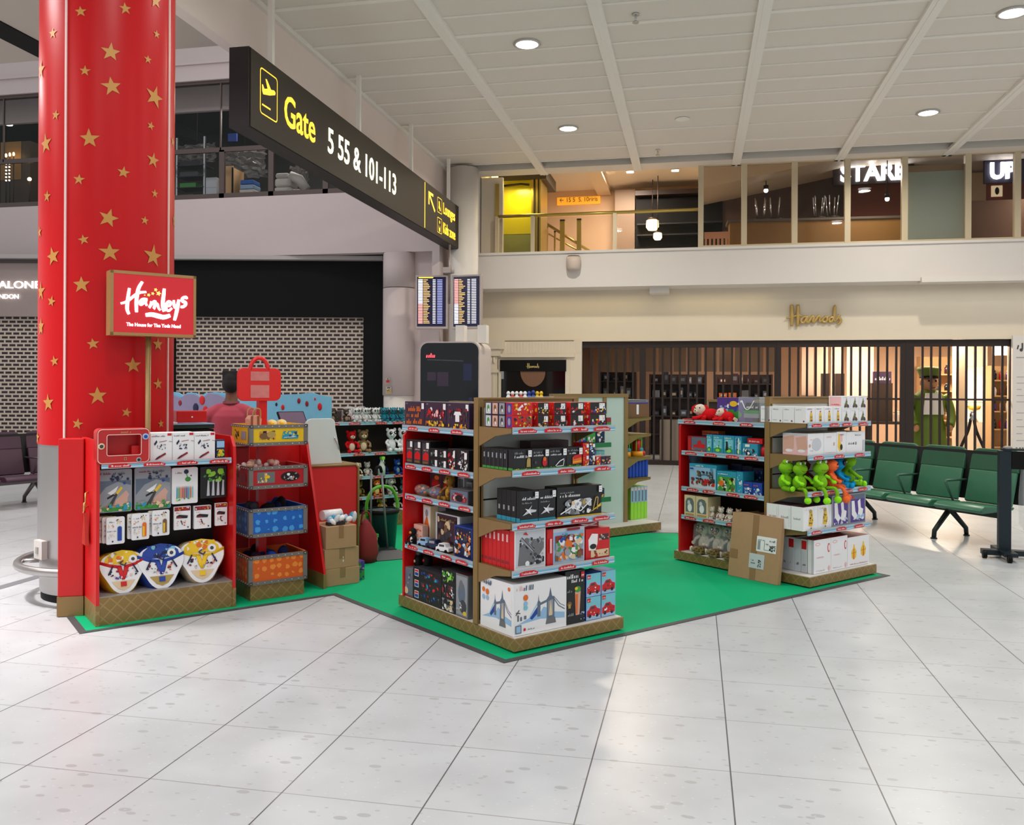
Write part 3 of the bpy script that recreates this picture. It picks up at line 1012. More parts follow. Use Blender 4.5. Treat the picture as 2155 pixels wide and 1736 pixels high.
# display window in a ribbed surround, pilaster
xa, za = at(1058, 758, YH)
xb, _ = at(1192, 758, YH)
rb = B().box(xa - 0.15, YH - 0.1, 0, xb + 0.35, YH, zo, CREAM)
x = xa - 0.15
while x < xb + 0.35:
    rb.box(x, YH - 0.108, za + 0.15, x + 0.04, YH - 0.0, zo, CREAM)
    x += 0.07
rb.box(xa - 0.2, YH - 0.16, za + 0.06, xb + 0.2, YH, za + 0.14, CREAM)
rb.obj('trim_12', kind='structure')
pxa, pxb = at(1014, 800, YH)[0], at(1050, 800, YH)[0]
pb = B().box(pxa, YH - 0.2, 0, pxb, YH, 2.0, CREAM).box(pxa - 0.03, YH - 0.24, 1.98, pxb + 0.03, YH, 2.05, CREAM)
pb.box(pxa, YH - 0.2, 2.05, pxb, YH, 2.35, CREAM).box(pxa - 0.02, YH - 0.26, 2.35, pxb + 0.08, YH, 2.5, CREAM).box(pxa - 0.04, YH - 0.3, 2.5, pxb + 0.14, YH, 2.72, CREAM)
for k in range(5):
    xx = pxa + 0.03 + k * (pxb - pxa - 0.06) / 5
    pb.box(xx, YH - 0.215, 0.2, xx + 0.03, YH - 0.2, 1.95, CREAM)
    pb.ell((xx + 0.03, YH - 0.22, 2.26), (0.03, 0.03, 0.08), CREAM, nu=8, nv=6)
pb.obj('trim_13', kind='structure')
dw = thing('display_window', 'black display window with gold Harrods script and a brown half disc', 'display window', (xa, YH - 0.1, 0))
w = xb - xa
B().box(0, -0.05, 0.4, w, 0.0, za - 0.16, GLOSSK).box(0, -0.06, za - 0.42, 0.06, 0.0, za - 0.16, CHROME).obj('glass', dw)
B().box(-0.02, -0.10, za - 0.25, w + 0.02, 0.0, za, BLACK).obj('fascia', dw)
b = B()
strokes(b, HARR, M('gold_small_script', (214, 190, 120), 0.4, 0.3), 0.009, 0.062, 6, 0.6)
b.obj('lettering', dw, (w / 2 - 0.14, -0.11, za - 0.19))
hd = [(w / 2 + 0.28 * cos(R(a)), za - 0.25 + 0.34 * sin(R(a))) for a in range(180, 361, 10)]
B().prism(hd, 'y', -0.075, -0.052, M('brown_disc', (122, 84, 62), 0.5, noise=0.1, scale=14)).obj('half_disc', dw)
B().box(-0.06, -0.06, 0, 0.0, 0.02, za, CREAM).box(w, -0.06, 0, w + 0.1, 0.02, za, CREAM).box(0, -0.06, 0, w, 0.02, 0.4, CREAM).obj('surround', dw)

# security grilles across the store entrance
GRX = [(1219, 1350), (1350, 1634), (1634, 1905), (1905, 2128)]
GLAB = ('dark bronze security grille section furthest left across the dim shopfront', 'dark bronze security grille section behind the middle of the toy stall', 'dark bronze security grille section left of the thick door post', 'dark bronze security grille section in front of the green-capped doorman')
for k, (a, c) in enumerate(GRX):
    xa, xb = at(a, 800, YH + 0.06)[0], at(c, 800, YH + 0.06)[0]
    t = thing('security_grille', GLAB[k], 'security grille', (xa, YH + 0.06, 0))
    w = xb - xa
    f = B().box(0, -0.03, zo - 0.14, w, 0.03, zo, BROWN).box(0, -0.02, 0, w, 0.02, 0.1, BROWN)
    pw = (0.08, 0.09, 0.09, 0.16)[k]
    f.box(0, -0.04, 0, pw, 0.04, zo, BROWN).box(w - (0.1 if k == 2 else 0.04), -0.035, 0, w, 0.035, zo, BROWN)
    if k >= 2:
        zm = at(1800, 839, YH + 0.06)[1]
        f.box(0, -0.022, zm - 0.02, w, 0.022, zm + 0.02, BROWN)
    f.obj('frame', t)
    nb = max(3, int(round(w / 0.185)))
    for i in range(1, nb):
        x = pw + (w - pw) * i / nb
        B().box(x - 0.021, -0.018, 0.08, x + 0.021, 0.018, zo - 0.1, BROWN).obj('bar', t)

# ---------------------------------------------------------------- store interior behind the grilles
YI = 23.8
B().box(-4, YI, 0, 9, YI + 0.1, 3.2, M('store_back_wall', (214, 176, 146), 0.6, noise=0.03)).obj('wall_store_back', kind='structure')
B().box(-4, YH + 0.3, 3.1, 9, YI, 3.2, M('store_ceiling', (210, 200, 186), 0.6, noise=0.02)).obj('ceiling_store', kind='structure')
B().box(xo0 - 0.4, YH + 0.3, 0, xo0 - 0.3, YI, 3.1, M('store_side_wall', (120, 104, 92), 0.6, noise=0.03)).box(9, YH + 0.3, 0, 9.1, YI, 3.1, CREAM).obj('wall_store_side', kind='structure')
# beige valance panels over the dim left half
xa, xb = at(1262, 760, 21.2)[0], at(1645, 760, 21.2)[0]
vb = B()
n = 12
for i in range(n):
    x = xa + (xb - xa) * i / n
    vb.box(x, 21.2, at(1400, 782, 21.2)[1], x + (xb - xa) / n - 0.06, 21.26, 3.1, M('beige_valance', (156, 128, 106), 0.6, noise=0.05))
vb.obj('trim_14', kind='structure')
WALN = M('dark_walnut', (60, 44, 38), 0.45, noise=0.12, scale=6, stretch=(1, 1, 8))
OAKL = M('light_oak', (196, 156, 108), 0.5, noise=0.08, scale=5, stretch=(1, 1, 8))
rnd = random.Random(4)


def shelf_unit(label, xa, xb, Y, h, zs, mat, depth=0.4):
    t = thing('shelf_unit', label, 'shelf', (xa, Y, 0))
    w = xb - xa
    B().box(0, depth, 0, w, depth + 0.03, h, mat).obj('back_panel', t)
    for x in (0, w - 0.04):
        B().box(x, 0, 0, x + 0.04, depth, h, mat).obj('side_panel', t)
    for z in zs:
        B().box(0.04, 0, z, w - 0.04, depth, z + 0.03, mat).obj('shelf', t)
    return t


def bottle(nm, label, cat, x, y, z, h, r, mat, cap, group):
    t = thing(nm, label, cat, (x, y, z), 0, group)
    B().lathe([(0.001, 0), (r, 0), (r, h * 0.62), (r * 0.4, h * 0.78), (r * 0.36, h * 0.9), (0.001, h * 0.9)], mat, 10).obj('body', t)
    B().cyl(0, 0, h * 0.88, h, r * 0.45, cap, 8).obj('cap', t)


INK = 'knvdmphsqej'
units = [('dim dark walnut shelf unit nearest the left end of the store entrance', 1262, 1338, 21.6, 2.05, (0.5, 0.95, 1.4, 1.8), WALN, 'kdqvs', 'gift boxes on the leftmost dim shelf unit', 'dim unit at the left end'),
         ('dim dark walnut shelf unit second from the left inside the store', 1366, 1486, 21.9, 2.0, (0.5, 0.95, 1.4, 1.75), WALN, 'kdjqs', 'gift boxes on the second dim shelf unit', 'second dim unit in the store'),
         ('dim dark walnut shelf unit behind the right toy gondola', 1506, 1626, 22.0, 2.0, (0.5, 0.95, 1.4, 1.75), WALN, 'kdoqv', 'gift boxes on the third dim shelf unit', 'dim unit behind the right gondola')]
for lab, a, c, Y, h, zs, mat, inks, grp, il in units:
    xa, xb = at(a, 850, Y)[0], at(c, 850, Y)[0]
    shelf_unit(lab, xa, xb, Y, h, zs, mat)
    for z in zs[1:]:
        x, nb = xa + 0.08, 0
        while x < xb - 0.2:
            w, hh = rnd.uniform(0.08, 0.2), rnd.uniform(0.1, 0.28)
            ch = rnd.choice(inks)
            t = thing('gift_box', '%s gift box from the left, %s shelf up, %s' % (ORD[nb], ORD[zs.index(z)], il), 'box', (x + w / 2, Y + 0.08, z + 0.03), 0, grp)
            B().box(-w / 2, 0, 0, w / 2, 0.18, hh, K(ch)).obj('carton', t)
            B().box(-w * 0.3, -0.004, hh * 0.3, w * 0.3, 0.001, hh * 0.7, K(rnd.choice('szeq'))).obj('front_label', t)
            x += w + rnd.uniform(0.03, 0.14)
            nb += 1
# pale display plinth low in the dim half
xa, xb = at(1388, 930, 20.3)[0], at(1432, 930, 20.3)[0]
B().box(xa, 20.3, 0, xb + 0.2, 20.8, at(1400, 884, 20.3)[1], M('pale_plinth', (150, 136, 122), 0.5, noise=0.03)).obj('display_plinth', label='pale display plinth low behind the grille, left of the right gondola', cat='plinth', bevel=0.01)
# lit right half
xa, xb = at(2086, 850, 21.5)[0], at(2150, 850, 21.5)[0]
shelf_unit('brightly lit oak shelf unit packed with bottles at the right end of the store', xa, xb + 0.5, 21.5, 2.2, (0.35, 0.75, 1.15, 1.5, 1.85), OAKL)
for j, z in enumerate((0.75, 1.15, 1.5, 1.85)):
    for i in range(8):
        x = xa + 0.1 + i * (xb + 0.4 - xa) / 8
        bottle('bottle', '%s small bottle from the left on the %s shelf of the brightly lit oak unit' % (ORD[i], ORD[j + 1]), 'bottle', x, 21.58, z + 0.03, rnd.uniform(0.18, 0.27), rnd.uniform(0.028, 0.05),
               M('bottle_' + 'krpiwm'[(i + j * 2) % 6], PAL['krpiwm'[(i + j * 2) % 6]], 0.2), K('kswrpd'[i % 6]), 'bottles on the lit oak shelf unit')
xa, xb = at(1985, 850, 22.6)[0], at(2016, 850, 22.6)[0]
shelf_unit('oak shelf unit with dark products just right of the green-capped doorman', xa - 0.5, xb, 22.6, 2.45, (0.5, 0.9, 1.25, 1.6, 2.0), OAKL)
for j, z in enumerate((0.9, 1.25, 1.6, 2.0)):
    for i in range(4):
        x = xa - 0.35 + i * 0.22
        bottle('jar', '%s dark jar, %s shelf up of the oak unit beside the green-capped doorman' % (ORD[i], ORD[j + 1]), 'jar', x, 22.68, z + 0.03, rnd.uniform(0.14, 0.24), 0.05, M('jar_' + 'kvnd'[(i + j) % 4], PAL['kvnd'[(i + j) % 4]], 0.2), K('se'[i % 2]), 'dark jars on the oak shelf unit')
xa, xb = at(2012, 800, 20.9)[0], at(2031, 800, 20.9)[0]
b = B().box(xa, 20.9, 0, xb, 21.2, 3.1, M('cream_pillar', (224, 198, 172), 0.5, noise=0.04))
b.obj('trim_15', kind='structure')
xa, xb = at(2034, 800, 22.0)[0], at(2078, 800, 22.0)[0]
t = thing('lit_cabinet', 'glowing cream display cabinet with scale and yellow goods near the right end of the store', 'cabinet', (xa, 22.0, 0))
w = xb - xa
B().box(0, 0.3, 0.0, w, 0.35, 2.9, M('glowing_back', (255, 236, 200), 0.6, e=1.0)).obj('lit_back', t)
B().box(0, 0, 0, w, 0.3, 0.9, CREAM).obj('base_cupboard', t)
B().box(0, 0, 2.2, w, 0.3, 2.9, CREAM).obj('header', t)
B().box(0, 0, 1.35, w, 0.3, 1.38, CREAM).obj('shelf', t)
x = xa + w * 0.45
t = thing('kitchen_scale', 'pale scale with yellow bowl on the glowing cream cabinet', 'scale', (x, 22.12, 0.9))
B().lathe([(0.001, 0), (0.1, 0), (0.05, 0.1), (0.04, 0.26), (0.001, 0.26)], CREAM, 14).obj('stand', t)
B().lathe([(0.02, 0.26), (0.12, 0.30), (0.15, 0.38), (0.13, 0.37), (0.001, 0.3)], M('yellow_bowl', (226, 190, 70), 0.4), 16).obj('bowl', t)
# bright panel lamp of the shop
xa, za = at(2100, 733, 21.0)
B().box(xa - 0.05, 21.0, za - 0.15, xa + 0.25, 21.08, za + 0.14, M('lit_panel', (255, 246, 230), 0.5, e=8)).obj('light_panel', label='dazzling lit panel high at the right end of the store', cat='light panel')
# hanging pale banners, purple sign on a dark pedestal
for k, px in enumerate((1700, 1730, 1762, 1795, 1826)):
    x, z = at(px, 735, 22.5)
    B().box(x - 0.14, 22.5, 1.5 - 0.05 * (k % 2), x + 0.14, 22.52, 2.85, M('pale_banner', (228, 198, 172), 0.6, noise=0.04)).obj('hanging_banner', label='pale peach hanging banner in the store, %s from the left' % ORD[k], cat='banner', group='pale banners in the store')
for k, (px, py0, py1, w) in enumerate(((1738, 786, 850, 0.09), (1768, 786, 860, 0.1))):
    x, z1 = at(px, py0, 21.9)
    B().box(x - w, 21.9, 0, x + w, 22.1, z1, WALN).obj('pedestal', label=('slim dark pedestal left of another under the pale banners', 'slim dark pedestal right of another under the pale banners')[k], cat='pedestal')
x, z = at(1838, 806, 21.4)
x2, z2 = at(1876, 782, 21.4)
t = thing('purple_sign', 'dark purple sign box with white print on a dark fixture in the store', 'sign', (x, 21.4, z))
b = B().box(0, 0, 0, x2 - x, 0.1, z2 - z, M('purple_board', (62, 40, 74), 0.5, noise=0.03))
b.obj('board', t)
b = B()
art(b, x2 - x, z2 - z, [('t', .08, .25, .84, .3, 'w')], 0, 0, 0, 9)
b.obj('print', t)
t = thing('display_table', 'dark wooden display table under the purple sign', 'table', (x - 0.15, 21.2, 0))
B().box(0, 0, 0.86, 0.9, 0.6, 0.92, WALN).obj('top', t)
B().box(0.1, 0.12, 0.92, 0.55, 0.5, z - 0.001, WALN).obj('riser', t)
for a, c in ((0.04, 0.04), (0.8, 0.04), (0.04, 0.5), (0.8, 0.5)):
    B().box(a, c, 0, a + 0.06, c + 0.06, 0.86, WALN).obj('leg', t)
for k in range(4):
    t = thing('glass_jar', ('front left', 'front right', 'back left', 'back right')[k] + ' pale glass jar on the dark display table under the purple sign', 'jar', (x + 0.5 + (k % 2) * 0.16, 21.3 + (k // 2) * 0.2, 0.92), 0, 'jars on the display table')
    B().lathe([(0.001, 0), (0.06, 0), (0.065, 0.16), (0.05, 0.2), (0.001, 0.2)], CLEAR, 12).obj('glass', t)
    B().cyl(0, 0, 0.2, 0.225, 0.052, K('e'), 12).obj('lid', t)
# curved door handles
x, z = at(2054, 882, YH - 0.02)
t = thing('door_handle_pair', 'pair of tall bowed dark door handles behind the grille', 'door handle', (x, YH + 0.22, 0.35))
for s in (-1, 1):
    B().tube(spline([(s * 0.03, 0, z - 0.35), (s * 0.08, 0, z - 0.6), (s * 0.22, 0, z - 0.95), (s * 0.24, 0, 0.0)], 5), 0.03, BROWN, 8).obj('handle', t)
B().cyl(0, 0, z - 0.38, z - 0.2, 0.05, CHROME, 10).obj('clasp', t)

# doorman figure (painted shop statue)
dx, dz = at(1955, 800, 20.4)
t = thing('doorman_statue', 'doorman statue in green cap and long green coat behind the grille', 'statue', (dx, 20.4, 0), R(8))
GRNC = M('doorman_green', (92, 116, 26), 0.6, noise=0.1, scale=8)
SKN = M('statue_tan', (186, 132, 96), 0.5, noise=0.04)
B().lathe([(0.36, 0.12), (0.37, 0.5), (0.34, 0.9), (0.29, 1.05), (0.34, 1.35), (0.33, 1.5), (0.22, 1.62), (0.09, 1.66), (0.001, 1.66)], GRNC, 24, sy=0.7).obj('coat', t)
for s in (-1, 1):
    b = B()
    b.tube(spline([(s * 0.3, 0, 1.52), (s * 0.42, -0.03, 1.3), (s * 0.43, -0.1, 1.05), (s * 0.36, -0.2, 0.88)], 4), [0.1] * 4 + [0.09] * 9, GRNC, 12)
    b.obj('sleeve', t)
    B().ell((s * 0.35, -0.22, 0.83), (0.06, 0.07, 0.08), SKN).obj('hand', t)
    B().box(s * 0.17 - 0.09, -0.2, 0.0, s * 0.17 + 0.09, 0.12, 0.12, BLACK).obj('boot', t, bevel=0.03)
B().prism([(-0.16, 1.58), (-0.22, 1.12), (0.22, 1.12), (0.16, 1.58)], 'y', -0.255, -0.22, WHITE).obj('apron', t)
hb = B().ell((0, -0.02, 1.8), (0.17, 0.18, 0.2), SKN).ell((0, -0.19, 1.78), (0.035, 0.04, 0.05), SKN).cyl(0, 0, 1.58, 1.7, 0.09, SKN, 14)
for s in (-1, 1):
    hb.ell((s * 0.17, 0, 1.8), (0.03, 0.04, 0.06), SKN)
hb.obj('head', t)
for s in (-1, 1):
    B().ell((s * 0.07, -0.185, 1.84), (0.022, 0.012, 0.02), BLACK).obj('eye', t)
B().tube([(-0.06, -0.185, 1.70), (0, -0.2, 1.69), (0.06, -0.185, 1.70)], 0.012, K('m'), 6).obj('mouth', t)
B().lathe([(0.19, 1.93), (0.2, 1.98), (0.25, 2.08), (0.22, 2.14), (0.001, 2.15)], GRNC, 20).obj('cap', t)
B().lathe([(0.19, 1.90), (0.195, 1.96), (0.18, 1.96)], BLACK, 20).box(-0.13, -0.30, 1.90, 0.13, -0.15, 1.92, BLACK).obj('cap_band', t)

# notice board at the right edge, white with a tall list
xa, za = at(2131, 706, YH - 0.1)
xb, zb = at(2175, 925, YH - 0.1)
t = thing('notice_board', 'tall white board with a small black emblem and grey lines at the right edge', 'notice board', (xa, YH - 0.12, 0.0))
w, h = 1.0, za
B().box(0, 0, 0, w, 0.1, h, WHITE).obj('board', t)
b = B()
art(b, w, h, [('l', 's', 0.02, .06, .84, .3, .84)] + [('l', 's', 0.012, .07, .52 + .045 * i, .24 - .04 * (i % 3), .52 + .045 * i) for i in range(5)] + [('l', 's', 0.012, .07, .24 + .05 * i, .22 - .04 * (i % 2), .24 + .05 * i) for i in range(5)]
    + [('l', 'd', 0.025, .08, .9, .1, .93), ('l', 'd', 0.03, .14, .885, .17, .9, .17, .945), ('e', .15, .895, .03, .012, 'd'), ('r', .06, .17, .09, .19, 'd'), ('r', .12, .17, .15, .19, 'd'), ('r', .17, .165, .2, .19, 'd')], 0, 0, 0, 4)
b.obj('print', t)

# ---------------------------------------------------------------- ceiling fixtures
for k, (x, y) in enumerate(((-2.23, 11.55), (-2.23, 15.45), (3.78, 15.7), (3.78, 11.73))):
    t = thing('downlight', 'round lit downlight in the panelled ceiling, ' + ('nearer of the left pair', 'further of the left pair', 'further of the right pair', 'nearer of the right pair, top corner')[k], 'ceiling light', (x, y, ZC - 0.02))
    B().lathe([(0.17, 0.02), (0.185, -0.006), (0.15, -0.012), (0.15, 0.02)], M('satin_bezel', (200, 196, 190), 0.35, 0.5), 32).obj('bezel', t)
    B().lathe([(0.001, -0.004), (0.15, -0.004)], M('downlight_glow', (255, 252, 246), 0.5, e=14.0), 32).obj('diffuser', t)
    t.location.z = ZC - 0.015
x, y = -0.235, 15.3
B().lathe([(0.1, 0.014), (0.13, 0.0), (0.11, -0.008), (0.1, 0.0), (0.001, 0.0)], CEILW, 24).obj('ceiling_speaker', loc=(x, y, ZC - 0.008), label='round blank ceiling speaker ring in the panelled ceiling', cat='ceiling speaker')
for k, (x, y) in enumerate(((-0.74, 10.9), (-0.73, 17.2))):
    t = thing('sprinkler', 'small sprinkler head hanging from the ceiling, ' + ('nearer one at the top of the picture', 'further one by the dark slot')[k], 'sprinkler', (x, y, ZC - 0.001))
    B().cyl(0, 0, -0.10, 0, 0.013, CHROME, 8).obj('pipe', t)
    B().cyl(0, 0, -0.02, 0.0, 0.045, CHROME, 14).cyl(0, 0, -0.115, -0.10, 0.04, CHROME, 12).obj('deflector', t)

# ---------------------------------------------------------------- hanging gate sign
gx = -4.80
y0, y1 = 8.80, 17.49
za, zb = 4.50, 5.385
GY = M('sign_yellow_light', (255, 206, 48), 0.5, e=1.0)
GW = M('sign_white_light', (255, 244, 205), 0.5, e=1.3)
SGB = M('sign_face', (50, 43, 34), 0.6, spec=0.25, noise=0.06, scale=2)
L_ = y1 - y0
pitch = math.atan2(0.03, L_)
gs = thing('gate_sign', 'long dark hanging direction sign lit with Gate 5 55 & 101-113', 'sign', (gx, y0, za), (0, 0, R(90)))
B().box(0, 0.0, 0, L_, 0.24, zb - za, M('sign_case', (26, 20, 20), 0.5, noise=0.05)).obj('case', gs, bevel=0.006)
B().box(0.02, -0.012, 0.012, L_ - 0.02, 0.0, zb - za - 0.012, SGB).obj('face', gs)


def gp(px, py):
    y, z = atx(px, py, gx + 0.02)
    return (y - y0, z - za)


def ricon(bd, x0, z0, x1, z1, r, wd, mat, y=-0.016):
    o = rrect(x0, z0, x1, z1, r)
    i = rrect(x0 + wd, z0 + wd, x1 - wd, z1 - wd, max(0.005, r - wd))
    n = len(o)
    for k in range(n):
        j = (k + 1) % n
        bd.poly([(o[k][0], y, o[k][1]), (o[j][0], y, o[j][1]), (i[j][0], y, i[j][1]), (i[k][0], y, i[k][1])], mat)


def flatpoly(bd, pts, mat, y=-0.016):
    ar = sum(pts[i][0] * pts[(i + 1) % len(pts)][1] - pts[(i + 1) % len(pts)][0] * pts[i][1] for i in range(len(pts)))
    if ar < 0:
        pts = pts[::-1]
    bd.poly([(x, y, z) for x, z in pts], mat)


PLANE = [(0.12, 0.50), (0.18, 0.44), (0.55, 0.51), (0.86, 0.60), (0.88, 0.66), (0.8, 0.69), (0.62, 0.655), (0.38, 0.82), (0.30, 0.81), (0.42, 0.625), (0.24, 0.575), (0.16, 0.65), (0.11, 0.64)]
b = B()
ix0, ix1 = 0.22, 0.64
iz0, iz1 = 0.22, 0.74
ricon(b, ix0, iz0, ix1, iz1, 0.05, 0.014, GY)
flatpoly(b, [(ix0 + (ix1 - ix0) * p, iz0 + (iz1 - iz0) * q) for p, q in PLANE], GY)
flatpoly(b, [(ix0 + 0.05, iz0 + 0.1), (ix0 + 0.25, iz0 + 0.1), (ix0 + 0.25, iz0 + 0.12), (ix0 + 0.05, iz0 + 0.12)], GY)
b.obj('departures_icon', gs)
text('lettering', 'Gate', 0.52, GY, gs, (0.80, -0.016, 0.275), 0, 0.006, 0.86, bold=0.006)
text('lettering', '5 55 & 101-113', 0.47, GW, gs, (2.06, -0.016, 0.275), 0, 0.006, 0.93, bold=0.005)
B().box(6.33, -0.016, 0.03, 6.355, -0.011, 0.85, GY).obj('divider', gs)
b = B()
flatpoly(b, [(6.55, 0.74), (6.85, 0.74), (6.85, 0.69), (6.66, 0.69), (6.98, 0.46), (6.94, 0.42), (6.61, 0.65), (6.61, 0.50), (6.55, 0.50)], GY)
b.obj('arrow', gs)
for zc in (0.60, 0.22):
    b = B()
    ricon(b, 7.12, zc - 0.13, 7.42, zc + 0.16, 0.03, 0.012, GY)
    if zc > 0.4:
        flatpoly(b, [(7.2, zc), (7.33, zc - 0.02), (7.33, zc - 0.06), (7.2, zc - 0.05)], GY)
        b.tube([(7.22, -0.018, zc + 0.09), (7.24, -0.018, zc), (7.3, -0.018, zc - 0.08)], 0.012, GY, 6)
    else:
        b.ell((7.27, -0.016, zc + 0.08), (0.03, 0.004, 0.03), GY)
        flatpoly(b, [(7.2, zc + 0.03), (7.23, zc - 0.1), (7.31, zc - 0.1), (7.34, zc + 0.03), (7.30, zc - 0.03), (7.24, zc - 0.03)], GY)
    b.obj('pictogram', gs)
text('lettering', 'Lounges', 0.30, GY, gs, (7.5, -0.016, 0.52), 0, 0.006, 0.86, bold=0.003)
text('lettering', 'Kids zone', 0.30, GY, gs, (7.5, -0.016, 0.14), 0, 0.006, 0.74, bold=0.003)
for px, py in ((571, 30), (755, 190), (865, 285), (944, 358)):
    yy = atx(px, py, gx - 0.12)[0]
    B().box(yy - y0 - 0.03, 0.09, zb - za, yy - y0 + 0.03, 0.15, ZC - za, CEILW).obj('hanger_rod', gs)

# ---------------------------------------------------------------- flight screens on a drop pole, camera above
sy = 16.75
xp = at(944, 560, sy)[0]
fs = thing('flight_screen_pair', 'two upright lit flight information screens on a slim drop pole', 'screen', (xp, sy, at(944, 575, sy)[1]))
ztop = fs.location.z
B().cyl(0, 0.06, -0.6, 4.49 - ztop, 0.022, M('grey_pole', (150, 140, 136), 0.4, 0.5), 10).obj('pole', fs)
BEZ = M('silver_bezel', (188, 176, 172), 0.35, 0.6, noise=0.03)
SCR = M('screen_navy', (20, 22, 52), 0.2, e=0.35)
SKF = {'w': M('screen_white', (240, 240, 255), 0.5, e=0.8), 'o': M('screen_orange', (250, 200, 130), 0.5, e=0.6), 'r': M('screen_pink', (255, 170, 165), 0.5, e=0.7), 'y': M('screen_yellow', (255, 224, 60), 0.5, e=1.1), 'k': K('k'), 'l': M('screen_blue', (170, 180, 255), 0.5, e=0.7)}
for k, (pa, pb, qa, qb, rz) in enumerate(((876, 941, 580, 692, R(8)), (951, 1014, 579, 692, R(-6)))):
    xa, z1 = at(pa, qa, sy)
    xb, z0 = at(pb, qb, sy)
    w, h = xb - xa, z1 - z0
    c = B().box(-w / 2, -0.02, -h / 2, w / 2, 0.09, h / 2, BEZ).obj('casing', fs, ((xa + xb) / 2 - xp, 0, (z0 + z1) / 2 - ztop), rz, bevel=0.008)
    rr = random.Random(k)
    items = [('r', 0.07, 0.05, 0.93, 0.96, 'k')]
    b = B()
    b.box(-w / 2 + 0.035, -0.026, -h / 2 + 0.05, w / 2 - 0.035, -0.02, h / 2 - 0.035, SCR)
    it = []
    nrow = 27
    if k == 0:
        it.append(('r', 0.1, 0.945, 0.55, 0.965, 'y'))
    for i in range(nrow):
        zz = 0.1 + 0.83 * i / nrow
        it.append(('r', 0.09, zz, 0.23, zz + 0.022, 'r' if (i < 12) == (k == 0) else 'w'))
        it.append(('r', 0.25, zz + 0.004, 0.25 + rr.uniform(0.08, 0.22), zz + 0.018, 'o'))
        it.append(('r', 0.54, zz + 0.003, 0.63, zz + 0.016, 'w'))
        it.append(('r', 0.68, zz + 0.003, 0.84, zz + 0.016, 'l' if k == 0 else 'w'))
    art(b, w, h, it, -w / 2, -h / 2, -0.026, 3, kf=lambda ch: SKF[ch])
    b.obj('display', c)
x, z = at(944, 572, sy)
t = B().box(-0.09, -0.1, -0.05, 0.06, 0.1, 0.06, M('camera_grey', (170, 160, 156), 0.5)).cyl(0.07, 0, -0.05, 0.07, 0.05, M('camera_grey', (170, 160, 156), 0.5), 12).obj('mount_head', fs, (0, 0.0, 0.05))

# black kiosk with rounded shoulders
ky = 14.9
xa, zt = at(884, 719, ky)
xb, _ = at(1009, 719, ky)
w = xb - xa
kk = thing('kiosk', 'tall black booth with rounded shoulders and a small red display under the screens', 'kiosk', (xa, ky, 0))
pts = [(0, 0), (w, 0)] + [(w - 0.14 + 0.14 * cos(R(a)), zt - 0.14 + 0.14 * sin(R(a))) for a in range(0, 91, 15)] + [(0.14 + 0.14 * cos(R(a)), zt - 0.14 + 0.14 * sin(R(a))) for a in range(90, 181, 15)]
B().prism(pts, 'y', 0.0, 0.9, M('kiosk_body', (200, 188, 184), 0.5, noise=0.02)).obj('body', kk)
ins = [(p * 0.97 + w * 0.015, q * 0.985 + 0.012) for p, q in pts]
B().prism(ins, 'y', -0.02, 0.0, M('kiosk_glass', (10, 12, 18), 0.12)).obj('glass_front', kk)
b = B()
art(b, w, zt, [('t', .11, .885, .15, .03, 'r')], 0, 0, -0.021, 6, kf=lambda ch: M('red_led', (255, 60, 70), 0.5, e=3.0))
b.obj('led_display', kk)
b = B()
art(b, w, zt, [('r', .3, .68, .49, .78, 'x'), ('r', .74, .72, .88, .84, 'u'), ('r', .13, .72, .28, .78, 'x'), ('r', .83, .53, .89, .6, 'u'), ('l', 'd', .02, .13, .87, .74, .86)], 0, 0, -0.021, 6)
b.obj('interior_panels', kk)
for s in (0.55, 0.92):
    B().box(w * s, 0.2, zt - 0.02, w * s + 0.16, 0.4, zt + 0.3, WHITE).obj('top_bracket', kk)

# ---------------------------------------------------------------- red star pillar
PXC, PYC, PRR = -4.655, 6.27, 0.5
pl = thing('star_pillar', 'tall glossy red round pillar covered in gold stars on a steel foot', 'pillar', (PXC, PYC, 0))
STARC = M('star_gold', (192, 138, 66), 0.45, 0.1, noise=0.05)
b = B()
b.lathe([(PRR, 1.2), (PRR, 5.54)], REDG, 96)
sl = [(485, 72, 42), (340, 8, 25), (295, 145, 46), (768, 150, 40), (632, 213, 30), (440, 260, 28), (775, 308, 22), (320, 378, 28), (570, 425, 45), (735, 433, 22), (265, 550, 48), (460, 528, 26), (575, 583, 47), (768, 605, 55), (335, 745, 26), (750, 743, 22), (860, 805, 30), (290, 880, 50), (480, 835, 47), (762, 903, 38), (628, 975, 30), (437, 1027, 27), (770, 1060, 22), (298, 1115, 30), (565, 1193, 47), (724, 1190, 22), (870, 1180, 40), (262, 1280, 32), (458, 1300, 26), (325, 1385, 45), (570, 1350, 47), (765, 1355, 55), (450, 1505, 42), (270, 1545, 48), (320, 1588, 28), (272, 1700, 38), (752, -2, 22)]
sl = [(x / 2.411, y / 2.411, r / 2.411) for x, y, r in sl]
sl += [(x / 2.63, 700 + y / 2.63, r / 2.63) for x, y, r in [(545, 95, 32), (365, 185, 30), (735, 200, 45), (568, 355, 48), (335, 390, 48), (860, 90, 40), (862, 295, 35), (475, 495, 30), (705, 440, 28), (878, 500, 25), (280, 560, 38), (295, 25, 38)]]
th0 = math.atan2(-PYC, -PXC)      # towards the viewer
dist = math.hypot(PXC, PYC)
rnd = random.Random(8)


def cyl_patch(bd, pts, th, zc, mat, rad):
    # a flat outline (metres) wrapped on to the pillar as a fan
    c = [(rad * cos(th), rad * sin(th), zc)]
    vs = [(rad * cos(th + x / PRR), rad * sin(th + x / PRR), zc + z) for x, z in pts]
    n = len(pts)
    fs = [(0, 1 + (i + 1) % n, 1 + i) for i in range(n)]
    bd.add(c + vs, fs, mat, True)


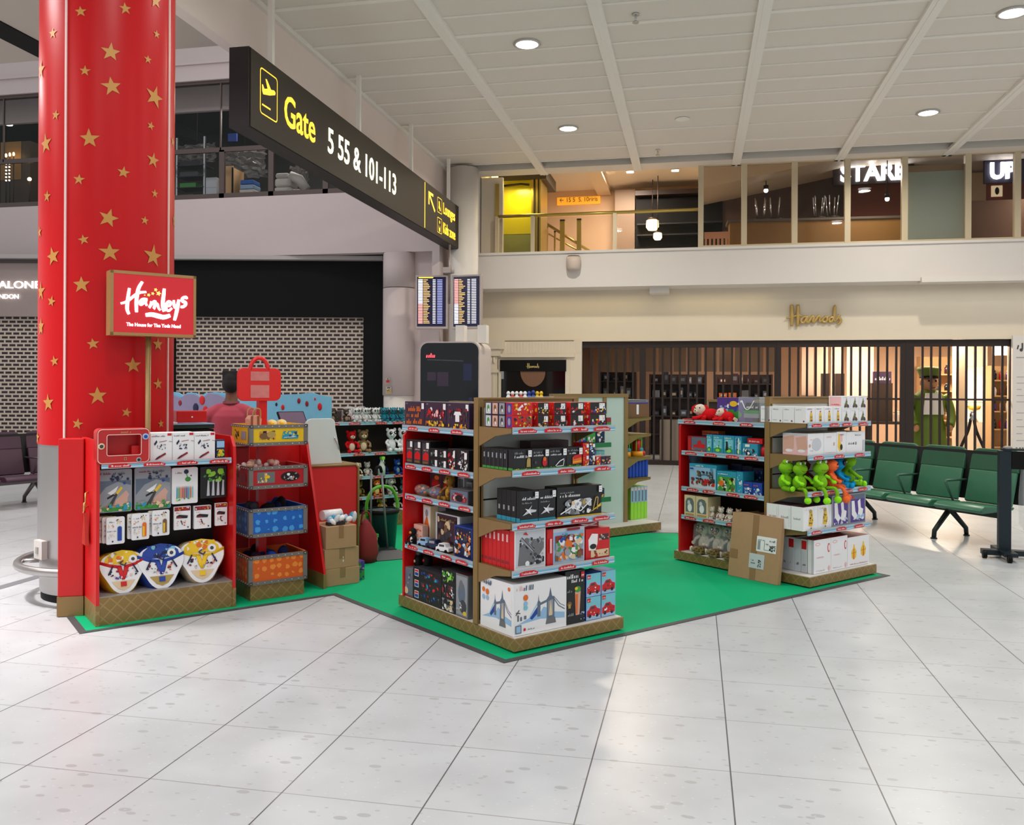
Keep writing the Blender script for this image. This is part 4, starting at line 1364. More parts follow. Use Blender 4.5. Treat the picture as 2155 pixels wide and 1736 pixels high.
for px, py, r in sl:
    s = max(-0.985, min(0.985, (px - 233.5) / 130.5))
    a = math.asin(s)
    # visible point at angle a to the sight line; left of the picture is larger theta going clockwise seen from above
    th = th0 + a + 0.0
    d = dist - PRR * cos(a) * 0.97
    zc = EYE + (HOR - py) / F_PX * d * 0.995 + 0.0
    R0 = r * 0.00358
    pts = starpts(0, 0, R0 * 1.06, rnd.uniform(-0.25, 0.25), 0.40)
    # wobbly hand-cut look
    pts = [(x * rnd.uniform(0.92, 1.1), z * rnd.uniform(0.92, 1.1)) for x, z in pts]
    cyl_patch(b, pts, th, zc, STARC, PRR + 0.004)
# stars continuing round the back of the pillar
for k in range(34):
    th = th0 + rnd.uniform(1.65, 4.65)
    pts = starpts(0, 0, rnd.uniform(0.04, 0.08), rnd.uniform(-0.25, 0.25), 0.42)
    cyl_patch(b, pts, th, 1.35 + 4.1 * (k + rnd.random()) / 34, STARC, PRR + 0.004)
b.obj('cladding', pl)
for px in (157.5, 347.5):
    th = th0 + math.asin((px - 233.5) / 130.5)
    x, y = (PRR + 0.003) * cos(th), (PRR + 0.003) * sin(th)
    B().box(-0.008, -0.004, 1.2, 0.008, 0.006, 5.54, M('seam_strip', (226, 196, 190), 0.4, noise=0.03)).obj('seam_strip', pl, (x, y, 0), th - pi / 2)
B().lathe([(PRR - 0.005, 0.34), (PRR - 0.005, 1.2)], STEEL, 64).lathe([(PRR - 0.02, 0.06), (PRR - 0.02, 0.34)], STEEL, 64).lathe([(PRR - 0.03, 0.0), (PRR - 0.03, 0.06)], BLACK, 64).lathe([(PRR - 0.02, 0.34), (PRR - 0.005, 0.34)], STEEL, 64).obj('steel_base', pl)
rr = []
for a in range(0, 360, 8):
    rr.append(((PRR + 0.13) * cos(R(a)), (PRR + 0.13) * sin(R(a)), 0.27))
B().tube(rr, 0.032, STEEL, 10, closed=True).obj('bumper_rail', pl)
for a in (30, 120, 210, 300):
    B().tube([(PRR * 0.98 * cos(R(a)), PRR * 0.98 * sin(R(a)), 0.27), ((PRR + 0.12) * cos(R(a)), (PRR + 0.12) * sin(R(a)), 0.27)], 0.018, STEEL, 8).obj('rail_bracket', pl)
th = th0 + math.asin((116 - 233.5) / 130.5)
b = B().box(-0.07, -0.02, 0.33, 0.07, 0.03, 0.47, M('socket_plate', (206, 200, 196), 0.4, noise=0.02))
b.box(-0.03, -0.026, 0.37, 0.01, -0.02, 0.42, M('socket_grey', (150, 146, 142), 0.4))
b.obj('socket_plate', pl, ((PRR + 0.01) * cos(th), (PRR + 0.01) * sin(th), 0), th + pi / 2)

# ---------------------------------------------------------------- green mat
mat_pts = [(-0.15, -0.10), (4.09, -0.10), (4.24, 2.58), (4.0, 2.78), (4.0, 5.4), (-1.1, 5.4), (-1.1, 3.2), (-2.075, 2.62), (-2.085, 2.045), (-0.245, 2.07)]
mw = [S(*p) for p in mat_pts]
gm = thing('floor_mat', 'green vinyl mat with dark edging under the whole toy stall', 'mat', (0, 0, 0.0005))


def offset_in(pts, d):
    out = []
    n = len(pts)
    for i in range(n):
        p0, p1, p2 = Vector(pts[i - 1]), Vector(pts[i]), Vector(pts[(i + 1) % n])
        e1, e2 = (p1 - p0).normalized(), (p2 - p1).normalized()
        n1, n2 = Vector((-e1.y, e1.x)), Vector((-e2.y, e2.x))
        bsum = (n1 + n2)
        k = d / max(0.25, (1 + n1.dot(n2)) / 2) / 2
        out.append(tuple(p1 + bsum * k))
    return out


B().prism(offset_in(mw, 0.045), 'z', 0, 0.004, GREEN).obj('sheet', gm)
b = B()
inn = offset_in(mw, 0.047)
for i in range(len(mw)):
    j = (i + 1) % len(mw)
    b.prism([mw[i], mw[j], inn[j], inn[i]], 'z', 0, 0.0042, EDGE)
b.obj('edging', gm)
MATZ = 0.0048

# ---------------------------------------------------------------- shop display furniture
LIP = M('price_rail', (176, 190, 200), 0.3, 0.2, noise=0.04, scale=20)
LIPB = M('price_rail_strip', (116, 178, 208), 0.35, noise=0.05, scale=14)
SHELFM = M('gold_brown_shelf', (142, 114, 72), 0.45, 0.15, noise=0.06)
DKBACK = M('dark_back_panel', (52, 44, 42), 0.55, noise=0.1)


def rail(parent, x0, x1, y, z0, z1, seed=1, n=4, frame=None):
    """angled price rail with blue strip and red ribbon labels; runs along local x facing -y"""
    h = z1 - z0
    fr = frame or (lambda a, b2, c: (a, b2, c))
    b = B()
    P = [fr(x0, y, z0), fr(x1, y, z0), fr(x1, y, z1), fr(x0, y, z1), fr(x0, y + 0.012, z0), fr(x1, y + 0.012, z0), fr(x1, y + 0.012, z1), fr(x0, y + 0.012, z1)]
    b.add(P, [(0, 1, 2, 3), (4, 7, 6, 5), (0, 4, 5, 1), (3, 2, 6, 7), (0, 3, 7, 4), (1, 5, 6, 2)], LIP)
    o = b.obj('price_rail', parent)
    rr = random.Random(seed)
    w = x1 - x0
    it = [('r', 0, .08, 1, .62, 'A'), ('r', 0, .2, 1, .3, 'w')]
    for i in range(n):
        c = (i + 0.5 + rr.uniform(-.12, .12)) / n
        q = 0.075 / w
        it += [('p', 'r', c - q, .12, c + q * .9, .12, c + q, .45, c + q * .5, .78, c - q * .5, .78, c - q, .6), ('t', c - q * .75, .28, q * 1.5, .3, 'w')]
    a = B()
    art(a, w, h, it, x0, z0, y, seed, frame=fr, kf=lambda ch: LIPB if ch == 'A' else K(ch))
    a.obj('rail_labels', o)


def gondola(label, u0, v0, end_z, left_z, W=0.86, VL=1.40, seed=1, redside=True):
    """free-standing gondola: an end panel with shelves facing -V and a bay of shelves facing -U behind it"""
    p = S(u0, v0)
    t = thing('display_gondola', label, 'display gondola', (p[0], p[1], MATZ), TH)
    hz = 1.572
    B().box(0, 0, 0.012, W + 0.07, VL + 0.06, 0.088, GOLD).obj('plinth', t)
    B().box(0.012, 0.012, 0.088, W + 0.058, VL + 0.048, 0.0935, M('plinth_top', (216, 214, 208), 0.5, noise=0.04)).obj('plinth_top', t)
    ve = 0.43
    # end panel of slats in a gold frame
    b = B()
    nsl = 9
    for i in range(nsl):
        za = 0.0935 + (hz - 0.12) * i / nsl
        b.box(0.045, ve, za + 0.012, W - 0.03, ve + 0.02, za + (hz - 0.12) / nsl, PANELW)
    b.box(0.045, ve + 0.012, 0.094, W - 0.03, ve + 0.024, hz - 0.03, DARK)
    b.obj('slat_panel', t)
    for x in (0.0, W - 0.035):
        q = B().box(x, ve - 0.02, 0.0935, x + 0.045, ve + 0.03, hz, GOLDP)
        q.box(x + 0.018, ve - 0.0215, 0.12, x + 0.027, ve - 0.02, hz - 0.05, BLACK)
        q.obj('post', t)
    B().box(0.0, ve - 0.022, hz, W + 0.01, ve + 0.032, hz + 0.012, GOLDP).box(0.045, ve - 0.01, hz - 0.05, W - 0.035, ve + 0.01, hz, GOLDP).obj('top_rail', t)
    for k, z in enumerate(end_z):
        sh = B().box(0.03, 0.03, z - 0.02, W, ve, z, SHELFM).obj('shelf', t)
        for x in (0.012, W - 0.012):
            B().prism([(0.05, z), (ve - 0.02, z), (ve - 0.02, z - 0.13), (0.22, z - 0.055), (0.05, z - 0.03)], 'x', x - 0.006, x + 0.006, SHELFM).obj('bracket', sh)
        rail(sh, 0.0, W, 0.018, z - 0.035, z + 0.008, seed + k, 3 if k % 2 else 4)
    # bay facing -U
    UB = 0.42
    B().box(UB, ve + 0.03, 0.0935, UB + 0.03, VL, 1.52, DKBACK).obj('back_panel', t)
    if redside:
        B().prism([(0.0, 0.0935), (UB, 0.0935), (UB, 1.36), (0.05, 1.36), (0.0, 1.29)], 'y', VL - 0.02, VL + 0.005, RED).obj('side_panel', t)
    B().box(UB - 0.02, ve + 0.03, 1.52, UB + 0.05, VL, 1.545, GOLDP).obj('back_rail', t)

    def lf(a, d, c):
        return (d, VL - a, c)
    for k, z in enumerate(left_z):
        top = k == 0
        sh = B().box(0.02, ve + 0.034, z - 0.02, UB, VL - 0.024 if not top else VL + 0.02, z, SHELFM).obj('shelf', t)
        rail(sh, -0.02 if top else 0.03, VL - ve - 0.034, 0.0, z - 0.03, z + 0.012, seed + 20 + k, 3 if top else 4, frame=lf)
    return t


G1E, G1L = [1.395, 1.127, 0.795, 0.50], [1.358, 1.075, 0.848, 0.484]
G2E, G2L = [1.362, 1.092, 0.788, 0.468], [1.342, 1.048, 0.706, 0.436]
gondola('gold-framed toy gondola nearest the viewer, packed with dark and red boxed games', 0.0, 0.0, G1E, G1L, seed=10)
gondola('gold-framed toy gondola on the right, with white boxes and plush frogs', 3.045, 0.0, G2E, G2L, W=0.92, VL=1.45, seed=40)

# ---- third gondola at the back right: tall white end panel, green book shelves, right-hand bay
p = S(2.75, 2.77)
g3 = thing('display_gondola', 'gold-framed gondola at the back with a plain white end panel and blue cases', 'display gondola', (p[0], p[1], MATZ), TH)
B().box(0, 0, 0.012, 1.43, 1.5, 0.10, GOLD).obj('plinth', g3)
B().box(0.01, 0.01, 0.10, 1.42, 1.49, 0.106, M('plinth_top', (216, 214, 208))).obj('plinth_top', g3)
AQ = M('pale_aqua_panel', (196, 216, 208), 0.4, noise=0.03, scale=3)
pv, pu = 0.23, 1.08
B().box(0.02, pv, 0.106, pu - 0.02, pv + 0.02, 1.55, AQ).obj('end_panel', g3)
for x, w in ((0.0, 0.05), (0.72, 0.05), (pu - 0.03, 0.055)):
    B().box(x, pv - 0.012, 0.106 if w > 0.05 else 1.36, x + w, pv + 0.03, 1.57, GOLDP).obj('post', g3)
B().box(-0.02, pv - 0.015, 1.545, pu + 0.03, pv + 0.05, 1.585, GOLDP).obj('top_rail', g3)
for k, z in enumerate((0.4, 0.75, 1.0)):
    B().box(0.02, 0.02, z, 0.64, pv, z + 0.012, M('green_shelf', (28, 120, 70), 0.5, noise=0.05)).box(0.02, 0.0, z, 0.64, 0.02, z + 0.05, M('green_shelf', (28, 120, 70))).obj('shelf', g3)
B().box(pu + 0.0, pv + 0.02, 0.106, pu + 0.025, 1.45, 1.55, M('dim_back', (120, 104, 84), 0.6, noise=0.05)).obj('back_panel', g3)
OLG = M('olive_gold_shelf', (134, 116, 60), 0.45, 0.15, noise=0.05)
G3Z = (1.31, 1.115, 0.845, 0.60)
for z in G3Z:
    sh = B().box(pu + 0.025, pv + 0.02, z - 0.016, pu + 0.42, 1.45, z, OLG).obj('shelf', g3)
    for y in (pv + 0.026, 1.44):
        B().prism([(pu + 0.025, z - 0.001), (pu + 0.43, z - 0.001), (pu + 0.43, z - 0.03), (pu + 0.22, z - 0.05), (pu + 0.025, z - 0.14)], 'y', y - 0.006, y + 0.006, OLG).obj('bracket', sh)
F3R = Face(2.75 + pu + 0.02, 2.77 + pv + 0.03, TH)   # side-on view of the right-hand bay (local x outwards, y into depth)

# ---- fourth gondola: the plush wall at the back left
p = S(0.35, 4.87)
g4 = thing('plush_shelving', 'long plush toy shelving at the back of the stall behind the counter', 'shelf', (p[0], p[1], MATZ), TH)
W4 = 2.0
B().box(0, 0.02, 0.0, W4, 0.5, 0.16, GOLD).obj('plinth', g4)
B().box(0, 0.45, 0.16, W4, 0.48, 1.36, DKBACK).obj('back_panel', g4)
for x in (0, W4 - 0.02):
    B().box(x, 0.04, 0.16, x + 0.02, 0.45, 1.3, RED).obj('side_panel', g4)
G4Z = (1.235, 0.875, 0.60, 0.36)
for k, z in enumerate(G4Z):
    sh = B().box(0.02, 0.03, z - 0.018, W4 - 0.02, 0.45, z, SHELFM).obj('shelf', g4)
    rail(sh, 0.0, W4, 0.018, z - 0.03, z + 0.01, 70 + k, 7)
F4 = Face(0.35, 4.87, TH)

# ---------------------------------------------------------------- red wall cabinet at the front left
cu, cv = -1.965, 2.165
p = S(cu, cv)
c1 = thing('display_cabinet', 'red display cabinet on a gold plinth at the left front of the stall', 'display cabinet', (p[0], p[1], MATZ), TH)
CW, CD = 0.965, 0.48
B().box(0.022, -0.002, 0, CW - 0.022, CD, 0.19, GOLD).box(0.022, 0.0, 0.19, CW - 0.022, CD, 0.196, M('grey_base_top', (150, 146, 146), 0.3, noise=0.05)).obj('plinth', c1)
for x, nm in ((0.0, 'l'), (CW - 0.022, 'r')):
    q = B()
    q.prism([(-0.01, 0.14), (CD, 0.14), (CD, 1.275), (0.06, 1.275), (0.0, 1.2), (-0.01, 1.1)], 'x', x, x + 0.022, RED)
    q.box(x - 0.002, -0.012, 0.0, x + 0.024, CD, 0.14, GOLD)
    q.obj('side_panel', c1)
B().box(0.022, CD - 0.02, 0.196, CW - 0.022, CD, 1.27, M('cabinet_back', (44, 36, 38), 0.5, noise=0.05)).obj('back_panel', c1)
sh = B().box(0.022, 0.02, 1.09, CW - 0.022, CD - 0.02, 1.108, RED).obj('shelf', c1)
rail(sh, 0.03, 0.925, -0.02, 1.078, 1.12, 5, 4)
pegs = [(0.13, 0.93), (0.40, 0.93), (0.62, 0.93), (0.84, 0.93), (0.15, 0.70), (0.335, 0.70), (0.485, 0.70), (0.62, 0.70), (0.755, 0.70), (0.875, 0.70)]
FC = Face(cu, cv, TH)

# little gold hanger and red lanyard pouch on its side
p = S(cu - 0.003, cv + 0.22)
t = thing('bag_holder', 'gold wire holder with a red pouch hanging on the side of the red cabinet', 'holder', (p[0], p[1], 0.66), TH - pi / 2)
GW_ = M('gold_wire', (212, 180, 110), 0.3, 0.8, noise=0.03)
B().tube([(-0.05, 0.002, 0.24), (0.04, -0.03, 0.24), (0.04, -0.03, 0.14), (-0.05, 0.002, 0.14)], 0.006, GW_, 6).tube([(0.0, -0.02, 0.18), (0.05, -0.04, 0.17), (0.05, -0.04, 0.12)], 0.007, GW_, 6).obj('wire_bracket', t)
B().prism([(0.0, 0.1), (0.03, 0.1), (0.06, -0.12), (-0.05, -0.12), (-0.02, 0.02)], 'y', -0.035, -0.01, M('clear_red_pouch', (190, 60, 50), 0.25, noise=0.1)).obj('pouch', t)
B().tube([(0.015, -0.03, 0.15), (0.005, -0.035, 0.1)], 0.006, GW_, 6).obj('strap', t)

# narrow red upright panel left of it
p = S(-2.13, 2.60)
t = thing('upright_panel', 'narrow red upright panel with gold foot left of the red cabinet', 'panel', (p[0], p[1], MATZ), TH - R(25))
B().box(0, 0, 0.14, 0.17, 0.09, 1.27, RED).obj('panel', t, bevel=0.006)
B().box(-0.003, -0.004, 0, 0.173, 0.094, 0.14, GOLDP).obj('foot', t)

# ---------------------------------------------------------------- sign on a gold pole
hu, hv = -1.79, 2.60
p = S(hu, hv)
hs = thing('brand_sign', 'red lightbox sign lettered Hamleys in a gold frame on a gold pole', 'sign', (p[0], p[1], 0), TH)
HW, H0, H1 = 0.62, 2.03, 2.51
GFRM = M('gold_frame', (170, 134, 84), 0.42, 0.25, noise=0.06)
B().box(0, 0, H0, HW, 0.13, H1, GFRM).box(0, -0.006, H0, 0.022, 0, H1, GFRM).box(HW - 0.02, -0.006, H0, HW, 0, H1, GFRM).box(0, -0.006, H0, HW, 0, H0 + 0.022, GFRM).box(0, -0.006, H1 - 0.022, HW, 0, H1, GFRM).obj('frame', hs)
B().box(0.022, -0.003, H0 + 0.022, HW - 0.02, 0, H1 - 0.022, M('red_lightbox', (186, 32, 40), 0.3, e=0.35, noise=0.03, scale=5)).obj('lit_panel', hs)
B().cyl(HW * 0.46, 0.066, 0.006, H0, 0.02, GOLDP, 14).obj('pole', hs)
B().cyl(HW * 0.46, 0.066, 0.006, 0.02, 0.03, GOLDP, 20).obj('pole_foot', hs)
WL = M('white_neon', (255, 255, 255), 0.5, e=2.6)


def hp(cx_, cy_):     # crop pixels of the sign face -> local x, z
    fx0, fx1 = 335, 1975
    x = (cx_ - fx0) / (fx1 - fx0)
    zt_ = 205 + (340 - 205) * x
    zb_ = 1410 + (1480 - 1410) * x
    return (0.022 + x * (HW - 0.042), (H0 + 0.022) + (zb_ - cy_) / (zb_ - zt_) * (H1 - H0 - 0.044))


HAM = [(1.15, [(645, 520), (620, 700), (605, 850), (605, 960), (640, 1050)]), (1.2, [(905, 390), (830, 520), (795, 700), (785, 860), (790, 1010)]), (0.9, [(475, 830), (600, 790), (760, 660), (860, 610), (985, 600)]),
       (0.95, [(975, 740), (900, 750), (860, 810), (880, 855), (950, 800), (985, 740), (975, 820), (1000, 880)]), (0.95, [(1085, 790), (1075, 860), (1045, 920), (1090, 850), (1160, 790), (1170, 850), (1140, 940), (1180, 850), (1215, 850), (1240, 930), (1275, 975)]),
       (1.25, [(1355, 535), (1340, 680), (1325, 820), (1330, 920), (1355, 1000)]), (0.95, [(1400, 890), (1470, 880), (1490, 820), (1440, 800), (1395, 870), (1400, 950), (1450, 985), (1515, 930)]),
       (1.0, [(1555, 770), (1560, 860), (1590, 920), (1640, 850)]), (1.2, [(1660, 760), (1640, 880), (1605, 1050), (1570, 1180)]), (1.1, [(1835, 750), (1810, 710), (1740, 735), (1740, 790), (1800, 820), (1800, 870), (1740, 910), (1700, 900)]),
       (1.6, [(975, 1070), (1100, 1060), (1230, 1090), (1350, 1115), (1480, 1080)])]
b = B()
for w, pts in HAM:
    pp = spline([hp(*q) for q in pts], 5)
    n = len(pp)
    b.tube([(x, -0.006, z) for x, z in pp], [0.0112 * w * (0.72 + 0.28 * sin(pi * (i + 0.5) / n)) for i in range(n)], WL, 8, flat=0.35)
b.obj('lettering', hs)
b = B()
for x, y, r in ((1035, 660, 44), (1118, 632, 42), (1178, 555, 45), (1238, 630, 62), (955, 663, 22)):
    X, Z = hp(x, y)
    flatpoly(b, starpts(X, Z, r * 0.00034, 0.3, 0.5), M('sign_star_yellow', (240, 214, 110), 0.5, e=0.8), -0.005)
b.obj('sign_stars', hs)
X, Z = hp(590, 1275)
o = text('tagline', 'The House for The Yods Need', 0.036, WL, hs, (X, -0.005, Z - 0.004), 0, 0.003, 0.86, bold=0.0006)

# ---------------------------------------------------------------- goods on the nearest gondola, end shelves
ZP = MATZ + 0.001
A1 = Face(0.0, 0.05, TH)
A1L = Face(0.012, 1.40, TH - pi / 2)
z = G1E[0] + ZP
# top: little twin-stacked packets; the left column is four deep
for r in range(2):
    zz = z + r * 0.081
    for d in range(3):
        prod(A1, 'card_game', '%s lilac card box from the front, %s row, left end of the top shelf' % (ORD[d], ('lower', 'upper')[r]), 'box', 0.015, 0.118, zz, 0.08, 0.072, 'x', [('r', .05, .05, .95, .95, 's')],
             [('r', .1, .06, .92, .94, ('s', 'f', 'z')[d]), ('e', .5, .5, .2, .3, ('d', 'n', 'g')[d]), ('e', .55, .35, .1, .14, 'w')], y=0.078 + d * 0.075, group='lilac card boxes on the top end shelf')
    prod(A1, 'toy_box', 'red and yellow toy box beside the lilac card boxes, ' + ('lower' if r == 0 else 'upper') + ' of two', 'box', 0.015, 0.172, zz, 0.08, 0.07, 'r', [('b', .05, .35 if r else .3, .95, .95, 'yyow' if r else 'nnyk', 14), ('b', .05, .05, .95, .35, 'rmye', 6)],
         [('r', .1, .05, .9, .95, 'p'), ('e', .5, .5, .2, .3, 's')], sticker=False)
    for k, (a, c) in enumerate(((0.215, 0.307), (0.350, 0.452), (0.490, 0.608), (0.660, 0.807))):
        nm = ('first', 'second', 'third', 'fourth')[k]
        prod(A1, 'toy_box', 'dark red-sided toy box, %s of the %s row on the top end shelf' % (nm, ('lower', 'upper')[r]), 'box', a, c, zz, 0.079, 0.11, 'r',
             [('r', 0, 0, 1, 1, 'k'), ('b', .05, .05, .95, .6, ('ryme', 'wrrs', 'rmow', 'yrpw')[k], 9), ('r', .55, .45, .9, .92, 'w'), ('b', .58, .5, .87, .85, 'ybd', 4)],
             [('b', .05, .05, .95, .95, 'oywm', 7)])
prod(A1, 'toy_box', 'small red and green angled packet at the right end of the top end shelf', 'box', 0.812, 0.853, z, 0.055, 0.2, 'm', [('r', 0, 0, 1, .4, 'g')])
# second shelf: black boxes with a green base, seven thick
z = G1E[1] + ZP
for k in range(6):
    prod(A1, 'game_box', 'slim black game box with green base, %s filed behind the golden-figure box' % ORD[k], 'box', 0.02, 0.165, z, 0.132, 0.044, 'k', [], [('r', 0, 0, 1, .12, 'g'), ('r', .3, .55, .6, .8, 's'), ('l', 'd', 0.006, .9, .1, .9, .9)], y=0.06 + k * 0.046, group='filed black game boxes on the second end shelf')
for k, (a, c, it, lb) in enumerate((
        (0.02, 0.166, [('t', .08, .78, .5, .1, 's'), ('t', .06, .6, .7, .12, 'w'), ('p', 'h', .72, .15, .95, .15, .93, .55, .82, .62, .74, .5)], 'black game box with a golden figure at its lower right'),
        (0.169, 0.306, [('t', .1, .78, .5, .1, 's'), ('t', .1, .64, .6, .08, 'w'), ('c', .2, .35, .08, 'd'), ('e', .75, .33, .14, .2, 'r'), ('e', .75, .5, .1, .1, 'o')], 'black game box with a red figure at its lower right'),
        (0.309, 0.455, [('t', .08, .8, .5, .1, 's'), ('t', .08, .64, .6, .08, 'w'), ('l', 'w', .006, .35, .12, .6, .35, .85, .45), ('l', 'w', .005, .4, .1, .8, .12, .85, .4)], 'black game box with a white line drawing'),
        (0.458, 0.592, [('t', .06, .8, .7, .1, 's'), ('t', .08, .66, .5, .08, 'w'), ('p', 'o', .35, .15, .95, .2, .95, .6, .35, .5), ('p', 'r', .4, .38, .95, .48, .95, .68, .4, .56), ('l', 'y', .006, .38, .25, .95, .3)], 'black game box printed with red and yellow racing stripes'))):
    prod(A1, 'game_box', lb + ', second end shelf', 'box', a, c, z, 0.134, 0.05, 'k', [('r', 0, 0, 1, .08, 'g'), ('b', .1, .03, .9, .12, 'yga', 5)] + it, [('r', 0, 0, 1, .12, 'g')], sticker=True)
for r in range(2):
    for k in range(2):
        prod(A1, 'toy_box', 'red and navy toy box, %s %s of four beside the black boxes' % (('lower', 'upper')[r], ('left', 'right')[k]), 'box', 0.600 + k * 0.056, 0.654 + k * 0.056, z + r * 0.079, 0.078, 0.1, 'r' if k == 0 else 'u',
             [('b', .05, .05, .95, .95, ('wydor', 'wyrsl')[k], 9), ('r', .55, .6, .9, .9, 'w')], [('b', .05, .05, .95, .95, 'mwo', 5)])
for k in range(3):
    prod(A1, 'toy_box', 'tiny %s box at the right end of the second end shelf' % ('red', 'navy', 'dark-red')[k], 'box', 0.716 + k * 0.046, 0.760 + k * 0.046, z, 0.062, 0.12, 'ruv'[k], [('b', .08, .08, .92, .92, 'wyos', 7)])
prod(A1, 'game_box', 'long dark maroon box lying behind the black game boxes on the second end shelf', 'box', 0.33, 0.66, z, 0.165, 0.12, 'v', [], [], y=0.22)
# third shelf: black boxes with turquoise base, a big one with a yellow base
z = G1E[2] + ZP
for k in range(4):
    prod(A1, 'game_box', 'slim black box with turquoise base, %s filed behind the plane boxes' % ORD[k], 'box', 0.078, 0.22, z, 0.2, 0.05, 'k', [], [('r', 0, 0, 1, .14, 't'), ('r', .35, .35, .7, .5, 's')], y=0.045 + k * 0.052, group='filed turquoise-based boxes')
for a, c, lb in ((0.078, 0.223, 'left'), (0.226, 0.366, 'right')):
    prod(A1, 'game_box', 'black box with white jet plane and turquoise base, %s of the pair' % lb, 'box', a, c, z, 0.2, 0.04, 'k',
         [('r', 0, 0, 1, .09, 't'), ('t', .1, .72, .7, .09, 'w'), ('t', .1, .6, .5, .05, 's'), ('p', 'z', .1, .22, .45, .42, .65, .55, .55, .42, .9, .38, .85, .32, .5, .3), ('p', 'w', .25, .45, .5, .4, .62, .22, .5, .28)], [('r', 0, 0, 1, .14, 't')], sticker=True)
prod(A1, 'game_box', 'large wide black box with white sketched riders and a yellow base line', 'box', 0.378, 0.768, z, 0.205, 0.13, 'k',
     [('r', 0, 0, 1, .05, 'y'), ('t', .06, .8, .3, .05, 's'), ('t', .05, .68, .45, .1, 'w'), ('p', 'y', .7, .1, .98, .3, .98, .4, .85, .25), ('b', .15, .1, .75, .6, 'wsqz', 26), ('c', .33, .48, .07, 'e'), ('c', .58, .48, .08, 'h'), ('l', 'w', .008, .05, .15, .3, .35, .5, .2, .75, .55), ('l', 'h', .008, .78, .15, .85, .6, .9, .6, .88, .2)], [('r', 0, 0, 1, .05, 'y')], sticker=True, y=0.0)
# fourth shelf: red spines, scribble box, big red-spined picture box, hat box
z = G1E[3] + ZP
for k in range(7):
    prod(A1, 'game_box', 'slim glossy red box, %s filed behind the grey scribble box' % ORD[k], 'box', 0.035, 0.280, z, 0.245 - 0.002 * (k % 3), 0.044, 'r', [], [('r', .1, .12, .9, .2, 'm'), ('r', .3, .7, .7, .9, 'i')], y=0.055 + k * 0.047, group='filed red boxes on the fourth end shelf')
prod(A1, 'game_box', 'grey and white box with black pencil-like scribbles beside the filed red boxes', 'box', 0.035, 0.285, z, 0.25, 0.05, 'w',
     [('r', .03, .05, .97, .97, 'z'), ('p', 'q', .1, .1, .6, .1, .95, .5, .95, .75, .5, .75, .15, .6), ('b', .15, .45, .95, .8, 'kdsq', 12), ('l', 's', .02, .2, .8, .6, .45), ('l', 'k', .005, .22, .82, .62, .44), ('c', .4, .14, .07, 'w'), ('e', .75, .14, .12, .05, 'd'), ('b', .5, .1, .95, .4, 'wskd', 10), ('p', 'r', .25, .9, .42, .87, .35, .95)], [('r', 0, 0, 1, 1, 'r')])
prod(A1, 'game_box', 'wide pale picture box with a red spine on the fourth end shelf', 'box', 0.298, 0.618, z, 0.235, 0.12, 'r',
     [('r', .15, 0, 1, 1, 'z'), ('r', .15, .05, .98, .9, 'l'), ('b', .2, .1, .95, .8, 'wgonsem', 42), ('b', .3, .6, .9, .85, 'bwt', 6), ('r', .5, .92, .85, .99, 'm'), ('r', .04, .35, .09, .75, 'i')], [('r', .1, .1, .9, .9, 'm')])
prod(A1, 'game_box', 'bright red box showing a white cap, right end of the fourth end shelf', 'box', 0.628, 0.845, z, 0.205, 0.15, 'r',
     [('p', 'w', .12, .3, .1, .65, .25, .85, .5, .82, .48, .5, .4, .3), ('e', .3, .42, .14, .09, 'k'), ('r', .55, .6, .95, .8, 'v'), ('b', .55, .6, .95, .8, 'eks', 6), ('r', .2, .06, .95, .3, 'e'), ('b', .22, .06, .92, .28, 'rmn', 8)], [('b', .1, .1, .9, .9, 'mwr', 5)])
prod(A1, 'game_box', 'red box with white stripes lying tilted on top of the white-cap box', 'box', 0.60, 0.80, z + 0.2065, 0.035, 0.16, 'r', [('l', 'w', .008, .1, .2, .9, .8), ('l', 'w', .008, .1, .8, .9, .2)], y=0.05, twist=R(6))
# plinth: the big bridge construction set and others
z = 0.0945 + ZP
BRIDGE = [('r', .03, .08, .97, .97, 'w'), ('p', 'l', .05, .2, .5, .25, .97, .18, .97, .3, .5, .4), ('p', 'j', .62, .22, .62, .62, .66, .68, .69, .85, .72, .68, .77, .62, .77, .22), ('r', .65, .3, .74, .6, 's'), ('p', 'e', .66, .28, .7, .6, .73, .28),
          ('p', 'j', .44, .3, .44, .58, .455, .62, .465, .74, .475, .62, .5, .58, .5, .3), ('p', 'j', .44, .55, .76, .66, .76, .61, .44, .5), ('p', 'b', .3, .3, .44, .5, .44, .36, .34, .26), ('p', 'l', .52, .28, .62, .3, .62, .45, .56, .48, .52, .42), ('l', 'c', .006, .3, .32, .44, .56), ('l', 'j', .006, .75, .62, .85, .45, .97, .36), ('l', 'j', .004, .75, .66, .88, .48, .97, .42),
          ('p', 'q', .6, .12, .8, .12, .78, .24, .62, .24), ('t', .03, .87, .14, .09, 'i'), ('t', .18, .86, .18, .1, 'j'), ('c', .22, .72, .06, 'o'), ('c', .22, .6, .05, 'l'), ('c', .22, .52, .05, 'c'), ('l', 'd', .006, .04, .4, .1, .5), ('l', 'd', .006, .04, .45, .12, .43), ('r', .07, .28, .09, .4, 'd'), ('r', .12, .28, .15, .36, 'j'), ('r', .19, .3, .23, .37, 'j'), ('r', .03, .04, .14, .2, 'j'), ('r', .045, .06, .125, .18, 'l'), ('c', .2, .1, .03, 'r'), ('t', .26, .08, .12, .03, 'd')]
prod(A1, 'construction_set', 'huge white box picturing a grey twin-towered bridge, lying on the plinth', 'box', 0.012, 0.446, z, 0.325, 0.36, 'w', BRIDGE, BRIDGE[:17] + [('c', .1, .75, .05, 'o'), ('c', .1, .6, .05, 'l'), ('c', .9, .9, .04, 'o'), ('t', .05, .88, .3, .08, 'j')], topc='z', y=-0.02)
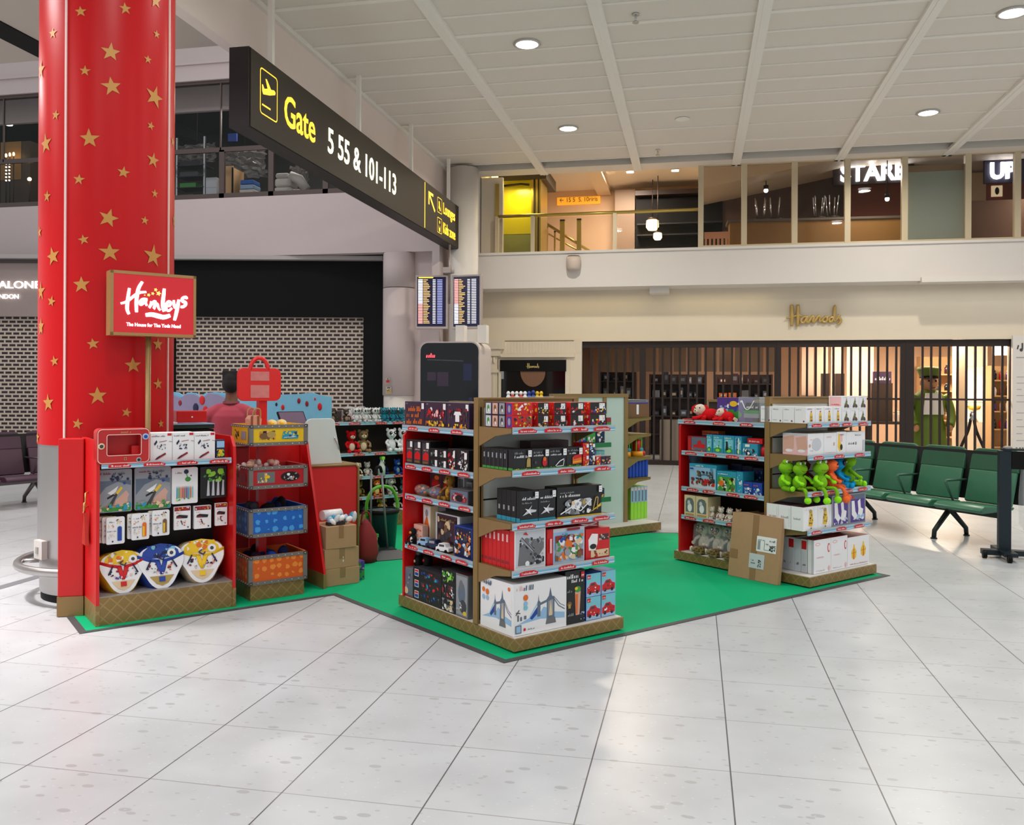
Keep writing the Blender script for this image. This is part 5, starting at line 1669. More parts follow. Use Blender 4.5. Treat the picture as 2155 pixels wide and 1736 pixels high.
prod(A1, 'game_box', 'black box picturing a tall amber drink with green top', 'box', 0.452, 0.622, z, 0.35, 0.3, 'k',
     [('t', .08, .86, .55, .08, 'w'), ('t', .25, .78, .6, .06, 'w'), ('p', 'f', .52, .15, .72, .15, .78, .6, .48, .6), ('p', 'o', .53, .17, .62, .17, .64, .55, .5, .55), ('e', .63, .64, .16, .06, 'g'), ('e', .55, .66, .08, .03, 'y'), ('e', .2, .38, .12, .05, 'n'), ('r', .14, .3, .26, .38, 'h'), ('t', .08, .6, .25, .05, 's'), ('b', .75, .05, .98, .2, 'bls', 5), ('t', .1, .15, .3, .05, 's'), ('r', .78, .86, .95, .97, 'r'), ('t', .8, .89, .12, .05, 'w')], [('t', .1, .8, .6, .08, 's')], topc='d', y=0.0)
for r in range(2):
    for k in range(2):
        prod(A1, 'toy_car_box', 'blue-sided box picturing a red car, %s %s of four on the plinth' % (('lower', 'upper')[r], ('left', 'right')[k]), 'box', 0.634 + k * 0.145, 0.765 + k * 0.145, z + 0.0005 + r * 0.156, 0.155, 0.13, 'b',
             [('r', 0, 0, 1, 1, 'l'), ('r', 0, .55, 1, 1, 'c'), ('p', 'r', .05, .15, .95, .15, .97, .42, .75, .48, .62, .62, .3, .6, .18, .45, .05, .4), ('p', 'd', .28, .46, .6, .48, .55, .57, .33, .56), ('c', .25, .17, .1, 'k'), ('c', .75, .17, .1, 'k'), ('b', .1, .15, .9, .4, 'mwr', 7), ('r', .05, .78, .3, .95, 'r'), ('t', .08, .82, .2, .07, 'w')], [('r', .08, .1, .92, .9, 'b')], y=0.0 if k == 0 else 0.01)

# ---------------------------------------------------------------- goods on the nearest gondola, left bay
z = G1L[0] + ZP
for k, (a, c, inks) in enumerate(((0.0, 0.286, 'oooh'), (0.292, 0.580, 'rmiwo'), (0.586, 0.866, 'wvrky'))):
    it = [('r', .02, .02, .98, .98, 'x'), ('t', .05, .9, .12, .06, 's'), ('r', .86, .72, .98, .95, 'w')]
    if k == 0:
        it += [('t', .18, .62, .62, .2, 'o'), ('t', .1, .38, .75, .2, 'o'), ('t', .1, .1, .25, .2, 'o'), ('t', .45, .12, .45, .2, 'o')]
    elif k == 1:
        it += [('c', .3, .72, .09, 'w'), ('t', .08, .4, .84, .22, 'm'), ('b', .08, .35, .92, .75, 'mmrvi', 16), ('b', .05, .08, .95, .3, 'hyno', 16)]
    else:
        it += [('b', .1, .3, .95, .8, 'mvkd', 18), ('p', 'w', .42, .3, .42, .55, .34, .55, .4, .68, .64, .68, .7, .55, .6, .55, .6, .3), ('b', .1, .05, .98, .22, 'yhyo', 12)]
    prod(A1L, 'game_box', ('dark purple game box with orange lettering rows, top of the nearest gondola', 'dark purple game box with crimson picture, top of the nearest gondola', 'dark purple game box showing a white shirt, top of the nearest gondola')[k], 'box', a, c, z, 0.186, 0.2, 'x', it, topc='d')
z = G1L[1] + ZP
for k, (a, c) in enumerate(((0.02, 0.125), (0.130, 0.243), (0.248, 0.362))):
    prod(A1L, 'game_box', 'tall dark box with a red window, %s of three on the second left shelf' % ('leftmost', 'middle', 'rightmost')[k], 'box', a, c, z, 0.185, 0.16, 'k', [('r', .1, .1, .9, .92, 'd'), ('p', 'r', .15, .25, .85, .25, .85, .5, .5, .58, .15, .45), ('t', .2, .62, .6, .06, 'f'), ('r', .15, .12, .85, .2, 'n'), ('r', .6, .72, .92, .95, 'w')], topc='d')
for r in range(2):
    for k in range(2):
        prod(A1L, 'game_box', 'small black box with white label, %s %s of four on the second left shelf' % (('lower', 'upper')[r], ('left', 'right')[k]), 'box', 0.366 + k * 0.116, 0.478 + k * 0.116, z + r * 0.071, 0.070, 0.11, 'k', [('b', .1, .2, .6, .8, 'dgsj', 7), ('r', .62, .2, .88, .85, 'w')])
for k, (a, c, cs) in enumerate(((0.602, 0.71, 'mwr'), (0.714, 0.862, 'wzvs'))):
    prod(A1L, 'game_box', ('dark box with a maroon picture beside the small black boxes', 'dark box with a pale figure next to the gold post, second left shelf')[k], 'box', a, c, z, 0.15, 0.13, 'k', [('b', .05, .3, .95, .95, 'mvd' + cs, 14), ('b', .2, .05, .95, .5, cs + 'e', 10), ('r', .7, .6, .92, .9, 'w')], topc='d')
z = G1L[2] + ZP
for k, (a, c) in enumerate(((0.10, 0.265), (0.27, 0.44))):
    prod(A1L, 'car_box', 'maroon box picturing a red sports car, %s of two, third left shelf' % ('left', 'right')[k], 'box', a, c, z, 0.165, 0.08, 'v', [('p', 'm', .1, .3, .9, .35, .92, .55, .6, .8, .2, .75), ('p', 'r', .15, .42, .85, .42, .6, .7, .25, .66), ('e', .6, .8, .2, .1, 'o'), ('l', 'e', .006, .3, .35, .85, .5)], y=0.16, topc='d')
prod(A1L, 'game_box', 'red and grey box picturing a racing car low beside the gold post, third left shelf', 'box', 0.63, 0.86, z, 0.105, 0.16, 'd', [('r', .03, .05, .97, .95, 'j'), ('p', 'm', .1, .25, .9, .2, .95, .5, .7, .75, .3, .8, .1, .5), ('b', .2, .25, .85, .7, 'rwisv', 14), ('e', .55, .45, .2, .22, 'k')], topc='q')
for k in range(2):
    prod(A1L, 'game_box', 'pale grey small box standing behind the gold plush lion, %s one' % ('left', 'right')[k], 'box', 0.50 + 0.11 * k, 0.58 + 0.10 * k, z, 0.17 - 0.03 * k, 0.1, 's' if k else 'z', [('r', .1, .1, .9, .9, 'q')], y=0.15)


def sweet_bag(F, label, x, y, z, w, h, inks, grp=None):
    p = F.at(x, y)
    t = thing('sweet_bag', label, 'bag', (p[0], p[1], z), F.rot, grp)
    SEED[0] += 1
    rr = random.Random(SEED[0])
    b = B()
    b.ell((0, 0, h * 0.5), (w / 2, w * 0.22, h * 0.5), CLEAR, nu=16, nv=10)
    b.obj('film', t)
    b = B()
    for i in range(22):
        a, q = rr.uniform(-1, 1), rr.uniform(-1, 1)
        b.ell((a * w * 0.34, rr.uniform(-.12, .08) * w, h * (0.5 + q * 0.28)), (w * 0.08, w * 0.06, h * 0.12), K(rr.choice(inks)), nu=8, nv=6)
    b.obj('sweets', t)


sweet_bag(A1L, 'clear bag of mixed colourful sweets at the left of the third left shelf', 0.15, 0.07, z, 0.2, 0.085, 'rybgo')
sweet_bag(A1L, 'clear bag of red and blue sweets right of another bag on the third left shelf', 0.335, 0.07, z, 0.19, 0.085, 'rmbps')


# ---------------------------------------------------------------- plush toys
def fur(nm, c, sc=120):
    return M('plush_' + nm, c, 0.9, noise=0.16, scale=sc, bump=0.6, spec=0.15)


def plush(nm, label, cat, loc, rot, s, col, belly=None, ears='round', muzzle=None, eyes='black', sit=True, group=None, extra=None, arms=None, feet=None, legs_down=False):
    """a soft toy of about height s sitting at loc, facing local -y"""
    t = thing(nm, label, cat, loc, rot, group)
    fr_ = fur(*col)
    fb = fur(*(belly or col))
    b = B()
    b.ell((0, 0, .27 * s), (.20 * s, .17 * s, .27 * s), fr_).ell((0, -.01 * s, .55 * s), (.1 * s, .1 * s, .1 * s), fr_)
    b.obj('body', t)
    b = B()
    b.ell((0, -.03 * s, .73 * s), (.21 * s, .19 * s, .2 * s), fr_)
    b.obj('head', t)
    B().ell((0, -.135 * s, .26 * s), (.13 * s, .05 * s, .17 * s), fb).obj('belly', t)
    if muzzle:
        B().ell((0, -.2 * s, .68 * s), (.11 * s, .08 * s, .075 * s), fur(*muzzle)).obj('muzzle', t)
        B().ell((0, -.275 * s, .705 * s), (.03 * s, .02 * s, .022 * s), BLACK, nu=8, nv=6).obj('nose', t)
    for sd in (-1, 1):
        if ears == 'round':
            B().ell((sd * .16 * s, 0, .9 * s), (.07 * s, .035 * s, .075 * s), fr_).obj('ear', t)
        elif ears == 'long':
            B().tube([(sd * .14 * s, 0, .86 * s), (sd * .25 * s, -.02 * s, .84 * s), (sd * .29 * s, -.05 * s, .6 * s)], [.05 * s, .07 * s, .05 * s], fr_, 8, flat=0.6).obj('ear', t)
        elif ears == 'eyestalk':
            B().ell((sd * .1 * s, -.06 * s, .92 * s), (.075 * s, .07 * s, .08 * s), fr_).obj('eye_bump', t)
        if eyes == 'black':
            B().ell((sd * .085 * s, -.205 * s, .78 * s), (.028 * s, .02 * s, .03 * s), GLOSSK, nu=8, nv=6).obj('eye', t)
        elif eyes == 'bump':
            e = B().ell((sd * .1 * s, -.125 * s, .93 * s), (.045 * s, .025 * s, .045 * s), K('w'), nu=10, nv=6).ell((sd * .1 * s, -.148 * s, .93 * s), (.018 * s, .012 * s, .02 * s), GLOSSK, nu=8, nv=6)
            e.obj('eye', t)
        elif eyes == 'big':
            e = B().ell((sd * .09 * s, -.19 * s, .77 * s), (.075 * s, .05 * s, .08 * s), K('k'), nu=12, nv=8).ell((sd * .08 * s, -.235 * s, .79 * s), (.02 * s, .01 * s, .02 * s), K('w'), nu=8, nv=6)
            e.obj('eye', t)
        am = fur(*(arms or col))
        B().tube(spline([(sd * .15 * s, -.03 * s, .48 * s), (sd * .27 * s, -.12 * s, .38 * s), (sd * .24 * s, -.24 * s, .28 * s)], 4), [.05 * s] * 5 + [.045 * s] * 3 + [.06 * s], am, 8).obj('arm', t)
        B().ell((sd * .24 * s, -.26 * s, .27 * s), (.065 * s, .06 * s, .06 * s), am).obj('paw', t)
        ft = fur(*(feet or col))
        if legs_down:
            B().tube(spline([(sd * .12 * s, -.08 * s, .08 * s), (sd * .2 * s, -.3 * s, .09 * s), (sd * .21 * s, -.38 * s, -.06 * s), (sd * .2 * s, -.38 * s, -.2 * s)], 4), .05 * s, fr_, 8).obj('leg', t)
            B().ell((sd * .2 * s, -.41 * s, -.27 * s), (.09 * s, .1 * s, .115 * s), ft).obj('foot', t)
        else:
            B().tube([(sd * .12 * s, -.05 * s, .08 * s), (sd * .2 * s, -.32 * s, .075 * s)], [.09 * s, .065 * s], fr_, 8).obj('leg', t)
            B().ell((sd * .2 * s, -.37 * s, .09 * s), (.075 * s, .06 * s, .09 * s), ft).obj('foot', t)
    if extra:
        extra(t, s)
    return t


def mouth_line(c='m'):
    def f(t, s):
        B().tube(spline([(-.12 * s, -.185 * s, .68 * s), (0, -.215 * s, .655 * s), (.12 * s, -.185 * s, .68 * s)], 4), .008 * s, K(c), 6).obj('mouth', t)
    return f


p = A1L.at(0.50, 0.09)
plush('plush_lion', 'gold and brown plush lion cub sitting on the third left shelf', 'soft toy', (p[0], p[1], z), A1L.rot, 0.2, ('lion', (150, 108, 44)), ('lion_b', (196, 150, 60)), muzzle=('lion_m', (190, 150, 90)))

z = G1L[3] + ZP
prod(A1L, 'drink_set', 'tall white and amber bottle pack at the left of the fourth left shelf', 'box', 0.06, 0.19, z, 0.285, 0.07, 'e', [('r', .03, .03, .97, .97, 'w'), ('p', 'o', .15, .08, .85, .08, .85, .45, .6, .7, .4, .7, .15, .45), ('p', 'y', .2, .1, .8, .1, .8, .3, .2, .3), ('e', .5, .8, .2, .1, 's')], y=0.12, twist=R(-6))
prod(A1L, 'drink_set', 'taller grey bottle pack behind the amber one on the fourth left shelf', 'box', 0.2, 0.31, z, 0.29, 0.06, 'q', [('e', .5, .6, .35, .3, 's')], y=0.17)
prod(A1L, 'toy_box', 'small pinkish box with a print in front of the amber bottle pack', 'box', 0.055, 0.18, z, 0.145, 0.05, 'f', [('t', .1, .7, .7, .12, 'r'), ('b', .1, .1, .9, .6, 'weo', 6)], y=0.05)
prod(A1L, 'construction_set', 'large silver-edged brown picture box in the middle of the fourth left shelf', 'box', 0.30, 0.635, z, 0.262, 0.2, 'z', [('r', .06, .03, .9, .97, 'v'), ('b', .1, .05, .88, .9, 'nevkqd', 34), ('r', .9, 0, 1, 1, 'w'), ('t', .15, .8, .6, .07, 'h')], y=0.09, topc='s')
prod(A1L, 'construction_set', 'blue and yellow picture box next to the gold post on the fourth left shelf', 'box', 0.645, 0.866, z, 0.215, 0.2, 'b', [('r', .03, .03, .97, .97, 'u'), ('b', .05, .55, .95, .9, 'yowd', 14), ('b', .05, .08, .95, .55, 'wwlsko', 18)], y=0.03, topc='b')


def toy_vehicle(F, label, x, y, z, s, c1_, c2_):
    p = F.at(x, y)
    t = thing('toy_vehicle', label, 'toy car', (p[0], p[1], z), F.rot + 0.3)
    B().prism([(-.5 * s, .1 * s), (.5 * s, .1 * s), (.5 * s, .3 * s), (.3 * s, .35 * s), (.2 * s, .55 * s), (-.25 * s, .55 * s), (-.35 * s, .36 * s), (-.5 * s, .32 * s)], 'y', -.22 * s, .22 * s, K(c1_)).obj('body', t, bevel=.02 * s)
    B().box(-.22 * s, -.225 * s, .37 * s, .17 * s, .225 * s, .5 * s, K(c2_)).obj('window', t)
    for a in (-.3, .3):
        for q in (-.22, .22):
            B().tube([(a * s, q * s - .03 * s, .11 * s), (a * s, q * s + .03 * s, .11 * s)], .11 * s, BLACK, 12).obj('wheel', t)


toy_vehicle(A1L, 'pale blue toy van standing at the front of the fourth left shelf', 0.225, 0.05, z, 0.12, 'l', 'k')
toy_vehicle(A1L, 'navy toy car standing in front of the brown picture box', 0.36, 0.045, z, 0.13, 'u', 's')
toy_vehicle(A1L, 'white toy truck with dark stripes right of the navy toy car', 0.50, 0.04, z, 0.12, 'w', 'd')
p = A1L.at(0.085, 0.03)
plush('plush_penguin', 'small black and white plush penguin at the left front of the fourth left shelf', 'soft toy', (p[0], p[1], z), A1L.rot, 0.13, ('penguin', (30, 32, 38)), ('penguin_b', (230, 226, 214)), ears='', muzzle=('penguin_m', (226, 150, 60)))

z = 0.0945 + ZP
prod(A1L, 'display_box', 'clear-fronted grey box with a figure, leftmost on the plinth of the left bay', 'box', -0.02, 0.125, z, 0.215, 0.13, 'q', [('r', .08, .06, .92, .94, 'j'), ('b', .15, .3, .8, .9, 'qsd', 8), ('e', .4, .2, .2, .12, 'e'), ('r', 0, 0, 1, .05, 'm')])
for k, (a, lb) in enumerate(((0.045, 'left'), (0.175, 'right'))):
    p = A1L.at(a, 0.10)
    t = thing('toy_figure', 'small black toy figure with a red badge standing on the boxes, %s one' % lb, 'toy figure', (p[0], p[1], z + (0.217 if k == 0 else 0.243)), A1L.rot)
    B().lathe([(.034, 0), (.038, .04), (.026, .075), (.001, .078)], BLACK, 12).obj('body', t)
    B().ell((0, 0, .095), (.026, .026, .028), K('d'), nu=10, nv=7).obj('head', t)
    B().ell((0, -.036, .035), (.012, .006, .012), K('r' if k else 'e'), nu=8, nv=5).obj('badge', t)
for k in range(3):
    prod(A1L, 'game_box', 'flat black game box in the plinth stack of three, %s one' % ('lowest', 'middle', 'topmost')[k], 'box', 0.135, 0.525, z + k * 0.079, 0.078, 0.26, 'k', [('r', .05, .2, .2, .85, 'w'), ('r', .06, .25, .19, .55, 'b'), ('r', .06, .6, .19, .8, 'r'), ('b', .3, .2, .95, .8, 'rbmtd', 8)], topc='d')
for k in range(3):
    prod(A1L, 'game_box', ('dark box with pale faces, bottom of the small stack on the left bay plinth', 'dark red patterned box, middle of the small stack on the left bay plinth', 'dark box with green print, top of the small stack on the left bay plinth')[k], 'box', 0.53, 0.705, z + k * 0.096, 0.095, 0.2, 'k', [('b', .05, .08, .95, .92, ('wsekq', 'mvwrs', 'ggakw')[k], 18)], y=0.0, topc='d')
prod(A1L, 'display_box', 'silver-brown box with a grey animal picture next to the gold post on the plinth', 'box', 0.712, 0.862, z, 0.29, 0.2, 'q', [('r', .05, .04, .95, .96, 's'), ('e', .5, .55, .3, .28, 'j'), ('e', .45, .75, .16, .12, 'q'), ('e', .6, .25, .3, .16, 'd'), ('e', .75, .1, .15, .05, 'y'), ('b', .1, .1, .5, .35, 'wsn', 6)], topc='v')

# things lying on top of the nearest gondola
p = S(0.60, 1.0)
t = thing('red_folder', 'red folder lying on the back rail of the nearest gondola', 'folder', (p[0], p[1], 1.5505), TH - pi / 2)
B().box(0, -.1, 0, .34, .1, .018, K('r')).obj('cover', t, bevel=.003)
B().box(.006, -.095, .018, .3, .09, .026, K('z')).obj('sheets', t)

# ---------------------------------------------------------------- goods on the right gondola, end shelves
A2 = Face(3.045, 0.045, TH)
A2L = Face(3.06, 1.45, TH - pi / 2)
z = G2E[0] + ZP
BOT = [('t', .1, .84, .55, .09, 's'), ('p', 'y', .42, .12, .72, .12, .7, .5, .62, .68, .5, .68, .44, .5), ('p', 'h', .44, .3, .7, .3, .7, .45, .44, .45), ('p', 'n', .46, .12, .7, .12, .68, .24, .48, .24), ('r', .5, .68, .62, .76, 'r')]
FIG = [('t', .1, .86, .5, .07, 'z'), ('p', 'n', .25, .15, .85, .12, .8, .3, .6, .42, .62, .62, .5, .72, .4, .5, .3, .32), ('c', .7, .22, .13, 'd'), ('c', .35, .2, .1, 'd'), ('p', 'g', .42, .4, .58, .38, .55, .55, .44, .56), ('r', .5, .7, .56, .82, 'n')]
for d in range(3):
    prod(A2, 'gift_box', 'plain white box, %s filed behind the first yellow-bottle box' % ORD[d], 'box', 0.0, 0.126, z, 0.138, 0.112, 'w', [], [('t', .1, .8, .5, .07, 's'), ('c', .82, .12, .07, 'm'), ('l', 's', .003, .1, .16, .5, .16)], y=0.116 + d * 0.115, group='filed white boxes on the top end shelf')
for k in range(4):
    prod(A2, 'gift_box', 'white box with a yellow bottle picture, %s of four on the top shelf' % ('first', 'second', 'third', 'fourth')[k], 'box', 0.001 + k * 0.128, 0.126 + k * 0.128, z, 0.138, 0.112, 'w', BOT, [('t', .1, .8, .5, .07, 's'), ('c', .82, .12, .07, 'm')])
for r in range(2):
    for k in range(3):
        prod(A2, 'gift_box', 'white box with a dark tricycle figure, %s of the %s row' % (('first', 'second', 'third')[k], ('lower', 'upper')[r]), 'box', 0.515 + k * 0.128, 0.640 + k * 0.128, z + r * 0.115, 0.114, 0.13, 'w', FIG, [('r', .05, .1, .95, .95, 'i'), ('t', .2, .3, .6, .1, 'r')])
z = G2E[1] + ZP
prod(A2, 'gift_box', 'white box with pink pictured sides on the right gondola', 'box', 0.03, 0.250, z, 0.185, 0.25, 'w', [('t', .12, .7, .3, .06, 'i'), ('e', .55, .5, .3, .3, 'z'), ('c', .1, .45, .08, 'f'), ('t', .1, .2, .2, .05, 's')],
     [('r', 0, .0, 1, 1, 'i'), ('p', 'f', .0, .8, .45, .92, .45, .3, .1, .1, 0, .1), ('p', 'f', .52, .8, .95, .9, 1, .3, .6, .15), ('e', .25, .2, .15, .07, 'w'), ('e', .75, .2, .15, .07, 'w'), ('r', 0, .9, 1, 1, 'z')])
prod(A2, 'gift_box', 'plain white box with faint print, second on the second end shelf of the right gondola', 'box', 0.253, 0.437, z, 0.185, 0.25, 'w', [('t', .2, .78, .35, .08, 'i'), ('r', .75, .4, .85, .55, 'f'), ('l', 's', .002, .1, .08, .9, .08)])
prod(A2, 'gift_box', 'white box with a yellow telephone picture on the second end shelf of the right gondola', 'box', 0.44, 0.58, z, 0.19, 0.25, 'w', [('p', 'y', .1, .3, .3, .1, .55, .2, .3, .9, .15, .92), ('r', .3, .55, .6, .9, 'i'), ('e', .48, .3, .14, .14, 'k'), ('t', .35, .85, .4, .06, 'd')])
prod(A2, 'gift_box', 'white box with a small black sketch beside the telephone box', 'box', 0.583, 0.87, z, 0.185, 0.25, 'w', [('t', .1, .4, .3, .1, 'd'), ('e', .5, .45, .05, .08, 's'), ('t', .45, .82, .3, .06, 'j'), ('r', .88, .1, .97, .6, 'z')], [('r', .1, .1, .9, .9, 'z')])
z = G2E[3] + ZP
YB_ = [('t', .1, .85, .4, .07, 'i'), ('p', 'y', .35, .2, .6, .15, .7, .4, .62, .75, .45, .8, .38, .5), ('b', .38, .25, .65, .7, 'nkhe', 10), ('e', .5, .8, .1, .08, 'h'), ('r', .5, .06, .56, .12, 'm')]
for d in range(2):
    prod(A2, 'gift_box', 'long white box, %s filed behind the first curled-figure box' % ORD[d], 'box', -0.03, 0.17, z, 0.2, 0.12, 'w', [], [('t', .2, .45, .6, .1, 's'), ('l', 'z', .003, .9, .1, .9, .9)], y=0.125 + d * 0.122, group='filed long white boxes', topc='v')
for k in range(2):
    prod(A2, 'gift_box', 'white box with a curled yellow figure, %s of two below the frogs' % ('left', 'right')[k], 'box', -0.03 + k * 0.202, 0.17 + k * 0.202, z, 0.2, 0.12, 'w', YB_, [('t', .2, .45, .6, .1, 's')], topc='v', y=0.0)
PUR = [('r', .06, .05, .94, .8, 'p'), ('p', 'w', .12, .75, .3, .75, .36, .4, .5, .25, .35, .12, .14, .3), ('p', 'w', .5, .72, .66, .8, .7, .5, .85, .45, .78, .12, .5, .2, .55, .45), ('r', .06, .8, .94, .95, 'j'), ('c', .2, .86, .06, 'r'), ('b', .1, .05, .9, .3, 'wzl', 8)]
for k in range(2):
    prod(A2, 'gift_box', 'purple picture box with white swirling figures, %s of two on the fourth end shelf' % ('left', 'right')[k], 'box', 0.378 + k * 0.256, 0.63 + k * 0.256, z, 0.272, 0.2, 's', PUR, [('r', .05, .05, .95, .95, 'p')], topc='x')
z = 0.0945 + ZP
for k in range(4):
    it = [('t', .3, .2, .4, .08, 'd')] + ([('r', .1, .7, .9, .96, 'r')] if k % 2 == 0 else [])
    prod(A2, 'gift_box', 'tall grey-white box, %s' % ('filed behind the red-print box, first from the front', 'filed second behind the red-print box', 'filed third behind the red-print box', 'filed furthest behind the red-print box')[k], 'box', 0.12, 0.36, z, 0.283 - 0.004 * (k % 2), 0.062, 'z', [], it, y=0.065 + k * 0.064, sidec='z', topc='m' if k % 2 == 0 else 'z')
for k, (a, c) in enumerate(((0.12, 0.362), (0.365, 0.608))):
    prod(A2, 'gift_box', 'tall white box with red curling print, %s of two on the right gondola plinth' % ('left', 'right')[k], 'box', a, c, z, 0.285, 0.06 if k == 0 else 0.26, 'w', [('e', .22, .87, .15, .05, 'i'), ('e', .22, .87, .1, .025, 'w'), ('e', .88, .72, .08, .14, 'r'), ('e', .89, .72, .05, .1, 'w'), ('t', .15, .45, .4, .05, 'i'), ('e', .9, .1, .06, .08, 'i'), ('t', .1, .06, .5, .03, 's')], [('r', .6, .0, 1, 1, 'z')], topc='m')
prod(A2, 'gift_box', 'white box with two golden bell ornaments, right end of the right gondola plinth', 'box', 0.612, 0.945, z, 0.26, 0.24, 'w', [('p', 'y', .18, .3, .28, .22, .38, .3, .4, .5, .33, .62, .3, .75, .26, .75, .24, .62, .16, .5), ('p', 'o', .24, .25, .3, .24, .3, .6, .26, .6), ('l', 'n', .003, .16, .45, .4, .47), ('p', 'y', .62, .36, .72, .28, .82, .36, .84, .56, .77, .68, .74, .8, .70, .8, .68, .68, .6, .56), ('p', 'o', .7, .3, .76, .3, .75, .65, .71, .65), ('l', 'n', .003, .6, .5, .84, .52), ('t', .1, .06, .8, .04, 'm')], [('t', .1, .5, .6, .05, 'z')], topc='m')
# plush frogs and friends
z = G2E[2] + ZP
LIME, LIMEF = ('lime', (128, 190, 34)), ('lime_f', (150, 236, 40))
for k, (x, y, s, lab, rz) in enumerate(((0.03, 0.22, 0.235, 'lime green plush frog half hidden at the back left of the frog shelf', 0.1), (0.08, 0.12, 0.225, 'lime green plush frog with a red smile, left front of the frog shelf', 0.12), (0.245, 0.035, 0.235, 'lime green plush frog nearest the viewer with its foot hanging over the rail', 0.0), (0.80, 0.13, 0.27, 'lime green plush frog leaning at the right end of the frog shelf', 0.75))):
    p = A2.at(x, y)
    plush('plush_frog', lab, 'soft toy', (p[0], p[1], z), TH + rz, s, LIME, LIME, ears='eyestalk', eyes='bump', feet=LIMEF, arms=LIMEF if k != 3 else LIME, legs_down=(k in (1, 2)), extra=mouth_line()).scale = (1.65, 1.3, 1.12)


def crest(col):
    def f(t, s):
        for k in range(4):
            B().tube([(0, (.02 + .05 * k) * s, .90 * s - .03 * k * s), (0.02 * s, (.04 + .07 * k) * s, 1.03 * s - .05 * k * s)], [.06 * s, .008 * s], fur(*col), 8).obj('crest', t)
        B().tube(spline([(0, .12 * s, .12 * s), (.1 * s, .3 * s, .1 * s), (.3 * s, .34 * s, .12 * s)], 4), [.08 * s] * 5 + [.05 * s] * 3 + [.02 * s], fur(*col), 8).obj('tail', t)
        B().tube([(-.12 * s, -.19 * s, .69 * s), (0, -.225 * s, .66 * s), (.12 * s, -.19 * s, .69 * s)], .007 * s, K('m'), 6).obj('mouth', t)
    return f


p = A2.at(0.425, 0.06)
plush('plush_dragon', 'bright orange plush dragon in the middle of the frog shelf, its legs over the rail', 'soft toy', (p[0], p[1], z), TH + 0.5, 0.265, ('orange', (255, 112, 60)), ('orange', (255, 112, 60)), ears='', legs_down=True, extra=crest(('orange', (255, 112, 60)))).scale = (1.5, 1.3, 1.05)
p = A2.at(0.60, 0.11)
plush('plush_dragon', 'bright blue plush dragon right of the orange one on the frog shelf', 'soft toy', (p[0], p[1], z), TH + 0.5, 0.285, ('blue', (20, 150, 205)), ('blue', (20, 150, 205)), ears='', eyes='big', extra=crest(('blue', (20, 150, 205)))).scale = (1.5, 1.3, 1.0)
p = A2.at(0.40, 0.3)
plush('plush_dragon', 'dark orange plush toy at the back of the frog shelf behind the others', 'soft toy', (p[0], p[1], z), TH, 0.25, ('rust', (150, 66, 30)), ears='round')

# ---------------------------------------------------------------- goods on the right gondola, left bay
z = G2L[0] + ZP
PURP = [('r', .03, .03, .97, .97, 'p'), ('e', .5, .3, .4, .22, 'g'), ('b', .1, .4, .9, .9, 'plbw', 12), ('e', .6, .75, .14, .12, 'y')]
prod(A2L, 'toy_box', 'purple and green picture box behind the red and white soft toys', 'box', 0.33, 0.655, z, 0.225, 0.12, 'p', PURP, y=0.14, topc='x')
for k, (a, c) in enumerate(((0.665, 0.885), (0.895, 0.955))):
    p = A2L.at((a + c) / 2, 0.08)
    t = thing('clear_bag', ('clear plastic gift bag with a black and green label on top of the right gondola', 'narrow clear bag with teal label next to the gold post on the right gondola')[k], 'bag', (p[0], p[1], z), A2L.rot)
    w = c - a
    B().box(-w / 2, -.05, 0, w / 2, .1, .235, CLEAR).obj('film', t, bevel=.006)
    b = B()
    art(b, w * .86, .15, [('r', .05, .05, .95, .35, 's'), ('r', .05, .3, .95, .6, 'g'), ('p', 'k', .05, .5, .2, .95, .8, .95, .95, .5), ('t', .2, .62, .6, .18, 'w')] if k == 0 else [('r', .05, .05, .95, .35, 'k'), ('r', .05, .45, .95, .9, 't'), ('t', .15, .6, .7, .12, 'w')], -w * .43, .04, 0.0)
    b.obj('label_card', t)
    if k == 0:
        B().tube(spline([(-w * .3, -.052, .2), (-w * .1, -.06, .13), (w * .1, -.06, .13), (w * .3, -.052, .2)], 4), .004, K('w'), 6).obj('handle', t)


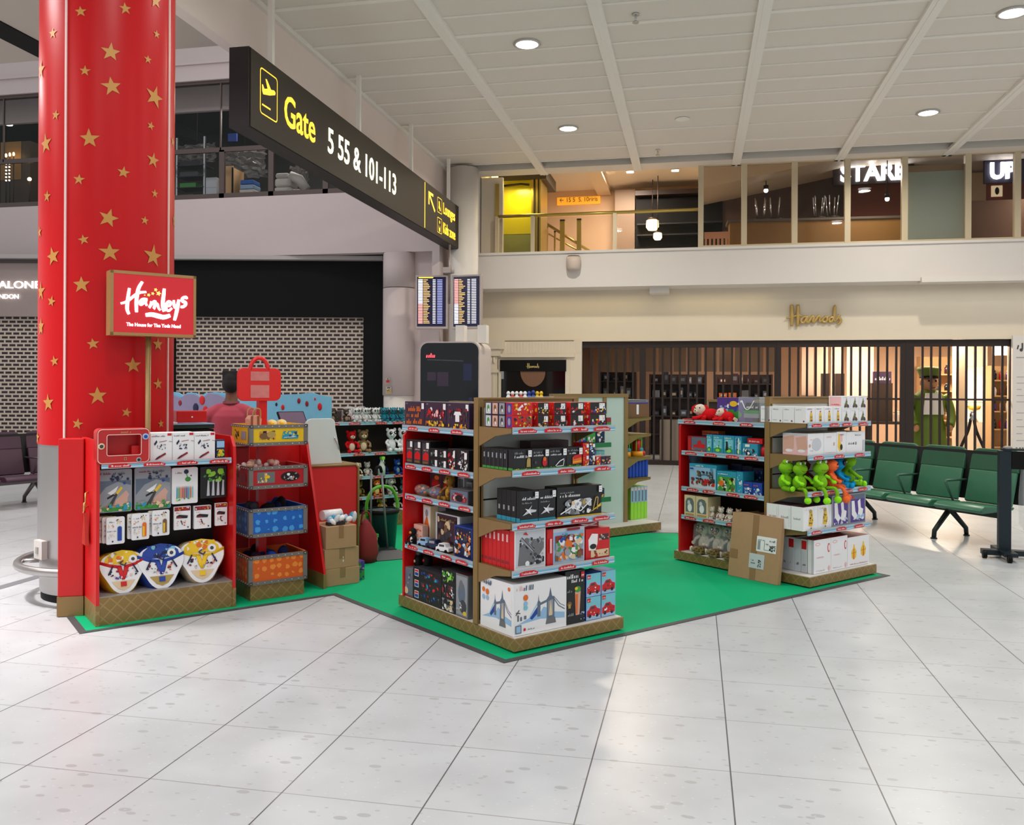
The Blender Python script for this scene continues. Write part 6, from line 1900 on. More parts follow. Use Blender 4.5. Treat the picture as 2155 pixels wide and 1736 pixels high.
def lying_toy(F, label, x, y, z, s, c1_, c2_, rz):
    p = F.at(x, y)
    t = thing('plush_dog', label, 'soft toy', (p[0], p[1], z), F.rot + rz)
    f1, f2 = fur(*c1_), fur(*c2_)
    B().ell((0, 0, .24 * s), (.36 * s, .24 * s, .24 * s), f1).obj('body', t)
    B().ell((-.42 * s, -.03 * s, .42 * s), (.24 * s, .22 * s, .22 * s), f2).obj('head', t)
    B().ell((-.5 * s, -.2 * s, .36 * s), (.1 * s, .09 * s, .08 * s), f2).obj('muzzle', t)
    B().ell((-.5 * s, -.28 * s, .39 * s), (.03 * s, .02 * s, .025 * s), GLOSSK, nu=8, nv=6).obj('nose', t)
    for q in (-.1, .1):
        B().ell((-.44 * s + q * s, -.225 * s, .5 * s), (.024 * s, .02 * s, .028 * s), GLOSSK, nu=8, nv=6).obj('eye', t)
    for q in (-1, 1):
        B().tube(spline([(-.42 * s + q * .16 * s, .0, .58 * s), (-.42 * s + q * .28 * s, -.02 * s, .5 * s), (-.42 * s + q * .28 * s, -.04 * s, .3 * s)], 4), [.05 * s] * 4 + [.07 * s] * 4 + [.05 * s], f1, 8, flat=.6).obj('ear', t)
        B().tube(spline([(-.2 * s + q * .05 * s, -.12 * s, .2 * s), (-.25 * s + q * .15 * s, -.34 * s, .12 * s), (-.3 * s + q * .22 * s, -.46 * s, .1 * s)], 4), .075 * s, f1, 8).obj('arm', t)
        B().tube(spline([(.25 * s, q * .12 * s, .16 * s), (.45 * s, -.1 * s + q * .14 * s, .12 * s), (.56 * s, -.18 * s + q * .16 * s, .12 * s)], 4), .09 * s, f2 if q > 0 else f1, 8).obj('leg', t)


lying_toy(A2L, 'red plush dog lying with its cream head at the left end, right gondola', 0.27, 0.12, z, 0.25, ('santa', (212, 24, 32)), ('cream', (226, 208, 188)), 0.25)
lying_toy(A2L, 'smaller red plush dog lying in front of the purple picture box', 0.50, 0.09, z, 0.2, ('santa', (212, 24, 32)), ('cream', (226, 208, 188)), -0.15)
z = G2L[1] + ZP
prod(A2L, 'toy_box', 'orange-topped toy box at the back left of the second left shelf, right gondola', 'box', 0.13, 0.33, z, 0.2, 0.1, 'o', [('t', .05, .86, .9, .08, 'n'), ('r', .03, .05, .97, .8, 'b')], y=0.16)
prod(A2L, 'toy_box', 'blue and red toy box with a red boat picture, left of the second left shelf', 'box', 0.075, 0.31, z, 0.15, 0.12, 'm', [('r', .2, .1, .97, .95, 'j'), ('p', 'r', .3, .3, .9, .25, .95, .5, .75, .55, .7, .75, .55, .75, .5, .5, .3, .45), ('b', .05, .03, .95, .25, 'non', 6), ('r', .03, .1, .18, .9, 'r')], y=0.02)
TE = [('t', .08, .84, .6, .08, 'w'), ('r', .1, .3, .9, .8, 'c'), ('p', 'g', .15, .12, .85, .12, .75, .32, .5, .4, .25, .3), ('b', .15, .35, .85, .75, 'wclg', 9), ('e', .5, .2, .2, .08, 'a')]
TLAB = ('slim teal animal box, first of four on the second left shelf of the right gondola', 'teal box with green hill picture, second of four on the second left shelf', 'teal box with a dark bird picture, third of four on the second left shelf', 'teal box with blue stripes, last of four on the second left shelf')
for k, (a, c) in enumerate(((0.325, 0.392), (0.398, 0.522), (0.527, 0.65), (0.655, 0.73))):
    prod(A2L, 'toy_box', TLAB[k], 'box', a, c, z, 0.175, 0.15, 't', TE + ([('p', 'k', .2, .2, .45, .25, .4, .7, .25, .7)] if k == 2 else []) + ([('l', 'b', .01, .3, .1, .3, .9), ('l', 'w', .01, .6, .1, .6, .9)] if k == 3 else []), topc='b')
prod(A2L, 'toy_box', 'low blue box with black and white pandas picture, second left shelf of the right gondola', 'box', 0.738, 0.905, z, 0.115, 0.14, 't', [('b', .05, .05, .95, .6, 'kkwsd', 18), ('r', .2, .75, .5, .95, 'w')])
prod(A2L, 'toy_box', 'red box lying on the pandas box next to the gold post', 'box', 0.78, 0.94, z + 0.1165, 0.045, 0.12, 'r', [('t', .1, .3, .7, .3, 'w')], y=0.02)
p = A2L.at(0.938, 0.06)
t = thing('red_bottle', 'red plastic bottle-shaped toy next to the gold post on the second left shelf', 'toy', (p[0], p[1], z), A2L.rot)
B().lathe([(.001, 0), (.034, 0), (.036, .07), (.02, .1), (.001, .1)], K('r'), 14).obj('bottle', t)
B().cyl(0, 0, .1, .115, .018, K('m'), 10).obj('cap', t)
z = G2L[2] + ZP
prod(A2L, 'construction_set', 'large teal-edged box with dark figures on white, third left shelf of the right gondola', 'box', 0.115, 0.445, z, 0.235, 0.16, 't', [('r', .02, .04, .98, .88, 'l'), ('r', .02, .04, .98, .3, 'z'), ('b', .08, .15, .95, .45, 'kmnrd', 26), ('l', 'k', .006, .3, .55, .6, .6, .9, .5), ('b', .3, .45, .9, .75, 'kdn', 12), ('t', .25, .91, .3, .06, 'w'), ('r', .05, .78, .18, .84, 'b'), ('e', .85, .82, .05, .06, 't')], topc='t')
prod(A2L, 'construction_set', 'green picture box with orange animals, middle of the third left shelf', 'box', 0.45, 0.672, z, 0.19, 0.16, 't', [('r', .03, .04, .97, .75, 'g'), ('b', .05, .06, .95, .72, 'gaenkw', 26), ('e', .25, .42, .14, .14, 'o'), ('t', .08, .85, .5, .07, 'w')], topc='t')
prod(A2L, 'construction_set', 'slim teal box standing beside the green picture box on the third left shelf', 'box', 0.676, 0.745, z, 0.2, 0.16, 't', [('b', .1, .1, .9, .9, 'lbcw', 9)], topc='b')
for k in range(2):
    prod(A2L, 'toy_box', 'low royal blue box with small vehicles picture, %s of two on the third left shelf' % ('left', 'right')[k], 'box', 0.75 + k * 0.104, 0.85 + k * 0.104, z, 0.118, 0.16, 'b', [('b', .1, .08, .95, .55, 'wkslc', 10), ('t', .1, .74, .5, .1, 'o'), ('e', .6, .5, .15, .1, 'w')], topc='u')
for k in range(3):
    prod(A2L, 'toy_box', 'dark blue box at the back of the third left shelf, %s one' % ('left', 'middle', 'right')[k], 'box', 0.44 + k * 0.12, 0.555 + k * 0.12, z, 0.245 - 0.01 * k, 0.12, 'u', [('b', .2, .4, .9, .9, 'btk', 5)], y=0.22)
z = G2L[3] + ZP
for k, (a, c) in enumerate(((0.055, 0.192), (0.198, 0.345))):
    prod(A2L, 'window_box', 'cream box with an arched window and white figure, %s of two' % ('left', 'right')[k], 'box', a, c, z, 0.2, 0.18, 'e', [('p', 'q', .12, .2, .88, .2, .88, .7, .75, .86, .5, .9, .25, .86, .12, .7), ('e', .5, .42, .2, .2, 'w'), ('e', .42, .66, .13, .11, 'z'), ('r', .1, .05, .9, .14, 'h')], topc='e')
BEI = ('beige', (206, 180, 152))
LPL = ('brown_patch', (150, 110, 84))
for k in range(6):
    p = A2L.at(0.36 + k * 0.052, 0.05 + 0.05 * (k % 2))
    plush('plush_kitten', 'tiny plush kitten, %s in the row beside the cream window boxes' % ORD[k], 'soft toy', (p[0], p[1], z), A2L.rot + 0.3 * ((k * 7) % 3 - 1), 0.125, BEI if k % 2 else ('offwhite', (226, 216, 204)), ('offwhite', (226, 216, 204)), muzzle=('offwhite', (226, 216, 204)), group='tiny plush kittens')
for k in range(3):
    p = A2L.at(0.71 + k * 0.095, 0.10)
    t = thing('toy_tray', 'arched clear-topped toy tray on the fourth left shelf, %s of three' % ('left', 'middle', 'right')[k], 'toy', (p[0], p[1], z), A2L.rot)
    arch = [(-.04, 0), (.04, 0), (.04, .06)] + [(.04 * cos(R(a)), .06 + .04 * sin(R(a))) for a in range(15, 180, 15)] + [(-.04, .06)]
    B().prism(arch, 'y', 0.0, .16, fur('fawn', (176, 140, 112))).obj('back', t)
    for q in (-.024, 0.004):
        B().tube([(q, -.012, .0), (q, -.012, .055)], .009, K('w'), 8).obj('figure', t)
z = 0.0945 + ZP
for k in range(3):
    p = A2L.at(0.17 + k * 0.17, 0.16)
    s = 0.30
    t = plush('plush_owl', 'white and brown plush owl in a clear bag on the plinth, %s of three' % ('left', 'middle', 'right')[k], 'soft toy', (p[0], p[1], z), A2L.rot + 0.1 * (k - 1), s, ('owl_white', (222, 214, 200)), ('owl_white', (222, 214, 200)), ears='long', eyes='big', muzzle=('owl_beak', (170, 130, 84)))
    p = A2L.at(0.235 + k * 0.18, 0.02)
    t2 = thing('plush_tortoise', 'small olive patterned plush tortoise at the front of the plinth, %s of three' % ('left', 'middle', 'right')[k], 'soft toy', (p[0], p[1], z), A2L.rot)
    B().lathe([(.055, .012), (.05, .045), (.03, .07), (.001, .078)], mat_dots('tortoise_shell%d' % k, (120, 100, 50), (66, 54, 30), 40, 0.4, 0.9), 14).obj('shell', t2)
    B().ell((-.06, -.02, .04), (.024, .022, .022), fur('tort', (150, 132, 90))).obj('head', t2)
    for q in range(4):
        B().ell((.042 * cos(q * pi / 2 + .7), .042 * sin(q * pi / 2 + .7), .014), (.018, .018, .014), fur('tort', (150, 132, 90)), nu=8, nv=6).obj('foot', t2)
for k in range(3):
    p = A2L.at(0.17 + k * 0.17, 0.16)
    B().lathe([(.10, 0.0), (.115, .1), (.105, .25), (.05, .30), (.015, .315), (.03, .335)], CLEAR, 18, sy=1.0).obj('clear_wrapper', loc=(p[0], p[1], z), label='crinkled clear wrapper around the %s plush owl on the plinth' % ('left', 'middle', 'right')[k], cat='wrapper')

# flat carton leaning on the right gondola
q0, q1 = S(2.91, 0.745), S(2.925, 0.232)
ax = math.atan2(q1[1] - q0[1], q1[0] - q0[0])
lean = math.atan2(0.06, 0.5)
t = thing('cardboard_carton', 'large flat brown carton leaning against the left side of the right gondola', 'carton', (q0[0], q0[1], MATZ), (-lean, 0, ax))
cw = math.hypot(q1[0] - q0[0], q1[1] - q0[1])
B().box(0, 0, 0, cw, .05, .56, CARD).obj('box', t, bevel=.004)
B().prism([(cw - .02, .56), (cw * .3, .575), (.0, .56)], 'y', .0, .006, CARD).box(cw * .44, -.0012, 0, cw * .56, .0, .56, TAPE).box(.01, -.0015, .16, .09, -.001, .24, TAPE).obj('tape', t)
b = B()
art(b, .20, .13, [('r', 0, 0, 1, 1, 'w'), ('t', .06, .72, .3, .1, 'd'), ('r', .06, .12, .2, .7, 's'), ('l', 'd', .003, .4, .8, .4, .15, .66, .15), ('b', .66, .1, .96, .5, 'kdq', 14), ('t', .66, .72, .25, .14, 'k'), ('t', .42, .5, .2, .08, 'd')], cw - .235, .255, -.002)
b.obj('shipping_label', t)
b = B()
art(b, .155, .125, [('r', 0, 0, 1, 1, 'z'), ('t', .12, .3, .3, .14, 'u'), ('t', .12, .5, .25, .1, 'u'), ('b', .6, .12, .8, .65, 'kd', 12)], cw - .30, .105, -.002)
b.obj('shipping_label', t)

# ---------------------------------------------------------------- goods in the red cabinet
z = 1.108 + ZP
p = FC.at(0.0, -0.022)
t = thing('suitcase_frame', 'red toy-case shaped frame with an open window on top of the red cabinet', 'display frame', (p[0], p[1], 1.108 + ZP), TH)
fw, fh = 0.345, 0.245
o_ = rrect(0.0, 0.0, fw, fh, 0.03)
i_ = rrect(0.065, 0.06, fw - 0.06, fh - 0.045, 0.012)
b = B()
n = len(o_)
REDC = M('red_case', (186, 34, 36), 0.38, noise=0.03)
for y0, y1 in ((0.0, 0.11),):
    vs = [(x, y0, q) for x, q in o_] + [(x, y0, q) for x, q in i_] + [(x, y1, q) for x, q in o_] + [(x, y1, q) for x, q in i_]
    fs = []
    for k in range(n):
        j = (k + 1) % n
        fs += [(k, j, n + j, n + k), (2 * n + j, 2 * n + k, 3 * n + k, 3 * n + j), (j, k, 2 * n + k, 2 * n + j), (n + k, n + j, 3 * n + j, 3 * n + k)]
    b.add(vs, fs, REDC)
b.obj('frame', t)
B().box(0.02, 0.108, 0.02, fw - 0.02, 0.112, fh - 0.02, RED).box(0.235, 0.05, 0.06, fw - 0.06, 0.1, 0.12, RED).obj('back', t)
EDG = M('pale_pink_edge', (238, 190, 180), 0.4)
b = B()
b.tube([(x, -0.001, q) for x, q in rrect(0.006, 0.006, fw - 0.006, fh - 0.006, 0.028)], 0.003, EDG, 6, closed=True)
b.tube([(x, -0.001, q) for x, q in rrect(0.063, 0.058, fw - 0.058, fh - 0.043, 0.014)], 0.003, EDG, 6, closed=True)
b.obj('piping', t)
b = B()
for cx_, cz_, r_, c in ((0.028, 0.125, 0.022, 'e'), (fw - 0.03, 0.185, 0.022, 'l'), (fw - 0.075, 0.024, 0.018, 's')):
    b.ell((cx_, -0.003, cz_), (r_, 0.004, r_), K(c), nu=16, nv=6).ell((cx_, -0.006, cz_), (r_ * .6, 0.003, r_ * .6), K({'e': 'd', 'l': 'b', 's': 'k'}[c]), nu=12, nv=6)
b.obj('round_sticker', t)
b = B()
art(b, .06, .02, [('t', 0, .1, 1, .8, 'h')], fw / 2 - .02, fh - .035, 0)
art(b, .02, .025, [('r', .1, .1, .9, .9, 'h'), ('r', .25, .2, .75, .8, 'm')], fw / 2, .022, 0)
b.obj('gold_print', t)
for k in range(3):
    prod(FC, 'craft_box', 'white box with dark blue sketches, %s of three on top of the red cabinet' % ('left', 'middle', 'right')[k], 'box', 0.362 + k * 0.154, 0.514 + k * 0.154, z, 0.205 - 0.004 * (k == 2), 0.12, 'w',
         [('r', 0, 0, 1, 1, 'w'), ('t', .05, .86, .6, .06, 'd'), ('r', .78, .9, .97, .98, 'r'), ('p', 'u', .2, .55, .32, .68, .28, .75, .16, .62), ('b', .3, .4, .7, .6, 'uujj', 9), ('l', 'm', .004, .4, .68, .75, .72), ('l', 'm', .003, .85, .7, 1, .68), ('p', 'm', .2, .06, .3, .06, .72, .24, .68, .3, .3, .14), ('p', 'u', .2, .06, .27, .08, .45, .17, .4, .19)], y=0.04)
prod(FC, 'craft_box', 'small dark blue box with yellow flowers on top of the red cabinet', 'box', 0.832, 0.895, z, 0.14, 0.1, 'u', [('r', .05, .6, .95, .95, 'l'), ('c', .5, .4, .22, 'y'), ('c', .35, .2, .2, 'y'), ('c', .75, .22, .2, 'a'), ('b', .05, .05, .95, .5, 'gy', 8)], y=0.04)


def card_pack(nm, label, cat, x0, x1, z0, z1, items, col='w', thick=0.02, y=0.12, rad=0.012, group=None, twist=0.0, hook=True):
    """a flat blister card hanging on a peg"""
    SEED[0] += 1
    w, h = x1 - x0, z1 - z0
    p = FC.at((x0 + x1) / 2, y)
    t = thing(nm, label, cat, (p[0], p[1], z0), TH + twist, group)
    B().prism(rrect(-w / 2, 0, w / 2, h, rad, 3), 'y', 0, thick, K(col)).obj('card', t)
    b = B()
    art(b, w * .94, h * .96, items, -w * .47, h * .02, 0, SEED[0])
    b.obj('front_print', t)
    if hook:
        B().tube([(0, thick, h - .012), (0, CD - .02 - y, h - .012)], .0035, CHROME, 6).obj('peg', c1, (FC.at(0, 0)[0] * 0 + (x0 + x1) / 2, y, z0 - MATZ))
    return t


GRAND = [('r', 0, 0, 1, 1, 's'), ('r', 0, .35, 1, .75, 'j'), ('p', 's', 0, .35, 1, .35, 1, .62, .6, .72, .25, .6), ('r', 0, 0, 1, .12, 'g'), ('p', 'f', .1, .1, .55, .1, .75, .3, .9, .35, .9, .12), ('p', 'w', .3, .45, .5, .55, .62, .62, .55, .48, .42, .4), ('p', 'y', .45, .36, .7, .6, .76, .56, .55, .36), ('p', 'f', .55, .28, .85, .5, .95, .4, .8, .15, .5, .15), ('p', 'd', .3, .1, .55, .45, .6, .4, .42, .1), ('p', 'k', .3, .3, .55, .4, .45, .42, .28, .34), ('b', .35, .72, .75, .9, 'uuj', 12), ('t', .06, .9, .35, .05, 'm'), ('t', .45, .9, .35, .05, 'd'), ('c', .9, .78, .04, 'u'), ('c', .8, .68, .04, 'b'), ('b', .0, .0, 1, .2, 'egst', 14)]
card_pack('craft_pack', 'large grey art kit card with fanned paper sheets, left one in the red cabinet', 'craft kit', 0.02, 0.255, 0.765, 1.065, GRAND, 's', 0.03, 0.10)
card_pack('craft_pack', 'large grey art kit card with fanned paper sheets, right one in the red cabinet', 'craft kit', 0.275, 0.525, 0.765, 1.068, GRAND, 's', 0.03, 0.11)
CRAY = [('t', .1, .85, .25, .05, 'm'), ('c', .55, .9, .1, 'u'), ('e', .62, .68, .12, .07, 'g'), ('l', 'g', .006, .55, .85, .62, .7), ('c', .75, .78, .03, 'u')]
for k, ch in enumerate('tgornptoc'):
    CRAY += [('r', .15 + k * .08, .14, .2 + k * .08, .42, ch), ('p', ch, .15 + k * .08, .42, .2 + k * .08, .42, .175 + k * .08, .5)]
CRAY += [('b', .1, .06, .9, .14, 'ga', 6)]
card_pack('craft_pack', 'white card pack with a row of coloured crayons in the red cabinet', 'craft kit', 0.53, 0.715, 0.79, 1.055, CRAY, 'w', 0.05, 0.10)
GLOW = [('b', .05, .5, .95, .95, 'agga', 16)] + [('p', 'z', .22 + k * .2, .06, .34 + k * .2, .06, .32 + k * .2, .55, .26 + k * .2, .58) for k in range(4)]
card_pack('craft_pack', 'black card pack with lime glow shapes and four silver tubes in the red cabinet', 'craft kit', 0.74, 0.935, 0.815, 1.05, GLOW, 'k', 0.06, 0.12, rad=0.004)
STK = [('t', .1, .8, .3, .06, 'd'), ('b', .5, .82, .85, .96, 'kku', 6), ('l', 'e', .008, .6, .75, .65, .9), ('l', 'e', .008, .75, .75, .72, .88), ('b', .08, .6, .4, .74, 'oeh', 6), ('t', .02, .46, .5, .06, 'u'), ('b', .08, .2, .45, .42, 'zes', 6), ('r', .28, .06, .36, .12, 'u')]
for k, (x0, ch, rows) in enumerate(((0.08, 'b', 4), (0.245, 'o', 2), (0.385, 'n', 2))):
    for d in range(rows):
        it = [('r', 0, 0, 1, 1, 'w')] + STK + [('r', .6, .1, .85, .6, ch), ('e', .725, .6, .12, .06, ch)] + ([('l', 'y', .012, .68, .12, .68, .5)] if k else [])
        if d == 0:
            lb = 'front small white card pack with a %s stick, hanging in the lower peg row' % ('blue', 'orange', 'brown')[k]
            card_pack('stick_pack', lb, 'craft kit', x0, x0 + 0.122, 0.545 + 0.015 * k, 0.735 + 0.012 * k, it, 'w', 0.012, 0.07, twist=R(3))
        else:
            card_pack('stick_pack', 'small white card pack hanging %s behind the front %s-stick pack' % (ORD[d - 1], ('blue', 'orange', 'brown')[k]), 'craft kit', x0 - 0.02 * d, x0 + 0.10 - 0.02 * d, 0.55 + 0.015 * k, 0.735 + 0.01 * k, it, 'e', 0.012, 0.07 + 0.035 * d, hook=False, group='hanging packs behind the %s-stick pack' % ('blue', 'orange', 'brown')[k])
MAG = [('r', 0, .82, 1, 1, 'm'), ('b', .05, .85, .95, .98, 'rowy', 6), ('t', .1, .72, .3, .05, 'r'), ('p', 'k', .1, .5, .8, .48, .85, .6, .3, .66, .12, .6), ('p', 'm', .1, .5, .5, .5, .4, .56, .12, .56), ('b', .15, .15, .7, .42, 'rmoe', 6), ('l', 'u', .006, .4, .4, .5, .2), ('c', .85, .08, .05, 'd')]
for k, (a, c, z0) in enumerate(((0.545, 0.665, 0.60), (0.69, 0.815, 0.595), (0.845, 0.955, 0.605))):
    card_pack('stamp_pack', 'small white card pack with a red header, %s of three in the lower peg row' % ('left', 'middle', 'right')[k], 'craft kit', a, min(c, 0.935), z0, z0 + 0.17, MAG, 'w', 0.035 if k == 1 else 0.02, 0.10, rad=0.004)


def ball_pack(label, x, zc, s, base, strap, hood, seed, rz=0.0):
    """a rounded-triangle carry pack: blunt printed front, swelling body, webbing straps"""
    p = FC.at(x, 0.09)
    t = thing('toy_carry_pack', label, 'toy pack', (p[0], p[1], zc), (R(-14), 0, TH + rz))
    N = 40

    def outline(q):
        a = 2 * pi * q / N
        r = 1.0 + 0.13 * cos(3 * (a - pi / 2) + pi)
        return (r * cos(a) * 1.0, r * sin(a) * 1.0 - 0.03)
    prof = [(0.0, 0.90), (0.03, 0.97), (0.12, 1.03), (0.22, 1.0), (0.30, 0.88), (0.36, 0.66), (0.385, 0.4)]
    vs, fs = [], []
    for d, k in prof:
        for q in range(N):
            x_, z_ = outline(q)
            vs.append((x_ * s * k, d, z_ * s * k))
    for i in range(len(prof) - 1):
        for q in range(N):
            fs.append((i * N + q, i * N + (q + 1) % N, (i + 1) * N + (q + 1) % N, (i + 1) * N + q))
    bm_ = M('pack_' + base, PAL[base], 0.35, noise=0.12, scale=14)
    b = B()
    b.add(vs, [f[::-1] for f in fs], bm_, True)
    b.poly([vs[q] for q in range(N)], bm_)
    b.poly([vs[(len(prof) - 1) * N + q] for q in range(N - 1, -1, -1)], bm_)
    for f in range(len(b.f)):
        pass
    b.obj('body', t)
    fr_ = [(outline(q)[0] * .9 * .5 + .5, outline(q)[1] * .9 * .5 + .5) for q in range(N)]
    it = [('p', 'w') + tuple(v for pt in fr_ for v in pt)]
    top = [pt for pt in fr_ if pt[1] > .62]
    it += [('p', hood, .1, .63, .9, .63, .86, .78, .72, .9, .5, .94, .28, .9, .14, .78), ('b', .2, .65, .8, .9, {'y': 'yhow', 'b': 'blcu'}[hood], 14), ('p', 'e' if hood == 'y' else 'h', .25, .26, .75, .26, .62, .1, .5, .05, .38, .1), ('c', .72, .72, .09, 'w'), ('c', .72, .72, .04, 'd'),
           ('b', .22, .36, .42, .52, 'kmwo', 7), ('b', .6, .36, .8, .52, 'kmwo', 7), ('b', .3, .3, .7, .4, 'pis', 5)]
    b = B()
    art(b, 2 * s, 2 * s, it, -s, -s, -0.001, seed)
    b.obj('front_print', t)
    sm = M('webbing_' + strap, PAL[strap], 0.6, noise=0.06, scale=60)
    NV = M('navy_trim', (34, 38, 84), 0.5, noise=0.05)
    b = B()

    def q3(x_, z_, d=-0.006):
        return (x_ * s, d, z_ * s)
    for sd in (-1, 1):
        b.tube([(sd * 1.04 * s, 0.06, .42 * s), q3(sd * .95, .38, -.004), q3(sd * .5, .2), q3(sd * .1, .12)], .085 * s, sm, 8, flat=.1)
        b.tube([q3(sd * .16, .16), q3(sd * .05, -.25), q3(0, -.42)], [.1 * s, .09 * s, .05 * s], sm, 8, flat=.1)
    b.box(-.12 * s, -.012, -.72 * s, .12 * s, -.004, -.52 * s, sm)
    b.obj('strap', t)
    for sd in (-1, 1):
        B().tube([q3(sd * .42, .2, -.01), q3(sd * .62, -.18, -.01)], .035 * s, NV, 6, flat=.3).obj('navy_strap', t)
    b = B()
    b.tube(spline([q3(.02, .4, -.008), q3(-.12, .3, -.012), q3(.05, .2, -.012), q3(.14, .3, -.012)], 4), .03 * s, NV if strap == 'b' else K('v'), 6)
    b.obj('carabiner', t)


ball_pack('rounded toy carry pack with red straps, left of the three on the cabinet base', 0.195, 0.355, 0.158, 'y', 'r', 'y', 21, 0.0)
ball_pack('rounded toy carry pack with blue straps, middle of the three on the cabinet base', 0.455, 0.365, 0.170, 'b', 'b', 'b', 22, 0.0)
ball_pack('rounded toy carry pack with yellow straps, right of the three on the cabinet base', 0.745, 0.372, 0.168, 'e', 'y', 'y', 23, -0.12)

# ---------------------------------------------------------------- tiered tower of trays with a red suitcase topper
tu, tv = -0.87, 2.235
p = S(tu, tv)
tw_ = thing('tray_tower', 'tiered tower of four riveted coloured trays topped by a red suitcase shape', 'display stand', (p[0], p[1], MATZ), TH)
TW, TD = 0.465, 0.40
RIM = M('grey_riveted_rim', (120, 116, 112), 0.5, 0.2, noise=0.1, scale=30)
RIV = M('rivet', (206, 204, 200), 0.3, 0.6)
B().box(0.015, 0.01, 0, TW - 0.015, TD, 0.118, GOLD).obj('plinth', tw_)
B().box(0.14, TD * .45, 0.12, 0.205, TD * .45 + .06, 1.55, RED).obj('post', tw_)
PAN = {'o': mat_dots('orange_panel', (216, 92, 16), (238, 140, 52), 17, 0.36), 'b': mat_dots('blue_panel', (20, 96, 186), (70, 156, 224), 15, 0.34), 'r': M('red_tray_panel', (176, 24, 36), 0.45, noise=0.05), 'y': M('yellow_tray_panel', (232, 190, 22), 0.45, noise=0.04)}
TR = (('o', 0.12, 0.342, 'orange'), ('b', 0.487, 0.706, 'blue'), ('r', 0.858, 1.03, 'red'), ('y', 1.19, 1.352, 'yellow'))
for ch, z0, z1, nm in TR:
    b = B()
    b.box(0.0, 0.0, z0, TW, 0.012, z1, PAN[ch]).box(0.0, 0.012, z0, 0.012, TD, z1, PAN[ch]).box(TW - 0.012, 0.012, z0, TW, TD, z1, PAN[ch]).box(0.012, TD - 0.012, z0, TW - 0.012, TD, z1, PAN[ch])
    zfl = z1 - 0.035 if ch in 'yr' else z0 + 0.1
    b.box(0.012, 0.012, zfl - 0.01, TW - 0.012, TD - 0.012, zfl, PAN[ch] if ch in 'yr' else DKBACK)
    tr = b.obj(nm + '_tray', tw_)
    b = B()
    rw = 0.026
    for (x0, x1, a, c) in ((0, TW, z0, z0 + rw), (0, TW, z1 - rw, z1), (0, rw, z0, z1), (TW - rw, TW, z0, z1)):
        b.box(x0 - .002, -0.006, a - .001, x1 + .002, -.0005, c + .001, RIM)
    for (y0, y1, a, c) in ((-.006, TD, z0, z0 + rw * .7), (-.006, TD, z1 - rw * .7, z1), (-.006, rw, z0, z1)):
        b.box(-0.006, y0, a, -.0005, y1, c, RIM)
        b.box(TW + .0005, y0, a, TW + .006, y1, c, RIM)
    b.obj('rim', tr)
    b = B()
    for i in range(9):
        for zz in (z0 + rw / 2, z1 - rw / 2):
            b.ell((0.013 + (TW - .026) * i / 8, -.007, zz), .0045, RIV, nu=7, nv=5)
            b.ell((-.007, 0.013 + (TD - .03) * i / 8, zz), .0045, RIV, nu=7, nv=5)
    b.obj('rivets', tr)
    if ch in 'yr':
        b = B()
        it = [('b', .1, .15, .42, .85, 'kneoh', 22), ('e', .2, .45, .1, .25, 'n'), ('e', .34, .55, .09, .25, 'h')] if ch == 'y' else [('r', .06, .1, .42, .9, 'q'), ('r', .2, .15, .26, .85, 'h'), ('b', .08, .15, .4, .85, 'gyqe', 10)]
        it += ([('p', 't', .56, .2, .9, .2, .92, .8, .6, .8, .58, .6), ('b', .58, .2, .92, .8, 'ltyd', 10), ('l', 'w', .004, .6, .3, .85, .35)] if ch == 'y' else [('e', .74, .5, .2, .36, 'k'), ('b', .6, .25, .9, .75, 'wsodk', 16)])
        art(b, TW * .84, (z1 - z0) * .62, it, TW * .08, z0 + (z1 - z0) * .19, 0, 31)
        b.obj('front_print', tr)
        b = B()
        art(b, TD * .8, (z1 - z0) * .6, [('b', .1, .1, .4, .9, 'knv', 10), ('r', .55, .15, .9, .8, 's' if ch == 'y' else 'm')], 0, z0 + (z1 - z0) * .2, 0, 33, frame=lambda q, e, zz: (e, TD * .9 - q, zz))
        b.obj('side_print', tr)
# suitcase topper
b = B()
cxx, zc0, zc1 = 0.138, 1.535, 1.795
o_ = rrect(cxx - .175, zc0, cxx + .175, zc1, 0.05)
b.prism(o_, 'y', TD * .4, TD * .4 + .03, M('red_topper', (222, 34, 32), 0.3, noise=0.02))
b.obj('suitcase_topper', tw_, bevel=.004)
hd = [(cxx + .072 * cos(R(a)), TD * .4 + .015, zc1 - .015 + .095 * sin(R(a))) for a in range(0, 181, 12)]
B().tube(hd, .0165, M('red_topper', (222, 34, 32)), 10).obj('handle', tw_)
b = B()
for zz in (zc0 + .025, zc0 + .16):
    b.box(cxx - .075, TD * .4 - .004, zz, cxx + .075, TD * .4 - .001, zz + (.10 if zz < 1.6 else .072), M('clear_sleeve', (246, 150, 146), 0.15, alpha=0.55, noise=0.25, scale=18))
b.obj('clear_sleeve', tw_)
# sloping red side panel behind, gold-footed
p = S(-0.225, 2.30)
t = thing('sloping_panel', 'tall red sloping side panel right of the tray tower', 'panel', (p[0], p[1], MATZ), TH)
B().prism([(0.0, .12), (0.62, .12), (0.62, 1.18), (0.37, 1.18)], 'x', 0, .02, RED).obj('panel', t)
B().prism([(0.0, 0.0), (0.62, 0.0), (0.62, .12), (0.0, .12)], 'x', -.002, .022, GOLDP).obj('foot', t)
B().box(-0.44, .50, .12, -.003, .52, 1.15, RED).box(-0.44, .50, 0, -.003, .52, .12, GOLDP).obj('back_board', t)
